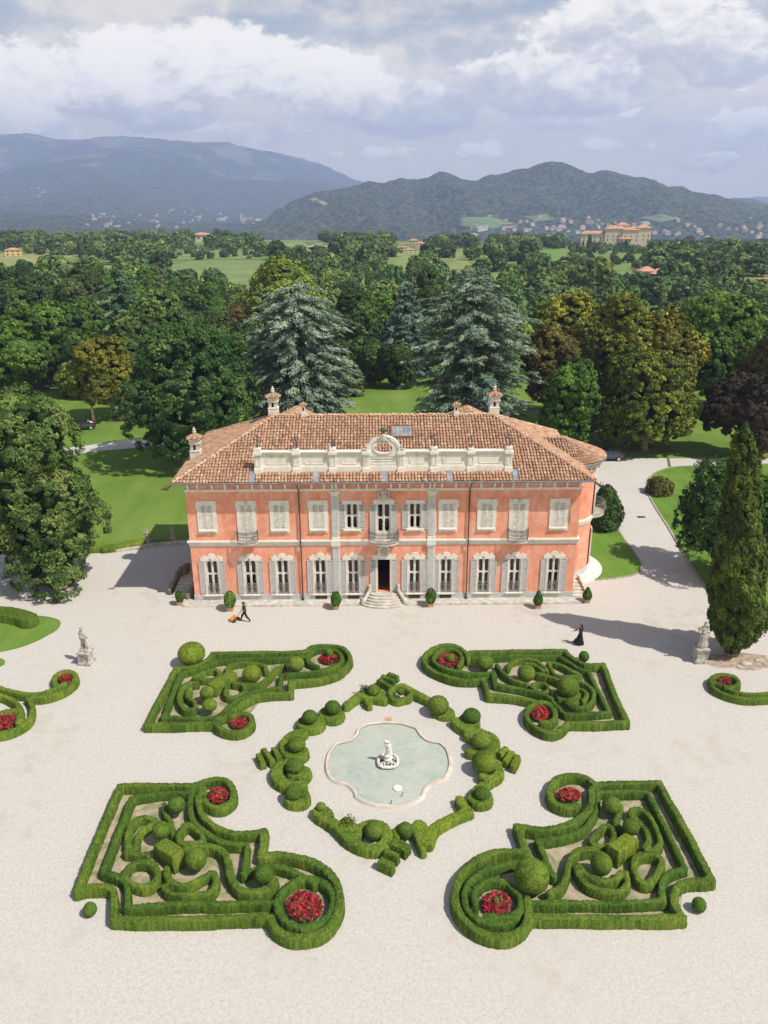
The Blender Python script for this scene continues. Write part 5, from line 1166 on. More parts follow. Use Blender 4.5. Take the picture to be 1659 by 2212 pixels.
# ---- flower beds
M_fl=bpy.data.materials.new('red_flowers');M_fl.use_nodes=True;nt=M_fl.node_tree;b_=nt.nodes['Principled BSDF'];b_.inputs['Roughness'].default_value=.7
nt.links.new(ramp(nt,attr(nt,'v'),[(0,(.07,.003,.005)),(.3,(.26,.004,.008)),(.6,(.50,.006,.014)),(.80,(.66,.02,.03)),(.86,(.04,.10,.015)),(1,(.07,.16,.03))],'CONSTANT'),b_.inputs['Base Color'])
def flowers(cr_,x,y,rx,ry,label,h=.38,poly=None):
    if poly: P=trace(cr_,poly,h,True,4)[:-1]
    else:
        P=np.array([G(*cr_(x+rx*math.cos(t),y+ry*math.sin(t)),h)[:2] for t in np.linspace(0,2*math.pi,25)[:-1]])
    c=P.mean(0);N=int(900*max(1,np.linalg.norm(P-c,axis=1).mean()**2*1.1));i=rg.integers(0,len(P),N);t=np.sqrt(rg.random(N));f=rg.random(N)[:,None]
    e=P[i]*(1-f)+P[(i+1)%len(P)]*f;q=c+(e-c)*t[:,None]
    z=h*(.72+.38*(1-t**3))*(.8+.35*rg.random(N));nn=np.tile([0,0,1.],(N,1))
    Vl,Ql=leafquads(np.concatenate([q,z[:,None]],1),nn,.15,.45,1.1)
    n=len(P);Vb=np.concatenate([np.c_[P*.9+c*.1,np.full(n,h*.7)],np.c_[P*.98+c*.02,np.full(n,.01)],[[*c,h*.8]]]);Qb=np.array([(k,n+k,n+(k+1)%n,(k+1)%n) for k in range(n)]+[(2*n,k,(k+1)%n,2*n) for k in range(n)])
    me=npmesh('flower_bed',*join([(Vb,Qb[:n],np.full(n,.97)),(Vl,Ql,rg.random(N))])[:2],[M_fl],v=np.r_[np.full(n,.97),rg.random(N)])
    props(obj('flower_bed',me),label,'flower bed')
flowers(c3,1352,770,100,82,'large bed of red flowers inside the big ring of the near left parterre');flowers(c3,878,158,60,42,'red flower bed in the upper loop of the near left parterre')
flowers(c4,405,718,74,60,'bed of red flowers inside the big ring of the near right parterre');flowers(c4,785,148,62,34,'red flower bed in the upper loop of the near right parterre')
flowers(c5,1360,175,60,30,'red flower bed in the right loop of the far left parterre');flowers(c5,778,595,60,34,'red flower bed in the bottom loop of the far left parterre')
flowers(c6,282,188,68,44,'red flower bed in the left loop of the far right parterre');flowers(c6,880,530,62,48,'red flower bed in the bottom loop of the far right parterre')
flowers(c8,800,1150,0,0,'heart shaped red flower bed in the scroll hedge at the left edge',poly=[(705,1140),(750,1095),(830,1085),(885,1105),(875,1155),(800,1215),(770,1185)])
flowers(c8,60,1660,0,0,'large red flower bed cut by the left edge',poly=[(-150,1650),(-60,1590),(60,1565),(170,1580),(205,1620),(170,1690),(90,1740),(0,1765),(-150,1780)])
flowers(c9,1035,1842,50,26,'small red flower bed in the scroll hedge at the right edge')
ball(c4,402,712,17,'tiny green ball in the big red bed of the near right parterre',.3,1.)
# ---- pool
def mat_water():
    m,nt,b,pos=newmat('pool_water',.08,.5)
    n=noise(nt,pos,.55,6.,.62,.6);f=noise(nt,mapv(nt,pos,(1,1.6,1)),2.4,5.,.7);g=noise(nt,pos,7.,3.)
    nt.links.new(ramp(nt,n*.55+f*.45,[(.34,(.30,.36,.31)),(.5,(.40,.43,.36)),(.64,(.46,.475,.41))]),b.inputs['Base Color']);bump(nt,b,g,.06,.02);return m
RIM=[(820,348),(740,352),(690,364),(660,384,1),(650,415),(612,446),(538,463,1),(500,515),(488,585),(505,638),(538,662,1),(600,680),(640,715),(652,750,1),(720,783),(830,798),(930,788),(1000,748,1),(1015,710),(1055,668),(1118,652,1),(1148,605),(1153,550),(1135,490),(1100,458,1),(1040,448),(995,415),(970,378,1),(900,354)]
ip=trace(c7,RIM,.13,True,5)[:-1];keep=[0]
for k in range(1,len(ip)):
    if np.linalg.norm(ip[k]-ip[keep[-1]])>.05: keep.append(k)
ip=ip[keep];n=len(ip);e1=np.roll(ip,-1,0)-ip;e1/=np.linalg.norm(e1,axis=1,keepdims=True);T=e1+np.roll(e1,1,0);T/=np.maximum(np.linalg.norm(T,axis=1,keepdims=True),.5);Nn=np.stack([T[:,1],-T[:,0]],1)
if ((ip+Nn*.1-ip.mean(0))**2).sum()<((ip-ip.mean(0))**2).sum(): Nn=-Nn
V=[];
for off,z in ((0,.0),(-.0,.10),(.02,.13),(.15,.135),(.18,.11),(.26,.006)): V+=[(*(p+q*off),z) for p,q in zip(ip,Nn)]
Fs=[(r*n+i,r*n+(i+1)%n,(r+1)*n+(i+1)%n,(r+1)*n+i) for r in range(5) for i in range(n)]
pool=thing('pool','curved stone rimmed basin of pale green water in the middle of the garden','pool',(float(ip[:,0].mean()),float(ip[:,1].mean()),0))
pc=np.array(pool.location);M_rim=simple('pool_stone',(.58,.52,.45),.85,.2,.10,1.5,(.42,.36,.29))
obj('rim',npmesh('rim',np.array(V)-pc,Fs,[M_rim]),pool)
iw=MB();P2=ip+Nn*-.004;iw.add([(*p,.03) for p in P2]+[(*p,.10) for p in P2],[(i,(i+1)%n,n+(i+1)%n,n+i) for i in range(n)]);obj('waterline_stain',iw,pool,simple('algae_stain',(.17,.13,.05),.9,.1,.3,3.,(.30,.26,.18)),local=False)
wt=npmesh('water',[(p[0]-pc[0],p[1]-pc[1],.035) for p in ip],[tuple(range(n))],[mat_water()]);obj('water',wt,pool)
p=G(*crop(1180,2380,1420,1561.)(755,112),.01);props(obj('terracotta_slab',MB().box(p[0]-.20,p[0]+.20,p[1]-.16,p[1]+.16,.004,.05),mat=simple('slab_terracotta',(.60,.30,.17),.9)),'small terracotta slab set in the gravel behind the pool','slab')
# ================================================================ trees
def leafmat(name,cols,patch=.30,trl=.09):
    q=(.96,1.06,1.) if ('brown' in name or 'olive' in name) else (1.22,1.06,1.05);cols=[(c[0]*q[0],c[1]*q[1],c[2]*q[2]) for c in cols] if 'needle' not in name else cols
    m=mat_leafy(name,cols,patch);m.node_tree.nodes['Mix Shader'].inputs[0].default_value=trl;return m
M_bark=simple('bark',(0.304,0.228,0.162),.95,.1,.3,3.,(0.114,0.085,0.057),bmp=.6);M_palebark=simple('pale_bark',(0.798,0.684,0.513),.9,.1,.2,4.)
FM={'dark':leafmat('foliage_dark',[(0.009,0.025,0.005),(0.037,0.085,0.016),(0.104,0.206,0.036),(0.251,0.338,0.088)]),
 'brown':leafmat('foliage_brown_tips',[(0.013,0.033,0.006),(0.051,0.103,0.018),(0.186,0.219,0.057),(0.466,0.315,0.123)],.4),
 'green':leafmat('foliage_green',[(0.013,0.034,0.005),(0.053,0.120,0.018),(0.145,0.281,0.042),(0.324,0.487,0.094)]),
 'lime':leafmat('foliage_lime',[(0.029,0.057,0.007),(0.099,0.169,0.022),(0.251,0.372,0.060),(0.458,0.610,0.139)]),
 'gold':leafmat('foliage_golden',[(0.017,0.033,0.004),(0.100,0.129,0.018),(0.352,0.352,0.051),(0.713,0.588,0.090)]),
 'ochre':leafmat('foliage_ochre',[(0.029,0.034,0.005),(0.147,0.133,0.018),(0.414,0.316,0.034),(0.770,0.550,0.061)]),
 'bronze':leafmat('foliage_bronze',[(0.024,0.023,0.007),(0.113,0.083,0.024),(0.294,0.193,0.055),(0.541,0.343,0.100)]),
 'copper':leafmat('foliage_copper',[(0.009,0.007,0.006),(0.032,0.022,0.017),(0.081,0.054,0.032),(0.194,0.106,0.062)]),
 'olive':leafmat('foliage_olive',[(0.021,0.033,0.009),(0.079,0.103,0.029),(0.211,0.252,0.075),(0.397,0.437,0.158)]),
 'blue':leafmat('needles_blue',[(0.015,0.030,0.025),(0.063,0.103,0.085),(0.169,0.234,0.190),(0.368,0.455,0.377)],.4,.05),
 'spruce':leafmat('needles_dark',[(0.007,0.021,0.011),(0.035,0.075,0.040),(0.108,0.194,0.098),(0.260,0.381,0.197)],.4,.05),
 'pine':leafmat('needles_pine',[(0.015,0.021,0.007),(0.064,0.076,0.022),(0.176,0.181,0.055),(0.343,0.298,0.107)],.4,.05),
 'cypress':leafmat('foliage_cypress',[(0.013,0.025,0.004),(0.052,0.086,0.013),(0.147,0.205,0.033),(0.291,0.370,0.074)],.4,.08),
 'far':leafmat('foliage_far',[(0.011,0.029,0.007),(0.052,0.103,0.025),(0.163,0.268,0.068),(0.338,0.463,0.134)],.4,.1)}
def sphere_pts(n,r_):
    d=r_.normal(0,1,(n,3));return d/np.linalg.norm(d,axis=1,keepdims=True)
def low_ball(c,rad,n=8,m=6):
    th=np.pi*np.arange(m+1)/m;ph=2*np.pi*np.arange(n)/n;T,Pp=np.meshgrid(th,ph,indexing='ij')
    U=np.stack([np.sin(T)*np.cos(Pp),np.sin(T)*np.sin(Pp),np.cos(T)],-1).reshape(-1,3)
    V=(c[:,None,:]+U[None]*rad[:,None,:]).reshape(-1,3);i,j=np.meshgrid(np.arange(m),np.arange(n),indexing='ij');j2=(j+1)%n
    q=np.stack([i*n+j,(i+1)*n+j,(i+1)*n+j2,i*n+j2],-1).reshape(-1,4);Q=(q[None]+np.arange(len(c))[:,None,None]*len(U)).reshape(-1,4)
    return V,Q
def broad_crown(rx,rz,zc,seed,nl=30,sub=1.0,per=40,leaf=.30,flat=.0,lob=.36,pointy=0.,dome=0.):
    """crown of lobes -> tufts -> leaves; sizes in metres, centred over the trunk"""
    r_=np.random.default_rng(seed);d=sphere_pts(nl*3,r_);d=d[d[:,2]>-.85][:nl]
    f=.56+.26*r_.random(len(d));lc=d*f[:,None]*np.array([rx,rx,rz]);
    if pointy: lc[:,:2]*=(1-pointy*np.clip(lc[:,2]/rz,0,1))[:,None]
    if dome: lc[:,2]=np.where(lc[:,2]<0,lc[:,2]*dome,lc[:,2])
    lr=(lob*(.60+.70*r_.random(len(d))))[:,None]*np.array([rx,rx,min(rz,rx*1.15)])
    lc=np.vstack([lc,[[0,0,0]]]);lr=np.vstack([lr,[[rx*.6,rx*.6,rz*.6]]])
    # tufts on the outer faces of the lobes
    area=(lr[:,0]*lr[:,2]);n_t=int(4*math.pi*rx*(rx+rz)/2/(sub*sub)*1.75);i=r_.choice(len(lc),n_t*3,p=area/area.sum());u=sphere_pts(n_t*3,r_)
    P=lc[i]+u*lr[i]*(.95+.10*r_.random((len(i),1)));keep=np.ones(len(P),bool)
    for c,q in zip(lc,lr): keep&=((((P-c)/q)**2).sum(1)>.80)
    keep&=(u[:,2]>-.7);P,i,u=P[keep][:n_t],i[keep][:n_t],u[keep][:n_t]
    lv=r_.random(len(lc))[i]*.55+.45*r_.random(len(P))
    out=P/np.array([rx,rx,rz])**2;out/=np.linalg.norm(out,axis=1,keepdims=True);out=out*.6+u*.6+np.array([0,0,.25]);out/=np.linalg.norm(out,axis=1,keepdims=True)
    # leaves of each tuft
    k=np.repeat(np.arange(len(P)),per);w=sphere_pts(len(k),r_);s=(w*out[k]).sum(1)<-.25;w[s]*=-1
    sr=sub*(.30+.48*r_.random(len(P)))[k][:,None];L=P[k]+w*sr*(.45+.75*r_.random((len(k),1)))*np.array([1,1,.75])+out[k]*sr*.35;nn=w*.7+out[k]*.6
    global rg;keep_rg=rg;rg=r_;Vl,Ql=leafquads(L,nn,leaf,.45);rg=keep_rg
    Al=np.clip(lv[k]*.6+.4*r_.random(len(k)),0,1)
    Vb,Qb=low_ball(lc,lr*.50,10,7)  # dark balls added inside the lobes to block light and deepen the gaps
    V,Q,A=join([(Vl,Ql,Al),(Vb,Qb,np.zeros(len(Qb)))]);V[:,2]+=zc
    return V,Q,A
def conifer_crown(R_,Hh,z0,seed,levels=20,nb=11,leaf=.5,droop=.25,power=.75,blunt=.12,irr=.25,pad=.9,per=46,ov=None):
    """tiers of flat drooping sprays round a tall trunk"""
    r_=np.random.default_rng(seed);C=[];U=[];S=[];Tv=[]
    for l in range(levels):
        t=l/(levels-1);z=z0+(Hh-z0)*t;rad=(R_*((1-t)**power*(1-blunt)+blunt*(1-t**6)) if ov is None else R_*max(.06,(1-t**ov[0]))**ov[1]*(ov[2]+(1-ov[2])*float(S01(t,0,.38))))*(1+irr*(r_.random()-.5));n=max(4,int(nb*(.45+.75*(1-t))))
        a0=r_.random()*6.28
        for b in range(n):
            a=a0+6.283*b/n+r_.normal(0,.15);rr_=rad*(1+irr*1.1*(r_.random()-.5));zz=z+r_.normal(0,(Hh-z0)/levels*(.35 if ov is None else 1.0));bv=r_.random()
            m=max(2,int(rr_/(pad*.62)))
            for q in range(m):
                f=(q+.8)/m
                if f<.28 and rr_>3: continue
                s=pad*(.6+.45*r_.random())*(1.1-.35*f);jit=r_.normal(0,.25*pad,3)
                C.append((math.cos(a)*rr_*f+jit[0],math.sin(a)*rr_*f+jit[1],zz-droop*rr_*f*f+.10*rr_*f+jit[2]*.5));U.append((math.cos(a),math.sin(a),-droop*f*1.2));S.append(s);Tv.append(bv)
    C=np.array(C);U=np.array(U);S=np.array(S);Tv=np.array(Tv);k=np.repeat(np.arange(len(C)),per);n=len(k)
    d=U[k];side=np.stack([-d[:,1],d[:,0],np.zeros(n)],1);x=r_.normal(0,.5,n);y=r_.normal(0,.42,n);h=r_.normal(0,.10,n)-.22*x*x-.16*y*y
    P=C[k]+(d*x[:,None]+side*y[:,None])*S[k][:,None];P[:,2]+=h*S[k]
    # slivers pointing outwards, faces up
    dirv=d+side*(y*1.1+r_.normal(0,.35,n))[:,None];dirv[:,2]-=.12+.25*r_.random(n);dirv/=np.linalg.norm(dirv,axis=1,keepdims=True)
    up=np.tile([0,0,1.],(n,1))+r_.normal(0,.45,(n,3));sd=np.cross(dirv,up);sd/=np.linalg.norm(sd,axis=1,keepdims=True);ln=(leaf*(.6+.7*r_.random(n)))[:,None]
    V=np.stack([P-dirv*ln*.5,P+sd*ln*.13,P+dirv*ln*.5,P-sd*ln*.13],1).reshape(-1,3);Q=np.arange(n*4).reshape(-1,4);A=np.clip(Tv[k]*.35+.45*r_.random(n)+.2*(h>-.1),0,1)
    nb_=12;zs=np.linspace(z0+.5,Hh*.86,10);cr_=[];
    cs=np.array([[0,0,z] for z in zs]);tt=(zs-z0)/(Hh-z0);rs=R_*.5*np.maximum(.02,1-tt**1.3);Vb,Qb=low_ball(cs,np.stack([rs,rs,np.full(10,(Hh-z0)/10*.8)],1),10,6)  # dark inner balls added round the trunk to stop light shining through
    return join([(V,Q,A),(Vb,Qb,np.zeros(len(Qb)))])
def column_crown(prof,seed,leaf=.22,sub=.42,per=26):
    """tall narrow crown; prof = [(z, radius)...]"""
    r_=np.random.default_rng(seed);z=np.array([p[0] for p in prof]);rd=np.array([p[1] for p in prof]);zz=np.linspace(z[0],z[-1],200);rr_=np.interp(zz,z,rd);A_=np.cumsum(rr_);N=int(2*math.pi*(rr_.mean()*(zz[-1]-zz[0]))/(sub*sub)*1.5)
    q=np.interp(r_.random(N)*A_[-1],A_,zz);a=r_.random(N)*6.283;bump_=1+.10*np.sin(a*3+q*1.1)+.08*np.sin(a*5-q*2.3);R0=np.interp(q,z,rd)*bump_*(.86+.2*r_.random(N))
    P=np.stack([np.cos(a)*R0,np.sin(a)*R0,q],1);out=np.stack([np.cos(a),np.sin(a),np.full(N,.45)],1);out/=np.linalg.norm(out,axis=1,keepdims=True)
    k=np.repeat(np.arange(N),per);w=sphere_pts(len(k),r_);s=(w*out[k]).sum(1)<-.2;w[s]*=-1;L=P[k]+w*sub*(.5+.35*r_.random((len(k),1)))*np.array([.8,.8,1.35])
    global rg;kr=rg;rg=r_;Vl,Ql=leafquads(L,w*.6+out[k]*.6,leaf,.4,1.8);rg=kr;Al=np.clip(r_.random(N)[k]*.5+.5*r_.random(len(k)),0,1)
    cs=np.array([[0,0,v] for v in np.linspace(z[0]+.3,z[-1]-.4,14)]);rs=np.interp(cs[:,2],z,rd)*.85;Vb,Qb=low_ball(cs,np.stack([rs,rs,np.full(14,(z[-1]-z[0])/14)],1),12,6)  # dark core balls added up the column so no light passes through
    return join([(Vl,Ql,Al),(Vb,Qb,np.zeros(len(Qb)))])
def trunk_mesh(h,r,seed,limbs=5,spread=.5,lean=(0,0),roots=True):
    b=MB();r_=random.Random(seed);pts=[(lean[0]*k/5*h*.2+r_.uniform(-.1,.1)*r,lean[1]*k/5*h*.2,h*k/5) for k in range(6)]
    b.tube(pts,[r*1.5,r*1.05,r*.95,r*.8,r*.6,r*.3],8)
    for k in range(limbs):
        a=6.28*k/limbs+r_.random();z=h*(.35+.4*r_.random());l=h*spread*(.5+.4*r_.random());x0=np.interp(z,[0,h],[0,pts[-1][0]])
        b.tube([(x0,0,z),(x0+math.cos(a)*l*.5,math.sin(a)*l*.5,z+l*.45),(x0+math.cos(a)*l,math.sin(a)*l,z+l*.75)],[r*.45,r*.3,r*.12],5)
    if roots:
        for k in range(6):
            a=6.28*k/6+r_.random()*.5;b.tube([(0,0,r*.8),(math.cos(a)*r*1.5,math.sin(a)*r*1.5,r*.25),(math.cos(a)*r*2.5,math.sin(a)*r*2.5,-.05)],[r*.5,r*.35,r*.12],5)
    return b.mesh('trunk',M_bark)
def place(px,pt,hw,base=None,Y=None):
    """position, height and radius of a tree from its outline in the view"""
    if base is not None: p=GT(*base) if base[1]<900 else G(*base)
    else:
        p=FY(px,pt,Y);p[2]=float(tz(p[0],Y))
        for _ in range(3):
            q=FY(px,pt,p[1]);mid=(q[2]+p[2])/2;yv=pt
            for yy in range(int(pt),1500,4):
                if FY(px,yy,p[1])[2]<mid: yv=yy;break
            q2=FY(px,yv,p[1]);p[0]=q2[0]
        p[2]=float(tz(p[0],p[1]))
    top=FY(px,pt,p[1]);h=top[2]-p[2];zc=p[2]+h*.6;r=hw/ppm((p[0],p[1],zc))
    return p,h,r
def tree(name,label,kind,mat,px,pt,hw,base=None,Y=None,seed=1,low=.08,cat='tree',group=None,tint=None,**kw):
    p,h,r=place(px,pt,hw,base,Y);dist=math.hypot(p[0]-CAM[0],p[1]-CAM[1]);lf=max(.17,dist*.0025)
    t=thing(name,label,cat,(p[0],p[1],p[2]-.05),group)
    # shift crown so that its middle sits under the outline's middle
    zc=h*(1+low)/2;xm=0.
    if base is not None:
        mid=FY(px,pt,p[1]);xm=mid[0]-p[0]
        for yy in range(int(pt),1500,4):
            q=FY(px,yy,p[1])
            if q[2]<p[2]+zc: xm=q[0]-p[0];break
    if kind=='broad':
        V,Q,A=broad_crown(r*.93,h*(1-low)/2*.97,zc,seed,leaf=lf,sub=max(.75,r*.12)*kw.pop('subf',1.),**kw);V[:,0]+=xm;tm=trunk_mesh(h*.55,max(.16,r*.06),seed,lean=(xm/(h*.55)*.8 if h else 0,0))
    elif kind=='conifer':
        V,Q,A=conifer_crown(r,h,h*low,seed,leaf=lf*1.9,**kw);V[:,0]+=0;tm=trunk_mesh(h*.97,max(.2,h*.016),seed,limbs=7,spread=.18)
    else:
        V,Q,A=column_crown([(z*h,w*r) for z,w in kw.pop('prof')],seed,leaf=lf*.95,**kw);tm=trunk_mesh(h*.5,max(.25,r*.2),seed,limbs=4,spread=.1)
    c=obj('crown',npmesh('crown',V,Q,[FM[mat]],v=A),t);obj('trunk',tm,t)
    if tint: c.color=(*tint,1)
    return t
T=tree
T('linden_tree','huge dark green tree with brown tips on the gravel at the left edge','broad','brown',80,820,126,base=(90,1262),seed=3,low=-.14,nl=48,per=46)
T('beech_tree','huge dark rounded tree behind the left end of the villa','broad','brown',402,712,138,base=(408,1000),seed=4,low=.02,nl=42,per=40,tint=(.62,.80,.85))
T('ochre_tree','ochre yellow tree beside the huge dark tree behind the left lawn','broad','ochre',240,716,70,base=(262,905),seed=5,low=.0,nl=22,tint=(.62,.86,.7))
t=T('young_tree','light green tree with a pale leaning trunk on the left lawn','broad','lime',176,778,46,base=(203,907),seed=6,low=.28,nl=16,tint=(.85,.85,.8));[setattr(c.data,'name','trunk') or c.data.materials.__setitem__(0,M_palebark) for c in kids(t) if c.name.startswith('trunk')]
T('blue_cedar','big blue green cedar behind the left chimneys of the villa','conifer','blue',645,618,100,Y=50,seed=7,low=.02,levels=50,nb=16,ov=(9.,.6,.95),droop=.20,irr=.42,pad=1.0,per=38,tint=(2.0,1.8,1.5))
T('blue_cedar','big blue green cedar with a broken top behind the right chimneys of the villa','conifer','blue',1018,597,100,Y=47,seed=8,low=.02,levels=48,nb=16,ov=(7.,.6,.8),droop=.16,irr=.6,pad=.95,per=38,tint=(1.7,1.6,1.28))
T('young_cedar','small blue conifer just behind the right small chimney','conifer','blue',1048,826,40,Y=36,seed=9,low=.03,levels=14,nb=9,power=.6,pad=.7,per=36,tint=(1.3,1.4,1.35))
T('yew_tree','dull green conifer at the right foot of the left blue cedar','conifer','pine',742,750,44,Y=80,seed=10,low=.02,levels=18,nb=9,power=.6,pad=.8)
T('blue_spruce','pointed blue grey conifer between the two big cedars','conifer','blue',878,612,62,Y=98,seed=12,low=.05,levels=34,nb=12,ov=(1.6,.8,.9),pad=1.1,tint=(1.1,1.2,1.0))
T('round_yew','dark bushy tree at the rear edge of the middle lawn, left one','broad','dark',790,722,46,base=(795,832),seed=13,low=.0,nl=14,pointy=.4)
T('round_yew','olive bushy tree at the rear edge of the middle lawn, right one','broad','olive',858,738,46,base=(860,838),seed=14,low=.0,nl=14,pointy=.4,tint=(.55,.65,.5))
T('dark_tree','dark tree right behind the left blue cedar and the lawn','broad','dark',760,640,64,Y=108,seed=15,low=.0,nl=18);T('bright_tree','bright green narrow tree above the middle lawn','broad','green',822,622,42,Y=112,seed=16,low=.1,nl=14,pointy=.5,tint=(1.2,1.2,1))
T('lime_dome_tree','very broad pale yellow green tree domed above the left cedar','broad','lime',618,562,108,Y=135,seed=17,low=.0,nl=40,lob=.26,tint=(1.2,1.15,1.1))
T('dark_tree','dark leafy tree between the right cedar and the dome shaped tree','broad','olive',930,582,48,Y=135,seed=18,low=.0,nl=18,tint=(.7,.8,.6))
T('plane_tree','golden green tree with the highest crown behind the right of the villa','broad','gold',1222,622,82,Y=62,seed=19,low=.02,nl=34,per=38,tint=(1.12,1.18,.85))
T('plane_tree','tall golden green tree in the middle of the right group','broad','gold',1335,617,84,Y=60,seed=20,low=.02,nl=36,per=38,tint=(1.0,1.08,.8))
T('plane_tree','golden brown tree at the right end of the right group','broad','gold',1440,655,68,Y=58,seed=21,low=.02,nl=28,per=38,tint=(1.18,1.05,.85))
T('bronze_tree','bronze brown tree in front of the left golden tree','broad','bronze',1190,690,66,Y=54,seed=22,low=.15,nl=24,tint=(.75,1.0,.65))
T('plane_tree','lower golden green tree in front of the right group by the drive','broad','gold',1395,745,102,base=(1390,972),seed=23,low=-.03,nl=36,per=38,tint=(.85,1.02,.75))
T('elm_tree','upright green tree in front of the right group behind the bow','broad','green',1232,765,62,base=(1232,972),seed=24,low=.0,nl=24,pointy=.25,tint=(.95,1.05,.9))
T('maple_tree','wide green tree behind the copper beech','broad','green',1560,655,92,Y=66,seed=25,low=.05,nl=34,tint=(1.1,1.15,1));T('lime_tree','yellow green tree above the wide green tree at right','broad','lime',1530,636,66,Y=105,seed=26,low=.0,nl=24)
T('brown_tree','brown green tree cut by the right edge above the copper beech','broad','bronze',1672,668,66,Y=60,seed=27,low=.05,nl=22,tint=(.8,1.1,.8))
T('copper_beech','dark copper coloured beech on the lawn at the right','broad','copper',1606,808,76,base=(1600,985),seed=28,low=.0,nl=30,tint=(.9,1.05,.65))
T('yellow_shrub','small yellow tree at the right edge beside the copper beech','broad','ochre',1664,880,26,base=(1668,990),seed=29,low=.0,nl=10)
T('magnolia_tree','glossy dark green tree on the right lawn left of the cypress','broad','dark',1532,966,60,base=(1540,1225),seed=30,low=.02,nl=26,pointy=.45,per=40,tint=(1.05,1.2,1.1));
T('laurel_tree','dark green tree at the right edge behind the cypress','broad','dark',1650,1000,64,base=(1655,1260),seed=31,low=.02,nl=24,tint=(.9,1.0,.9));T('laurel_tree','lower dark tree between magnolia and cypress','broad','dark',1592,1060,60,base=(1600,1265),seed=32,low=.0,nl=18,tint=(.9,1.,.9))
p=G(1580,1412);t=thing('cypress_tree','tall dense cypress leaning left beside the right statue','tree',(p[0],p[1],-.05))
OUT=[(1392,1583,18),(1370,1588,44),(1340,1592,56),(1300,1594,57),(1240,1597,52),(1180,1599,47),(1110,1602,40),(1040,1605,33),(980,1607,26),(950,1608,19),(932,1608,6)]
zc_=[];xc_=[];rc_=[]
for y_,x_,w_ in OUT:
    q=FY(x_,y_,p[1]);zc_.append(q[2]);xc_.append(q[0]-p[0]);rc_.append(w_/ppm(q)*.93)
V,Q,A=column_crown(list(zip(zc_,rc_)),33,leaf=.115,sub=.36,per=52);V[:,0]+=np.interp(V[:,2],zc_,xc_)
c=obj('crown',npmesh('crown',V,Q,[FM['cypress']],v=A),t);obj('trunk',MB().tube([(0,0,-.1),(.05,0,.9),(.2,0,3.),(.1,0,8.)],[.55,.38,.3,.15],9),t,M_bark);c.color=(.72,.82,.62,1)
# left background
T('oak_tree','dark green tree at the left edge above the gap in the lawn','broad','green',20,690,88,Y=84,seed=40,low=.0,nl=28,tint=(.85,.9,.8));T('oak_tree','broad green tree right of the left edge above the lawn gap','broad','green',110,638,98,Y=92,seed=41,low=.0,nl=34,tint=(.95,1.,.85))
T('oak_tree','dark dome shaped tree at the top left','broad','dark',55,585,84,Y=150,seed=42,low=.0,nl=30,tint=(1.05,1.0,1.05));T('pine_tree','brownish green pine at the upper left','broad','pine',185,570,62,Y=140,seed=43,low=.05,nl=24,lob=.3,tint=(.8,1.05,.9))
T('pine_tree','grey green pine right of the brownish pine','conifer','spruce',262,588,60,Y=125,seed=44,low=.02,levels=16,nb=9,power=.4,blunt=.4,irr=.6,pad=1.4,tint=(1.3,1.3,1.2))
T('round_tree','dark round tree in the row behind the left park, leftmost','broad','green',305,570,52,Y=185,seed=45,low=.0,nl=18);T('round_tree','dark round tree in the row behind the left park, middle one','broad','green',385,578,50,Y=180,seed=46,low=.0,nl=18,tint=(.85,.9,.85))
T('round_tree','dark round tree in the row behind the left park, right one','broad','green',455,585,48,Y=178,seed=47,low=.0,nl=18,tint=(.8,.9,.8));T('olive_tree','pale olive rounded tree above the huge dark tree','broad','olive',345,638,72,Y=105,seed=48,low=.0,nl=28,tint=(1.05,1.25,1.0))
T('olive_tree','brownish olive tree above the ochre one','broad','olive',300,672,60,Y=90,seed=49,low=.0,nl=20,tint=(.95,1.05,.8));T('bronze_tree','small bronze tree in the left wood','broad','bronze',508,640,42,Y=128,seed=50,low=.0,nl=14,tint=(.85,.95,.7))
T('olive_tree','dull olive tree between the huge dark tree and the left cedar','broad','olive',470,672,62,Y=100,seed=51,low=.0,nl=22,tint=(.85,1.0,.8));T('dark_tree','dark tree in the wood left of the left cedar','broad','dark',540,690,60,Y=84,seed=52,low=.0,nl=20)
T('willow_tree','silvery pale tree at the upper left beyond the park','broad','olive',148,555,20,Y=270,seed=53,low=.0,nl=12,tint=(2.2,2.1,2.6));T('round_tree','green tree standing above the brownish pine','broad','green',215,552,45,Y=190,seed=54,low=.0,nl=16,tint=(1.1,1.1,.9))
T('dark_tree','isolated dark tree in the field at the upper left','broad','dark',57,551,17,Y=300,seed=55,low=.0,nl=10,tint=(.9,1,1))
T('dark_tree','dark tree on the near edge of the wood at far left','broad','green',180,715,58,Y=80,seed=56,low=.0,nl=20,tint=(.7,.75,.7))
# ---- shrubs near the villa
def shrub(name,label,mat,px,py,hw,ht,prof,seed,tint=None,leaf=.12,sub=.22):
    p=G(px,py);r=hw/ppm(p);t=thing(name,label,'shrub',(p[0],p[1],0));V,Q,A=column_crown([(z*ht,w*r) for z,w in prof],seed,leaf=leaf,sub=sub,per=22)
    c=obj('crown',npmesh('crown',V,Q,[FM[mat]],v=A),t);obj('trunk',trunk_mesh(ht*.5,.08,seed,3,.2,roots=False),t)
    if tint: c.color=(*tint,1)
    return t
shrub('clipped_yew','big rounded dark yew on the lawn lobe beside the bow','dark',1304,1140,33,4.6,[(0,.8),(.12,.98),(.35,1.0),(.6,.85),(.8,.62),(.93,.36),(1,.05)],60)
shrub('rose_bush','low brownish flowering bush at the kerb of the right lawn','bronze',1424,1066,27,1.9,[(0,.9),(.3,1.),(.6,.9),(.85,.6),(1,.1)],61,(.85,1.35,.9),leaf=.10,sub=.24)
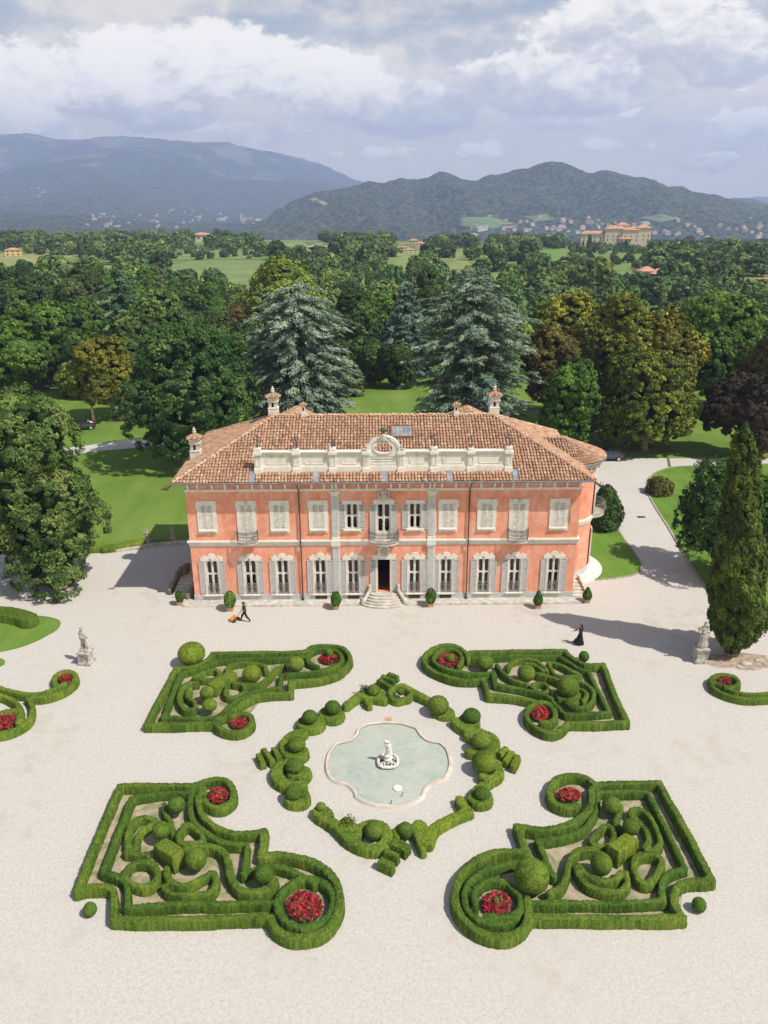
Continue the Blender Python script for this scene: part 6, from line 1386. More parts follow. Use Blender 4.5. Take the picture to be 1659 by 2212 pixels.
# ================================================================ pots, figures, cart, statues, cars
M_terra=simple('terracotta_pot',(.55,.33,.21),.9,.1,.12,5.);M_earth=simple('pot_earth',(.06,.04,.03),.95,.1)
M_skin=simple('skin',(.55,.31,.21),.6,.3,.05);M_black=simple('black_cloth',(.012,.012,.014),.85,.2,.1);M_char=simple('charcoal_cloth',(.022,.024,.032),.85,.2,.1)
M_hair=simple('dark_hair',(.012,.008,.006),.5,.4,.1);M_shoe=simple('dark_shoe',(.015,.012,.014),.6,.3,.1)
M_statue=simple('weathered_statue_stone',(.50,.465,.40),.9,.15,.15,5.,(.22,.205,.17),bmp=.3)
def pot(px,py,wf,hf,prof,label,mat,tint,seed,wp=.44,hp=.36):
    p=G(px,py);t=thing('potted_topiary',label,'potted plant',(p[0],p[1]+wp/2,0),'clipped shrubs in terracotta pots along the facade')
    b=MB().box(-wp/2,wp/2,-wp/2,wp/2,0,hp,taper=1.12);b.box(-wp/2*1.2,wp/2*1.2,-wp/2*1.2,wp/2*1.2,hp-.06,hp);o=obj('pot',b,t,M_terra)
    obj('earth',MB().box(-wp/2,wp/2,-wp/2,wp/2,hp,hp+.015),o,M_earth)
    V,Q,A=column_crown([(hp+z*hf,w*wf/2) for z,w in prof],seed,leaf=.055,sub=.10,per=18);c=obj('foliage',npmesh('foliage',V,Q,[FM[mat]],v=A),t);c.color=(*tint,1)
OV=[(0,.35),(.12,.8),(.35,1.),(.6,1.),(.8,.8),(.95,.45),(1,.1)];CN=[(0,.5),(.12,.92),(.28,1.),(.5,.8),(.75,.48),(.93,.2),(1,.04)]
pot(388.6,1309,.66,.98,OV,'small dark clipped shrub in a pot at the left corner of the villa','dark',(1,1.2,1),1)
pot(497,1321.6,.88,1.35,OV,'largest and palest oval shrub in a pot, behind the man with the cart','green',(1.7,1.6,1.6),2,.50,.38)
pot(725.8,1318,.76,1.22,OV,'oval shrub in a pot left of the front steps','green',(1.1,1.25,1),3)
pot(930.4,1312.3,.78,1.25,OV,'oval shrub in a pot right of the front steps','green',(.95,1.1,.95),4)
pot(1162.5,1316.1,.70,1.25,CN,'cone shaped shrub in a pot before the last windows','dark',(1.05,1.3,1.1),5)
pot(1268.8,1303.6,.70,1.02,CN,'small cone shaped shrub in a pot beside the right flank stair','dark',(.95,1.2,1.),6)
def hand(side,w,fwd,curl,s=1.):
    """palm, four fingers and a thumb from wrist w along fwd"""
    f=np.array(fwd,float);f/=np.linalg.norm(f);u=np.cross(f,(0,0,1.));u/=np.linalg.norm(u)+1e-9;n=np.cross(u,f);w=np.array(w,float);pm=w+f*.085*s
    S=[(w,pm,.026,.030)]
    for k,l in zip((-1.5,-.5,.5,1.5),(.065,.078,.072,.056)):
        a=pm+u*k*.017;b=a+f*l*.5*math.cos(curl)-n*l*.5*math.sin(curl);c=b+f*l*.5*math.cos(2*curl)-n*l*.5*math.sin(2*curl);S+=[(a,b,.0115,.0105),(b,c,.0105,.009)]
    a=w+f*.03+u*side*.022;b=a+f*.03+u*side*.028-n*.012;S+=[(a,b,.013,.011),(b,b+f*.028,.011,.009)];return S
def head_segs(c,fw):
    c=np.array(c,float);f=np.array([fw[0],fw[1],0.]);f/=np.linalg.norm(f);s=np.array([-f[1],f[0],0]);z=np.array([0,0,1.])
    return [(c+z*.02,c+z*.04,.088,.085),(c+f*.03-z*.04,c+f*.035-z*.06,.062,.052),(c+f*.085-z*.005,c+f*.106-z*.025,.012,.015),(c+f*.083-z*.062,c+f*.085-z*.063,.016,.016),(c+s*.083-z*.01,c+s*.083+z*.02,.016,.018),(c-s*.083-z*.01,c-s*.083+z*.02,.016,.018),(c-z*.05-f*.01,c-z*.15-f*.02,.052,.055)]
def face_bits(c,fw,name,t):
    c=np.array(c,float);f=np.array([fw[0],fw[1],0.]);f/=np.linalg.norm(f);s=np.array([-f[1],f[0],0]);b=MB()
    for k in (-1,1): b.ball(tuple(c+f*.082+s*k*.03+np.array([0,0,.012])),.011,6,5)
    obj('eyes',b,t,M_hair)
# man walking left with the cart; local axes: he walks towards -x
p=G(530,1342);man=thing('person','man in dark t shirt and trousers walking left and pushing a small cart','person',(p[0],p[1],0))
hc=(-.09,0,1.62);fw=(-1,-.15)
body=head_segs(hc,fw)+[((-.05,0,1.42),(-.03,0,1.2),.10,.12),((-.03,0,1.2),(0,0,.95),.12,.12)]
for s in (-1,1):
    sh=(-.03,s*.175,1.40);eb=(.02,s*.24,1.13);wr=(-.24,s*.20,.98);body+=[((-.04,s*.05,1.43),sh,.07,.055),(sh,eb,.048,.040),(eb,wr,.038,.026)]+hand(s,wr,(-1,-s*.15,-.35),.9)
legs=[((0,.09,.90),(-.24,.09,.50),.088,.060),((-.24,.09,.50),(-.36,.08,.10),.055,.036),((-.34,.08,.06),(-.50,.08,.04),.036,.028),((0,-.09,.90),(.14,-.10,.48),.088,.060),((.14,-.10,.48),(.42,-.10,.13),.055,.036),((.40,-.10,.10),(.33,-.10,.035),.036,.026)]
obj('body',seg_mesh('body',body+legs,.014,M_skin,.012),man)
obj('shirt',seg_mesh('shirt',[((-.05,-.13,1.42),(-.05,.13,1.42),.085,.085),((-.04,-.06,1.3),(-.04,.06,1.3),.135,.135),((-.03,-.05,1.15),(-.03,.05,1.15),.13,.13),((0,-.06,.98),(0,.06,.98),.13,.13)]+[((-.03,s*.17,1.40),(.0,s*.225,1.20),.068,.066) for s in (-1,1)],.02,M_char,.03),man)
obj('trousers',seg_mesh('trousers',[((0,-.07,.95),(0,.07,.95),.125,.125),((0,.09,.88),(-.24,.09,.50),.108,.082),((-.24,.09,.50),(-.355,.08,.13),.08,.062),((0,-.09,.88),(.14,-.10,.48),.108,.082),((.14,-.10,.48),(.40,-.10,.16),.08,.062)],.02,M_char,.025),man)
obj('shoes',seg_mesh('shoes',[((-.33,.08,.07),(-.50,.08,.05),.052,.045)],.015,M_shoe,.02),man);obj('shoes',seg_mesh('shoes',[((.41,-.10,.11),(.32,-.10,.045),.052,.042)],.015,M_shoe,.02),man)
obj('hair',seg_mesh('hair',[((-.07,0,1.665),(-.06,0,1.69),.095,.088),((-.03,0,1.62),(-.03,0,1.66),.085,.088)],.014,M_hair,.02),man);face_bits(hc,fw,'eyes',man)
obj('sunglasses',MB().box(-.185,-.172,-.065,.05,1.62,1.65),man,M_black)
pc_=np.array([p[0],p[1],0.])
M_or=simple('orange_plastic',(.85,.33,.03),.5,.4,.06);M_ye=simple('yellow_plastic',(.88,.68,.06),.5,.4,.06);M_rust=simple('red_brown_metal',(.30,.10,.06),.5,.4,.1);M_rub=simple('black_rubber',(.02,.012,.012),.8,.2,.1)
cart=thing('hand_cart','small two wheeled hand cart with an orange handle pushed by the man','cart',(p[0]-.75,p[1],0))
b=MB();ax=[(.14,.30,.12),(-.10,-.22,.12)];b.tube(ax,.012,5)
for s in (-1,1): b.tube([(.42,s*.17,.90),(.12,s*.15-.02,.45),(-.06,s*.14+.0,.16),(-.28,s*.14-.04,.12)],.014,5)
b.tube([(.42,-.17,.90),(.42,.17,.90)],.014,5);b.box(-.42,-.04,-.2,.14,.10,.13);obj('frame',b,cart,M_rust)
for k,(x,y,z) in enumerate(ax):
    t_=[(x+.02,y-.04*(1 if k else -1),z),(x-.02,y+.04*(1 if k else -1),z)]
    w=obj('wheel',MB().tube([(x+.02,y-.045,z),(x-.02,y+.045,z)],.12,14),cart,M_rub);obj('hub',MB().tube([(x+.022,y-.05,z),(x-.022,y+.05,z)],.055,10),w,M_rust)
for (x,y,z,r,m,l) in ((-.28,-.12,.30,.14,M_or,'orange round reel at the front of the load on the cart'),(-.12,.06,.40,.13,M_or,'orange round reel nearest the handle on the cart')):
    t=thing('reel',l,'reel',(p[0]-.75+x,p[1]+y,z-.16));b=MB();n=16
    prof=[(.04,-.11),(r,-.11),(r,-.07),(r*.6,-.06),(r*.6,.06),(r,.07),(r,.11),(.04,.11)];V=[];
    for rr_,yy in prof:
        for k in range(n): a=6.283*k/n;V.append((rr_*math.cos(a),yy,rr_*math.sin(a)+.16))
    b.add(V,[(i*n+k,i*n+(k+1)%n,(i+1)*n+(k+1)%n,(i+1)*n+k) for i in range(7) for k in range(n)]);obj('drum',b,t,m);obj('core',MB().tube([(0,-.12,.16),(0,.12,.16)],.035,8),t,M_rust)
t=thing('bucket','yellow bucket at the far end of the load on the cart','bucket',(p[0]-1.10,p[1]+.12,.14));obj('shell',MB().lathe([(.10,0),(.13,.26),(.145,.27),(.12,.25),(.095,.04)],n=14),t,M_ye);obj('handle',MB().tube([(.13*math.cos(a),0,.25+.13*math.sin(a)) for a in np.linspace(0,math.pi,8)],.008,4),t,M_rust)
# woman in black walking left, phone in hand
p=G(1250,1392);wo_=thing('person','woman with long black hair in a long black skirt walking left holding a phone','person',(p[0],p[1],0))
hc=(.05,0,1.60);fw=(-1,-.1)
wl=(-.17,-.20,1.34);wr=(-.43,.22,1.06)
body=head_segs(hc,fw)+[((.08,0,1.40),(.08,0,1.2),.09,.10),((.08,0,1.2),(.07,0,.95),.10,.12)]+[((.07,-.05,1.41),(.08,-.16,1.38),.06,.05),((.08,-.16,1.38),(.06,-.24,1.14),.045,.037),((.06,-.24,1.14),wl,.035,.024)]+hand(-1,wl,(-.35,.2,1.),.7)+[((.07,.05,1.41),(.08,.16,1.38),.06,.05),((.08,.16,1.38),(-.14,.22,1.16),.045,.037),((-.14,.22,1.16),wr,.035,.024)]+hand(1,wr,(-1,0,-.1),.35)
body+=[((.07,.08,.9),(-.14,.08,.5),.08,.055),((-.14,.08,.5),(-.40,.08,.16),.05,.034),((-.40,.08,.16),(-.52,.08,.20),.032,.026),((.07,-.08,.9),(.10,-.08,.5),.08,.055),((.10,-.08,.5),(.20,-.08,.08),.05,.034),((.20,-.08,.06),(.08,-.08,.035),.034,.026)]
obj('body',seg_mesh('body',body,.014,M_skin,.012),wo_)
obj('jacket',seg_mesh('jacket',[((.08,-.11,1.39),(.08,.11,1.39),.08,.08),((.09,-.05,1.25),(.09,.05,1.25),.125,.125),((.08,-.05,1.05),(.08,.05,1.05),.125,.125),((.08,-.07,.86),(.08,.07,.86),.145,.145),((.08,-.16,1.37),(.06,-.24,1.15),.062,.055),((.06,-.24,1.15),(-.13,-.21,1.31),.052,.042),((.08,.16,1.37),(-.14,.22,1.16),.062,.055),((-.14,.22,1.16),(-.37,.22,1.08),.052,.045)],.02,M_char,.025),wo_)
sk_=[];ns_=28;lv=[(.98,.14,.13,.07,0.),(.8,.18,.17,.07,.0),(.55,.24,.20,.05,.02),(.3,.32,.24,.03,.04),(.06,.40,.28,.02,.06)]
for z,rx_,ry_,cx_,fo in lv:
    for k in range(ns_):
        a=6.283*k/ns_;q=1+fo*math.sin(a*7);zz=z+(.20*max(0,-math.cos(a))**2*(1-z) if z<.5 else 0);sk_.append((cx_+rx_*q*math.cos(a)-(.07*(1-z) if math.cos(a)<-.3 else 0),ry_*q*math.sin(a),zz))
obj('skirt',npmesh('skirt',sk_,[(i*ns_+k,i*ns_+(k+1)%ns_,(i+1)*ns_+(k+1)%ns_,(i+1)*ns_+k) for i in range(4) for k in range(ns_)],[M_black],smooth=True),wo_)
obj('shoes',seg_mesh('shoes',[((-.41,.08,.17),(-.54,.08,.22),.045,.036)],.015,M_shoe,.02),wo_);obj('shoes',seg_mesh('shoes',[((.20,-.08,.07),(.08,-.08,.04),.045,.036)],.015,M_shoe,.02),wo_)
obj('hair',seg_mesh('hair',[((.07,0,1.645),(.07,0,1.665),.096,.092),((.12,0,1.60),(.17,0,1.38),.085,.085),((.17,0,1.38),(.19,0,1.12),.085,.05)],.014,M_hair,.03),wo_);face_bits(hc,fw,'eyes',wo_)
ph=thing('phone','dark phone held up by the woman in black','phone',(p[0]-.27,p[1]-.17,1.42));obj('case',MB().box(-.006,.006,-.036,.036,0,.15),ph,M_black);obj('screen',MB().box(.006,.008,-.032,.032,.006,.144),ph,simple('phone_glass',(.03,.03,.04),.1,.6,.05))
# ---- stone statues
def pedestal(b,w,h,base=1.0):
    b.box(-w*.62,w*.62,-w*.62,w*.62,0,h*.16).box(-w*.58,w*.58,-w*.58,w*.58,h*.16,h*.30,taper=.84).box(-w*.46,w*.46,-w*.46,w*.46,h*.30,h*.84).box(-w*.46,w*.46,-w*.46,w*.46,h*.84,h*.90,taper=1.22).box(-w*.60,w*.60,-w*.60,w*.60,h*.90,h)
    for s in (-1,1): b.box(s*w*.46-.03,s*w*.46+.03,-w*.52,w*.52,h*.28,h*.86)
    return b
def folds(P,D): return D+.012*np.sin(P[:,0]*38+P[:,2]*16)*np.sin(P[:,1]*30-P[:,2]*9)
p=G(1515,1433);st=thing('statue','weathered stone statue of a robed figure raising an arm beside the cypress','statue',(p[0],p[1]+.35,0),rz=0)
obj('pedestal',pedestal(MB(),.82,1.20),st,M_statue);z=1.22
sg=head_segs((.02,-.05,z+1.86),(-.4,-1))+[((.05,-.04,z+1.92),(.05,0,z+1.96),.12,.09),((-.14,0,z+1.58),(.18,0,z+1.58),.12,.13),((0,-.02,z+1.4),(.04,0,z+1.15),.19,.17),((.04,0,z+1.1),(.02,0,z+.85),.20,.24),((0,-.03,z+.8),(-.06,-.08,z+.15),.24,.26),((.08,.02,z+.8),(.16,.02,z+.10),.22,.22),((-.2,-.06,z+.35),(-.26,-.1,z+.05),.14,.12),
 ((-.18,0,z+1.55),(-.38,-.10,z+1.22),.085,.07),((-.38,-.10,z+1.22),(-.48,-.18,z+1.52),.065,.05),((-.48,-.18,z+1.52),(-.47,-.2,z+1.68),.05,.09),((.22,0,z+1.55),(.33,-.02,z+1.22),.09,.075),((.33,-.02,z+1.22),(.26,-.16,z+1.02),.07,.06),((.26,-.1,z+1.3),(.34,-.02,z+.75),.13,.10),((-.1,-.15,z+1.25),(.3,-.08,z+.95),.09,.10),((-.2,-.1,z+1.0),(.25,-.12,z+.8),.09,.09),((.28,.05,z+.7),(.32,0,z+.1),.10,.14)]
obj('figure',seg_mesh('figure',sg,.028,M_statue,.03,folds),st)
p=G(181,1437);st=thing('statue','weathered stone statue of a cloaked youth with crossed legs on the left gravel','statue',(p[0]+.1,p[1]+.35,0),rz=-.15)
obj('pedestal',pedestal(MB(),.80,1.02),st,M_statue);z=1.04
sg=head_segs((-.02,-.03,z+1.80),(.7,-.7))+[((-.02,0,z+1.92),(-.02,0,z+1.94),.12,.10),((-.15,0,z+1.52),(.13,0,z+1.50),.12,.11),((-.06,0,z+1.4),(-.04,0,z+1.15),.20,.19),((-.16,.03,z+1.45),(-.18,.05,z+1.0),.13,.12),((-.03,0,z+1.08),(0,0,z+.92),.17,.16),((.06,0,z+.92),(.24,-.08,z+.55),.12,.085),((.24,-.08,z+.55),(.02,-.12,z+.08),.08,.055),((-.06,0,z+.9),(-.10,.02,z+.5),.12,.085),((-.10,.02,z+.5),(-.12,.02,z+.05),.08,.06),
 ((.14,0,z+1.48),(.24,-.12,z+1.22),.075,.06),((.24,-.12,z+1.22),(.42,-.2,z+1.30),.055,.04),((.42,-.2,z+1.3),(.46,-.2,z+1.2),.05,.07),((-.16,-.02,z+1.46),(-.06,-.2,z+1.2),.075,.06),((-.06,-.2,z+1.2),(.25,-.25,z+1.18),.055,.045),((.3,.08,z+.5),(.34,.05,z+.0),.12,.20),((-.15,.1,z+.9),(-.18,.08,z+.05),.10,.15),((-.25,-.1,z+.03),(.35,-.1,z+.03),.10,.12),((-.18,-.05,z+1.05),(.16,-.1,z+1.02),.09,.09)]
obj('figure',seg_mesh('figure',sg,.028,M_statue,.025,folds),st)
def putto(px,py,label,flip):
    p=G(px,py);st=thing('putto_statue',label,'statue',(p[0],p[1],0));obj('pedestal',MB().box(-.22,.22,-.22,.22,0,.5).box(-.27,.27,-.27,.27,.5,.58).box(-.3,.3,-.3,.3,0,.12),st,M_statue);z=.58;s=flip
    sg=[((0,0,z+.98),(0,0,z+1.0),.12,.11),((0,-.08,z+.95),(0,-.1,z+.93),.05,.04),((-.08,0,z+.8),(.08,0,z+.8),.09,.09),((0,0,z+.72),(0,0,z+.5),.13,.14),((.06,0,z+.45),(.08,-.05,z+.22),.09,.07),((.08,-.05,z+.22),(.06,0,z+.02),.06,.05),((-.06,0,z+.45),(-.1,.03,z+.22),.09,.07),((-.1,.03,z+.22),(-.1,0,z+.02),.06,.05),((s*.13,0,z+.78),(s*.22,-.1,z+.62),.055,.045),((s*.22,-.1,z+.62),(s*.12,-.16,z+.78),.04,.04),((-s*.13,0,z+.78),(-s*.2,-.05,z+.6),.055,.045),((0,.1,z+.5),(.0,.1,z+.0),.09,.12),((s*.16,-.15,z+.8),(s*.2,-.12,z+.88),.07,.06)]
    obj('figure',seg_mesh('figure',sg,.025,M_statue,.02),st)
putto(319,1177,'small stone putto on the left pedestal of the border wall, standing in the sun',-1);putto(374,1172,'small stone putto on the border wall in the shade of the villa',1)
P=gv((196,1193),(262,1191),(306,1186),(319,1180));b=MB()
def wall_run(P,w,h):
    b=MB()
    for (x0,y0),(x1,y1) in zip(P,P[1:]):
        L=math.hypot(x1-x0,y1-y0);b.box((x0+x1)/2-L/2-.02,(x0+x1)/2+L/2+.02,(y0+y1)/2-w/2,(y0+y1)/2+w/2,0,h,rot=math.atan2(y1-y0,x1-x0))
    return b
props(obj('border_wall',wall_run(P,.30,.28),mat=M_stone),'low stone edge wall below the clipped hedge of the left lawn','wall')
P=gv((321,1180),(345,1178),(372,1176),(402,1175));props(obj('border_wall',wall_run(P,.40,.30),mat=M_stone),'low stone wall between the two putti up to the villa','wall')
a=np.array([*gv((324,1179))[0]]);c=np.array([*gv((370,1175))[0]]);b=MB()
for k in range(5):
    q=a+(c-a)*(k+.5)/5
    for s in (-1,1): b.tube([(q[0]+s*.16+s*.15*(1-.7*j/9)*math.cos(j*.75),q[1],.46+.15*(1-.7*j/9)*math.sin(j*.75)) for j in range(10)],.02,4)
b.tube([(a[0],a[1],.31),(c[0],c[1],.31)],.02,4);props(obj('iron_scroll_railing',b,mat=M_iron),'low wrought iron scroll railing on the wall between the putti','railing')
# ---- fountain group in the pool
f0=crop(1180,2380,1420,1561.);p=G(*f0(740,1100),.1);ft=thing('fountain','white stone fountain with a mermaid figure on a scrolled square base in the pool','fountain',(p[0],p[1]+.22,.035))
M_marble=simple('white_marble',(.70,.66,.60),.7,.3,.1,4.,(.50,.47,.42))
b=MB()
for k in range(4):
    a=k*math.pi/2;c_,s_=math.cos(a),math.sin(a);q=lambda x,y,z:(x*c_-y*s_,x*s_+y*c_,z)
    b.tube([q(-.36,.56,.16),q(0,.60,.16),q(.36,.56,.16)],[.09,.10,.09],8)
    for s in (-1,1):
        b.tube([q(s*.36,.56,.16),q(s*.46,.50,.20),q(s*.48,.44,.14)],[.09,.07,.06],7);b.tube([q(s*.40+.08*math.cos(j),.42+.05*math.sin(j),.20+.02*j) for j in range(7)],.035,5)
        b.tube([q(s*.2,.42,.1),q(s*.24,.30,.28),q(s*.16,.24,.2)],.045,6)
obj('scroll_base',b,ft,M_marble);obj('bowl',MB().box(-.42,.42,-.42,.42,-.04,.07),ft,simple('mossy_bowl',(.22,.20,.12),.9,.2,.2))
fig=[((0,0,.12),(0,0,.30),.24,.20),((.02,.02,.42),(-.03,-.03,.5),.19,.17),((-.04,-.03,.55),(.05,.0,.75),.16,.16),((.05,0,.8),(.0,0,1.0),.16,.12),((0,0,1.0),(0,0,1.28),.12,.14),((-.10,0,1.32),(.10,0,1.32),.08,.08),((0,-.01,1.46),(.01,-.01,1.56),.075,.095),((.11,0,1.32),(.17,-.04,1.12),.06,.05),((.17,-.04,1.12),(.12,-.12,.96),.045,.04),((-.11,0,1.32),(-.20,-.02,1.45),.055,.045),((-.20,-.02,1.45),(-.12,-.03,1.60),.04,.045),((-.12,-.03,1.6),(-.15,-.03,1.64),.07,.07),((.12,.08,.62),(.2,.1,.9),.06,.05)]
for k in range(14): a=k*.8;fig.append(((.21*math.cos(a),.21*math.sin(a),.16+.035*k),(.21*math.cos(a+.7),.21*math.sin(a+.7),.18+.035*k),.055,.055))
obj('figure',seg_mesh('figure',fig,.025,M_marble,.025),ft)
p=G(*f0(945,1600),.1);fd=thing('float','white round float lying on the pool near its front rim','float',(p[0],p[1],.04));obj('disc',MB().lathe([(.05,0),(.24,0),(.26,.05),(.22,.09),(.12,.10),(.12,.13),(.02,.14)],n=20),fd,simple('white_plastic',(.82,.80,.78),.5,.4,.04))
for k,(x,y,l) in enumerate(((1040,1775,'dark bent water jet pipe right of the float'),(805,1935,'dark bent water jet pipe near the front rim of the pool'))):
    p=G(*f0(x,y),.08);props(obj('jet_pipe',MB().tube([(p[0],p[1],.0),(p[0],p[1],.12),(p[0]+.01,p[1],.22),(p[0]+.04,p[1]-.02,.30)],[.03,.025,.02,.022],6).ball((p[0]+.05,p[1]-.02,.31),.03,6,5),mat=M_iron),l,'water jet')
# ---- cars
def car(px,py,rz,col,label,seed):
    p=G(px,py);c=thing('parked_car',label,'car',(p[0],p[1],0),rz=rz);m=simple('car_paint_%d'%seed,col,.25,.6,.05);m.node_tree.nodes['Principled BSDF'].inputs['Coat Weight'].default_value=.6
    gl=simple('car_glass_%d'%seed,(.02,.025,.03),.08,.8,.05)
    prof=[(-1.92,.35),(-1.98,.62),(-1.90,.82),(-1.05,.98),(-.55,1.38),(-.1,1.48),(.75,1.46),(1.35,1.28),(1.72,1.02),(1.90,.95),(1.96,.60),(1.88,.32)]
    n=len(prof);V=[];lv=[(-.82,.90,.0),(-.86,1.,.0),(.86,1.,.0),(.82,.90,.0)]
    for y,sc,_ in lv:
        for x,z in prof:
            yy=y*(.80 if z>1.2 else (.93 if z>.97 else 1.));V.append((x*(.97 if sc<1 else 1),yy,z*(1 if sc==1 else .97)+(.01 if sc<1 else 0)))
    Fs=[(i*n+k,i*n+(k+1)%n,(i+1)*n+(k+1)%n,(i+1)*n+k) for i in range(3) for k in range(n)]+[tuple(range(n-1,-1,-1)),tuple(range(3*n,4*n))]
    obj('body',npmesh('body',V,Fs,[m],smooth=False),c)
    for s in (-1,1):
        obj('side_window',MB().prism([(-.95,1.0),(-.52,1.33),(-.1,1.42),(.3,1.42),(.3,.99)],s*.70,s*.80).prism([(.36,.99),(.36,1.42),(.75,1.40),(1.22,1.25),(1.38,1.02)],s*.70,s*.80),c,gl)
        obj('taillight',MB().box(1.74,1.93,s*.62-.14,s*.62+.14,.80,1.06),c,simple('red_lamp',(.75,.06,.03),.2,.6,.05));obj('headlight',MB().box(-1.95,-1.78,s*.6-.15,s*.6+.15,.62,.78),c,simple('clear_lamp',(.7,.7,.7),.15,.6,.05))
        for x in (-1.25,1.22):
            w=obj('wheel',MB().tube([(x,s*.72,.31),(x,s*.90,.31)],.31,18),c,M_rub);obj('rim',MB().tube([(x,s*.88,.31),(x,s*.915,.31)],.21,12),w,simple('alloy',(.6,.6,.6),.3,.5,.05,metal=.5))
    obj('windscreen',MB().add([(-1.0,-.62,1.01),(-1.0,.62,1.01),(-.56,.58,1.40),(-.56,-.58,1.40)],[(0,1,2,3)]),c,gl);obj('rear_window',MB().add([(1.70,-.6,1.06),(1.70,.6,1.06),(1.37,.58,1.29),(1.37,-.58,1.29)],[(3,2,1,0)]),c,gl)
    return c
car(1312,993,.04,(.012,.022,.07),'dark blue hatchback parked behind the bow of the villa',1)
car(178,927,.35,(.02,.03,.035),'dark car in the shade beyond the path, mostly hidden by the left tree',2)
# ---- bare soil and stones under the cypress
p0_=G(1585,1425);r_=random.Random(8);pl=[(p0_[0]+(2.0+.7*r_.random())*math.cos(a)*1.2+.4,p0_[1]-.2+(.95+.45*r_.random())*math.sin(a)) for a in np.linspace(0,6.283,26)[:-1]]
sheet('bare_soil',pl,.010,simple('cypress_soil',(.40,.32,.24),.95,.1,.3,3.,(.20,.14,.10),bmp=.5))
for k,(px,py,s,l) in enumerate(((1612,1436,.34,'pale flat stone on the soil at the foot of the cypress'),(1640,1428,.30,'pale elongated stone right of the cypress roots'),(1598,1441,.2,'small pale stone nearest the viewer under the cypress'))):
    q=G(px,py);props(obj('stone',MB().ball((q[0],q[1],s*.2),s,10,7,sz=(1.2,.6,.45),jit=.25,rng=random.Random(k),),mat=M_stone),l,'stone')
# masts on the left mountain
for k,(px,h) in enumerate(((262,13),(283,12),(291,9),(296,12),(321,10),(268,7))):
    q=FY(px,296,9750);t=FY(px,293-h,9750);m_=props(obj('radio_mast',MB().tube([q,t],[3.,1.2],4),mat=M_irong),'thin radio mast on the ridge of the left mountain','mast','radio masts on the left mountain')
# ================================================================ far trees, houses, town
from mathutils.bvhtree import BVHTree
_sf=[]
for o in list(bpy.data.objects):
    if o.type=='MESH' and (o.name.startswith(('mountain','foothill','hill_'))): _sf.append(BVHTree.FromPolygons([tuple(v.co) for v in o.data.vertices],[tuple(p.vertices) for p in o.data.polygons]))
def hit(px,py):
    """first hill or terrain surface along the sight line"""
    r=Vector(ray(px,py)).normalized();best=None;bd=1e9
    for b in _sf:
        h=b.ray_cast(Vector(CAM),r,20000)
        if h[0] is not None and h[3]<bd: bd=h[3];best=np.array(h[0])
    g=GT(px,py);d=float(np.linalg.norm(g-CAM))
    return g if (d<bd and d<8500) else best
def proj(P):
    v=np.array(P,float)-CAM;c,s=math.cos(-YAW),math.sin(-YAW);X_,Y_,Z_=v[0]*c-v[1]*s,v[0]*s+v[1]*c,v[2]
    c,s=math.cos(TH),math.sin(TH);yy=Y_*c-Z_*s;zz=Y_*s+Z_*c;return 829.5+F*X_/yy,1106-F*zz/yy
M_cream=simple('cream_render',(.60,.52,.40),.9,.1,.06,.4);M_roof=simple('distant_roof_tiles',(.52,.28,.18),.9,.1,.15,.5);M_ycol=simple('ochre_render',(.66,.47,.22),.9,.1,.06,.4);M_red=simple('red_render',(.42,.10,.07),.9,.1,.06,.4);M_win=simple('far_window',(.05,.05,.055),.4,.4,.1);M_wh=simple('white_render',(.62,.58,.52),.9,.1,.05,.4);M_gry=simple('grey_roof',(.40,.40,.42),.8,.2,.1,.4)
def hiproof(b,x0,x1,y0,y1,z,h,ov=.6,hip=True):
    x0-=ov;x1+=ov;y0-=ov;y1+=ov;w=x1-x0;d=y1-y0;i=min(w,d)/2 if hip else 0
    if w>=d: r0,r1=(x0+i,(y0+y1)/2),(x1-i,(y0+y1)/2);Fs=[(0,1,5,4),(1,2,5),(2,3,4,5),(3,0,4),(3,2,1,0)]
    else: r0,r1=((x0+x1)/2,y0+i),((x0+x1)/2,y1-i);Fs=[(0,1,4),(1,2,5,4),(2,3,5),(3,0,4,5),(3,2,1,0)]
    b.add([(x0,y0,z),(x1,y0,z),(x1,y1,z),(x0,y1,z),(*r0,z+h),(*r1,z+h)],Fs)
def house(name,label,cat,px,py,wpx,hpx,wall,dep=.8,rz=0.,rows=2,cols=4,roof=M_roof,rh=.28,group=None,wings=(),base=None):
    """house standing where the sight line meets the land; sizes from its outline"""
    p=base if base is not None else hit(px,py);k=1./ppm(p);w=wpx*k;h=hpx*k/.98;d=w*dep;t=thing(name,label,cat,(p[0],p[1],p[2]-.5),group,rz)
    hw=h*(1-rh*.6)
    for i,(cx_,cy_,ww,dd,hh) in enumerate(((0,0,w,d,hw),)+tuple((a*w,b_*w,c*w,e*w,f*hw) for a,b_,c,e,f in wings)):
        obj('wall',MB().box(cx_-ww/2,cx_+ww/2,cy_-dd/2,cy_+dd/2,-2,hh+.5),t,wall);b=MB();hiproof(b,cx_-ww/2,cx_+ww/2,cy_-dd/2,cy_+dd/2,hh+.5,h*rh*min(1.,min(ww,dd)/w*1.4),.04*w);obj('roof',b,t,roof)
        if rows:
            for r in range(rows):
                for c in range(cols):
                    xx=cx_-ww/2+ww*(c+.5)/cols;zz=.5+hh*(r+.35)/rows;sw=ww/cols*.18;sh=hh/rows*.22
                    obj('window',MB().box(xx-sw,xx+sw,cy_-dd/2-.06,cy_-dd/2-.01,zz,zz+2*sh),t,M_win)
    return t
house('farmhouse','yellow farmhouse with orange roof in the field at the far left','house',30,553,32,15,M_ycol,.8,.3,2,3)
house('country_house','house with a broad orange pyramid roof among the trees at upper left','house',437,521,44,16,M_cream,.9,.1,1,4)
house('country_house','low orange roofed house right of the pyramid roofed one','house',502,530,26,8,M_cream,.7,0,1,3)
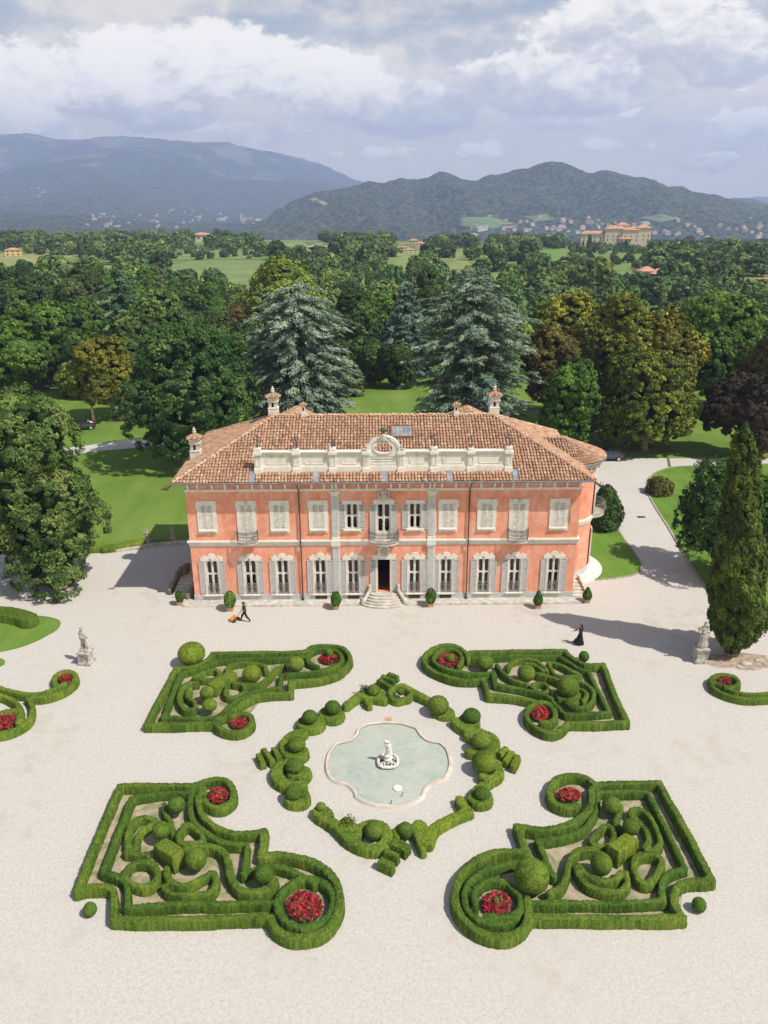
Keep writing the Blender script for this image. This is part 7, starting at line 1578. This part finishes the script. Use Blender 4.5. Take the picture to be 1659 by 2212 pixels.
house('farm_buildings','pale farm buildings in the meadow left of the middle','house',676,541,24,9,M_cream,.6,0,1,3,roof=M_gry);house('farm_buildings','pale farm building with orange roof in the meadow, right one','house',706,542,32,10,M_cream,.6,0,1,4)
house('red_house','dark red house at the edge of the wood in the middle','house',823,534,15,14,M_red,.9,0,2,2)
house('country_house','white house with grey roof standing above the wood','house',1023,519,16,13,M_wh,.9,.2,2,2,roof=M_gry);house('country_house','cream house beside the white one above the wood','house',1056,527,16,9,M_cream,.8,0,1,3)
for k,(px,py,w,h,l) in enumerate(((872,541,22,8,'cream house with brown roof, front left of the hamlet'),(893,530,20,12,'orange roofed house at the back of the hamlet'),(908,536,20,12,'tallest house of the hamlet with balconies'),(858,545,18,9,'grey walled house at the left end of the hamlet'),(884,546,30,8,'long pale house at the front of the hamlet'))): house('hamlet_house',l,'house',px,py,w,h,M_cream if k!=3 else M_wh,.7,.1*k-.2,2,3,group='houses of the hamlet in the middle')
house('long_building','long pink building below the vineyard on the right hill','building',1101,491,34,8,M_cream,.25,0,1,8)
house('villa_roof_house','house with a wide orange roof half hidden below the hamlet','house',972,594,26,12,M_cream,.7,.1,1,4);house('orange_roof_house','small orange roof in the trees right of the hamlet','house',1040,592,16,9,M_cream,.8,0,1,3);house('orange_roof_house','orange roof peeping above trees below the hamlet','house',923,548+0,12,5,M_cream,.8,0,1,2)
house('town_villa','white villa with two orange roofs among dark trees at the right','villa',1418,620,40,34,M_wh,.8,.1,2,3,wings=((-.55,.3,.9,.7,1.15),))
house('apartment_house','pale green grey building with white windows cut by the right edge','building',1668,648,66,46,simple('green_grey_render',(.40,.42,.30),.9,.1,.05,.5),.6,.15,2,4,rh=.12)
# the long mansion on its rise
base=np.array([*FY(1330,545,800)[:2],0.]);base[2]=float(tz(base[0],base[1]))+4;t=thing('hill_mansion','long cream mansion of several wings with orange roofs on a wooded rise','mansion',(base[0],base[1],base[2]-1),None,-.12);k=1/ppm(base)
for i,(x0,x1,y0,y1,h,rh) in enumerate(((-76,-18,0,16,20,6),(-26,18,-4,20,30,7),(10,46,-8,16,28,6),(40,70,-4,22,32,7),(0,24,6,22,37,6),(4,30,-14,-6,10,3))):
    x0,x1,y0,y1,h,rh=[v*k for v in (x0,x1,y0,y1,h,rh)];obj('wall',MB().box(x0,x1,y0+i*.3,y1,-3,h),t,M_cream);b=MB();hiproof(b,x0,x1,y0+i*.3,y1,h,rh,1.);obj('roof',b,t,M_roof);n=max(3,int((x1-x0)/5))
    for r in range(2 if h<20 else 3):
        obj('window_row',MB().box(x0+1,x1-1,y0+i*.3-.05,y0+i*.3-.01,h*.2+r*h*.27,h*.2+r*h*.27+.01),t,M_win) if False else None
        for c in range(n): xx=x0+(x1-x0)*(c+.5)/n;zz=h*.18+r*h*.27;obj('window',MB().box(xx-.5,xx+.5,y0+i*.3-.08,y0+i*.3-.02,zz,zz+1.8),t,M_win)
# ---- field sheets seen between the woods
def field(name,pts,col,z=.05):
    P=[GT(*q) for q in pts];m=simple('field_'+name,col,.95,.1,.1,.06,tuple(v*.82 for v in col));n=len(P);c=np.mean(P,0)
    V=[c+[0,0,z+.25]];F_=[]
    for r in range(1,9):
        for q in P: w=c+(q-c)*r/8;V.append((w[0],w[1],float(tz(w[0],w[1]))+z+.12))
    V[0]=(c[0],c[1],float(tz(c[0],c[1]))+z+.12)
    for k in range(n): F_.append((0,1+k,1+(k+1)%n))
    for r in range(7):
        for k in range(n): F_.append((1+r*n+k,1+(r+1)*n+k,1+(r+1)*n+(k+1)%n,1+r*n+(k+1)%n))
    props(obj(name,npmesh(name,V,F_,[m])),kind='structure')
field('field_green',[(340,615),(362,580),(400,566),(480,562),(575,563),(600,580),(590,625)],(.175,.23,.085))
field('field_upper',[(372,562),(380,545),(440,540),(545,545),(560,560)],(.17,.24,.08));field('field_pale',[(556,512),(640,517),(700,524),(690,545),(600,548)],(.20,.26,.09))
field('field_left',[(-60,625),(-60,555),(20,548),(105,552),(110,580),(60,625)],(.26,.27,.10));field('field_bright',[(1155,572),(1150,545),(1190,536),(1235,548),(1230,572)],(.13,.235,.06))
field('field_mid',[(840,590),(850,548),(900,545),(905,585)],(.22,.26,.09));field('field_mid_right',[(960,585),(972,546),(1020,548),(1020,582)],(.22,.25,.09))
# ---- trees of the middle distance
def far_proto(kind,seed):
    if kind=='con': V,Q,A=conifer_crown(3.6,15,.6,seed,levels=11,nb=8,leaf=1.5,droop=.2,power=.8,pad=1.3,per=9)
    elif kind=='col': V,Q,A=column_crown([(.5,.7),(2,1.3),(6,1.4),(10,1.),(14,.2)],seed,leaf=.8,sub=.8,per=7)
    else: V,Q,A=broad_crown(5.6,5.2,6.0,seed,nl=15,sub=1.5,per=10,leaf=1.05,lob=.42)
    return npmesh('crown',V,Q,[FM['far']],v=A)
PR_=[far_proto('b',s) for s in (101,102,103,104)]+[far_proto('con',110),far_proto('col',111)];TRm=trunk_mesh(6,.28,5,3,.3,roots=False)
EX=[(360,590,560,628),(560,700,516,548),(-60,108,548,612),(850,895,545,590),(970,1015,548,588),(1160,1222,540,572),(850,925,520,552),(1390,1450,595,635),(1615,1700,600,665),(955,990,575,605),(655,725,530,560),(420,455,515,535),(1015,1062,512,535),(10,60,540,560)]
EXS=[(1235,1412,520,625),(362,570,540,562),(1385,1455,600,668),(850,925,545,580)]
TINTS=[(.8,.95,.8),(1,1,1),(1.15,1.2,.95),(.65,.85,.8),(1.3,1.15,.8),(.75,.95,.95),(1.0,.85,.7),(.6,.75,.7),(1.45,1.45,1.0),(.85,1.05,.8)]
LB=['mid green broad tree in the woods beyond the park','dark conifer in the woods beyond the park','narrow dark column tree in the woods beyond the park']
r_=random.Random(77);cand=[];y=118.
while y<1500:
    sp=10.5+y*.014;x=-(y+70)*.56
    while x<(y+70)*.56:
        X0,Y0=x+r_.uniform(-.45,.45)*sp,y+r_.uniform(-.45,.45)*sp;x+=sp
        z0=float(tz(X0,Y0));a,b=proj((X0,Y0,z0))
        if not(-60<a<1720): continue
        if any(e[0]<a<e[1] and e[2]<b<e[3] for e in EX): continue
        sm=any(e[0]<a<e[1] and e[2]<b<e[3] for e in EXS)
        if Y0<150 and (-150<X0<-20 or -15<X0<12 or 35<X0<60): continue
        if mnoise.noise(Vector((X0/130,Y0/75,3.)))>.32 and Y0>300: continue
        cand.append((Y0,X0,z0,.48 if sm else 1.))
    y+=sp
cand.sort();print('far trees',len(cand))
NI=275;grp='trees of the woods beyond the park';GEO=[(np.array([v.co for v in m.vertices]),np.array([p.vertices[:] for p in m.polygons]),None) for m in []]
def pick(r_):
    u=r_.random();return r_.randrange(4) if u<.80 else (4 if u<.93 else 5)
for k,(Y0,X0,z0,sf) in enumerate(cand[:NI]):
    q=pick(r_);s=r_.uniform(.7,1.2)*sf;sv=s*r_.uniform(.8,1.15);t=thing('wood_tree',LB[0] if q<4 else LB[q-3],'tree',(X0,Y0,z0-.2),grp if q<4 else ('conifers' if q==4 else 'column trees')+' of the woods beyond the park',r_.uniform(0,6.28));t.scale=(s,s,sv)
    c=obj('crown',PR_[q],t);c.color=(*r_.choice(TINTS),1)
    if k<120: obj('trunk',TRm,t)
# the rest of the woods as one mass
lowp=[]
for s in range(5):
    rr2=np.random.default_rng(200+s);V,Q,A=broad_crown(5.4,4.8,5.2,200+s,nl=9,sub=2.3,per=6,leaf=1.9,lob=.46);lowp.append((V.astype(np.float32),Q,A))
VV=[];QQ=[];AA=[];n_=0
for k,(Y0,X0,z0,sf) in enumerate(cand[NI:]):
    V,Q,A=lowp[k%5];s=r_.uniform(.5,1.05)*sf;a=r_.uniform(0,6.28);co,si=math.cos(a)*s,math.sin(a)*s;W_=np.empty_like(V);W_[:,0]=V[:,0]*co-V[:,1]*si+X0;W_[:,1]=V[:,0]*si+V[:,1]*co+Y0;W_[:,2]=V[:,2]*s*r_.uniform(.8,1.1)+z0-.3
    VV.append(W_);QQ.append(Q+n_);AA.append(np.clip(A*.6+r_.random()*.45-.05,0,1));n_+=len(V)
props(obj('woodland',npmesh('woodland',np.concatenate(VV),np.concatenate(QQ),[FM['far']],v=np.concatenate(AA))),'dense mixed woodland stretching from the park to the valley','woodland',kind='stuff')
# dark cypresses by the mansion and pines on the right
for k,(px,py,h) in enumerate(((1247,545,22),(1258,547,26),(1272,545,38),(1285,546,22),(1352,545,28),(1480,553,30),(1490,553,33),(1500,554,28),(1432,545,20))):
    p=hit(px,py);s=h/ppm(p)/14.2;t=thing('cypress_tree','dark slender cypress near the mansion on the rise','cypress',(p[0],p[1],p[2]-.3),'cypresses near the mansion');t.scale=(s*1.1,s*1.1,s);c=obj('crown',PR_[5],t);c.color=(.45,.6,.55,1)
# ---- valley town: one small house, copied
def small_house(name,w,d,h,wall,roof,label,grp):
    t=thing(name,label,'house',(0,0,0),grp);obj('wall',MB().box(-w/2,w/2,-d/2,d/2,-3,h),t,wall);b=MB();hiproof(b,-w/2,w/2,-d/2,d/2,h,h*.32,.7);obj('roof',b,t,roof)
    for s in (-1,0,1): obj('window',MB().box(s*w*.3-.6,s*w*.3+.6,-d/2-.06,-d/2-.01,h*.45,h*.75),t,M_win)
    return t
gt_='houses scattered over the valley and lower slopes';gf='larger flat blocks of the valley town'
L1='small pale house with a terracotta roof in the valley town';L2='small white house with a terracotta roof in the valley town';L3='long pale block with a grey roof in the valley town'
K=[tree_of(small_house('valley_house',12,9,6.5,M_cream,M_roof,L1,gt_)),tree_of(small_house('valley_house',14,10,8,M_wh,M_roof,L2,gt_)),tree_of(small_house('valley_block',34,14,8,M_cream,M_gry,L3,gf))]
zones=[(1000,1659,472,500,44),(1130,1659,492,522,48),(1040,1300,468,490,10),(180,400,462,492,22),(400,560,462,484,26),(0,110,400,440,9),(330,560,440,462,8)]
used_=[0,0,0];r_=random.Random(12)
for x0,x1,y0,y1,n in zones:
    for k in range(n):
        px,py=r_.uniform(x0,x1),y0+(y1-y0)*r_.random();p=hit(px,py)
        if p is None or p[1]<700: continue
        q=0 if r_.random()<.5 else 1
        if y0>460 and r_.random()<.10: q=2
        s=r_.uniform(.55,1.15);kw=dict(loc=tuple(p),rz=r_.uniform(-.6,.6),scale=s)
        if used_[q]==0: o=K[q][0];o.location=tuple(p);o.rotation_euler=(0,0,kw['rz']);o.scale=(s,)*3
        else: dup(K[q],**kw)
        used_[q]+=1
# church tower in the left valley
p=hit(521,478);t=thing('church','small church with a pointed bell tower in the left valley town','church',(p[0],p[1],p[2]-2));obj('tower',MB().box(-4,4,-4,4,0,34).lathe([(5.,34),(.3,48)],n=4,rot=.0),t,M_wh);b=MB().box(5,30,-6,8,0,14);obj('nave',b,t,M_cream);b=MB();hiproof(b,5,30,-6,8,14,5);obj('roof',b,t,M_roof)
# meadows and vineyard on the hill foot
def patch(name,pts,col):
    P=[hit(*q) for q in pts]
    if any(v is None for v in P): return
    c=np.mean(P,0);V=[];F_=[];n=len(P);m=simple('patch_'+name,col,.95,.1,.12,.01,tuple(v*.75 for v in col))
    cpx=np.mean([q[0] for q in pts]);cpy=np.mean([q[1] for q in pts]);R_=6
    h=hit(cpx,cpy);V.append((h[0],h[1],h[2]+2.))
    for r in range(1,R_+1):
        for q in pts:
            h=hit(cpx+(q[0]-cpx)*r/R_,cpy+(q[1]-cpy)*r/R_);V.append((h[0],h[1]-6,h[2]+3.5*(1-(r==R_))))
    for k in range(n): F_.append((0,1+k,1+(k+1)%n))
    for r in range(R_-1):
        for k in range(n): F_.append((1+r*n+k,1+(r+1)*n+k,1+(r+1)*n+(k+1)%n,1+r*n+(k+1)%n))
    props(obj(name,npmesh(name,V,F_,[m])),kind='structure')
patch('meadow_vineyard',[(992,487),(996,469),(1060,468),(1108,482),(1090,492),(1030,492)],(.13,.21,.08));patch('meadow_slope',[(668,432),(680,426),(708,440),(700,446)],(.30,.28,.15))
patch('meadow_foot',[(1130,468),(1180,462),(1200,474),(1150,480)],(.15,.21,.09));patch('meadow_town',[(1380,470),(1430,462),(1470,472),(1420,480)],(.16,.21,.09))
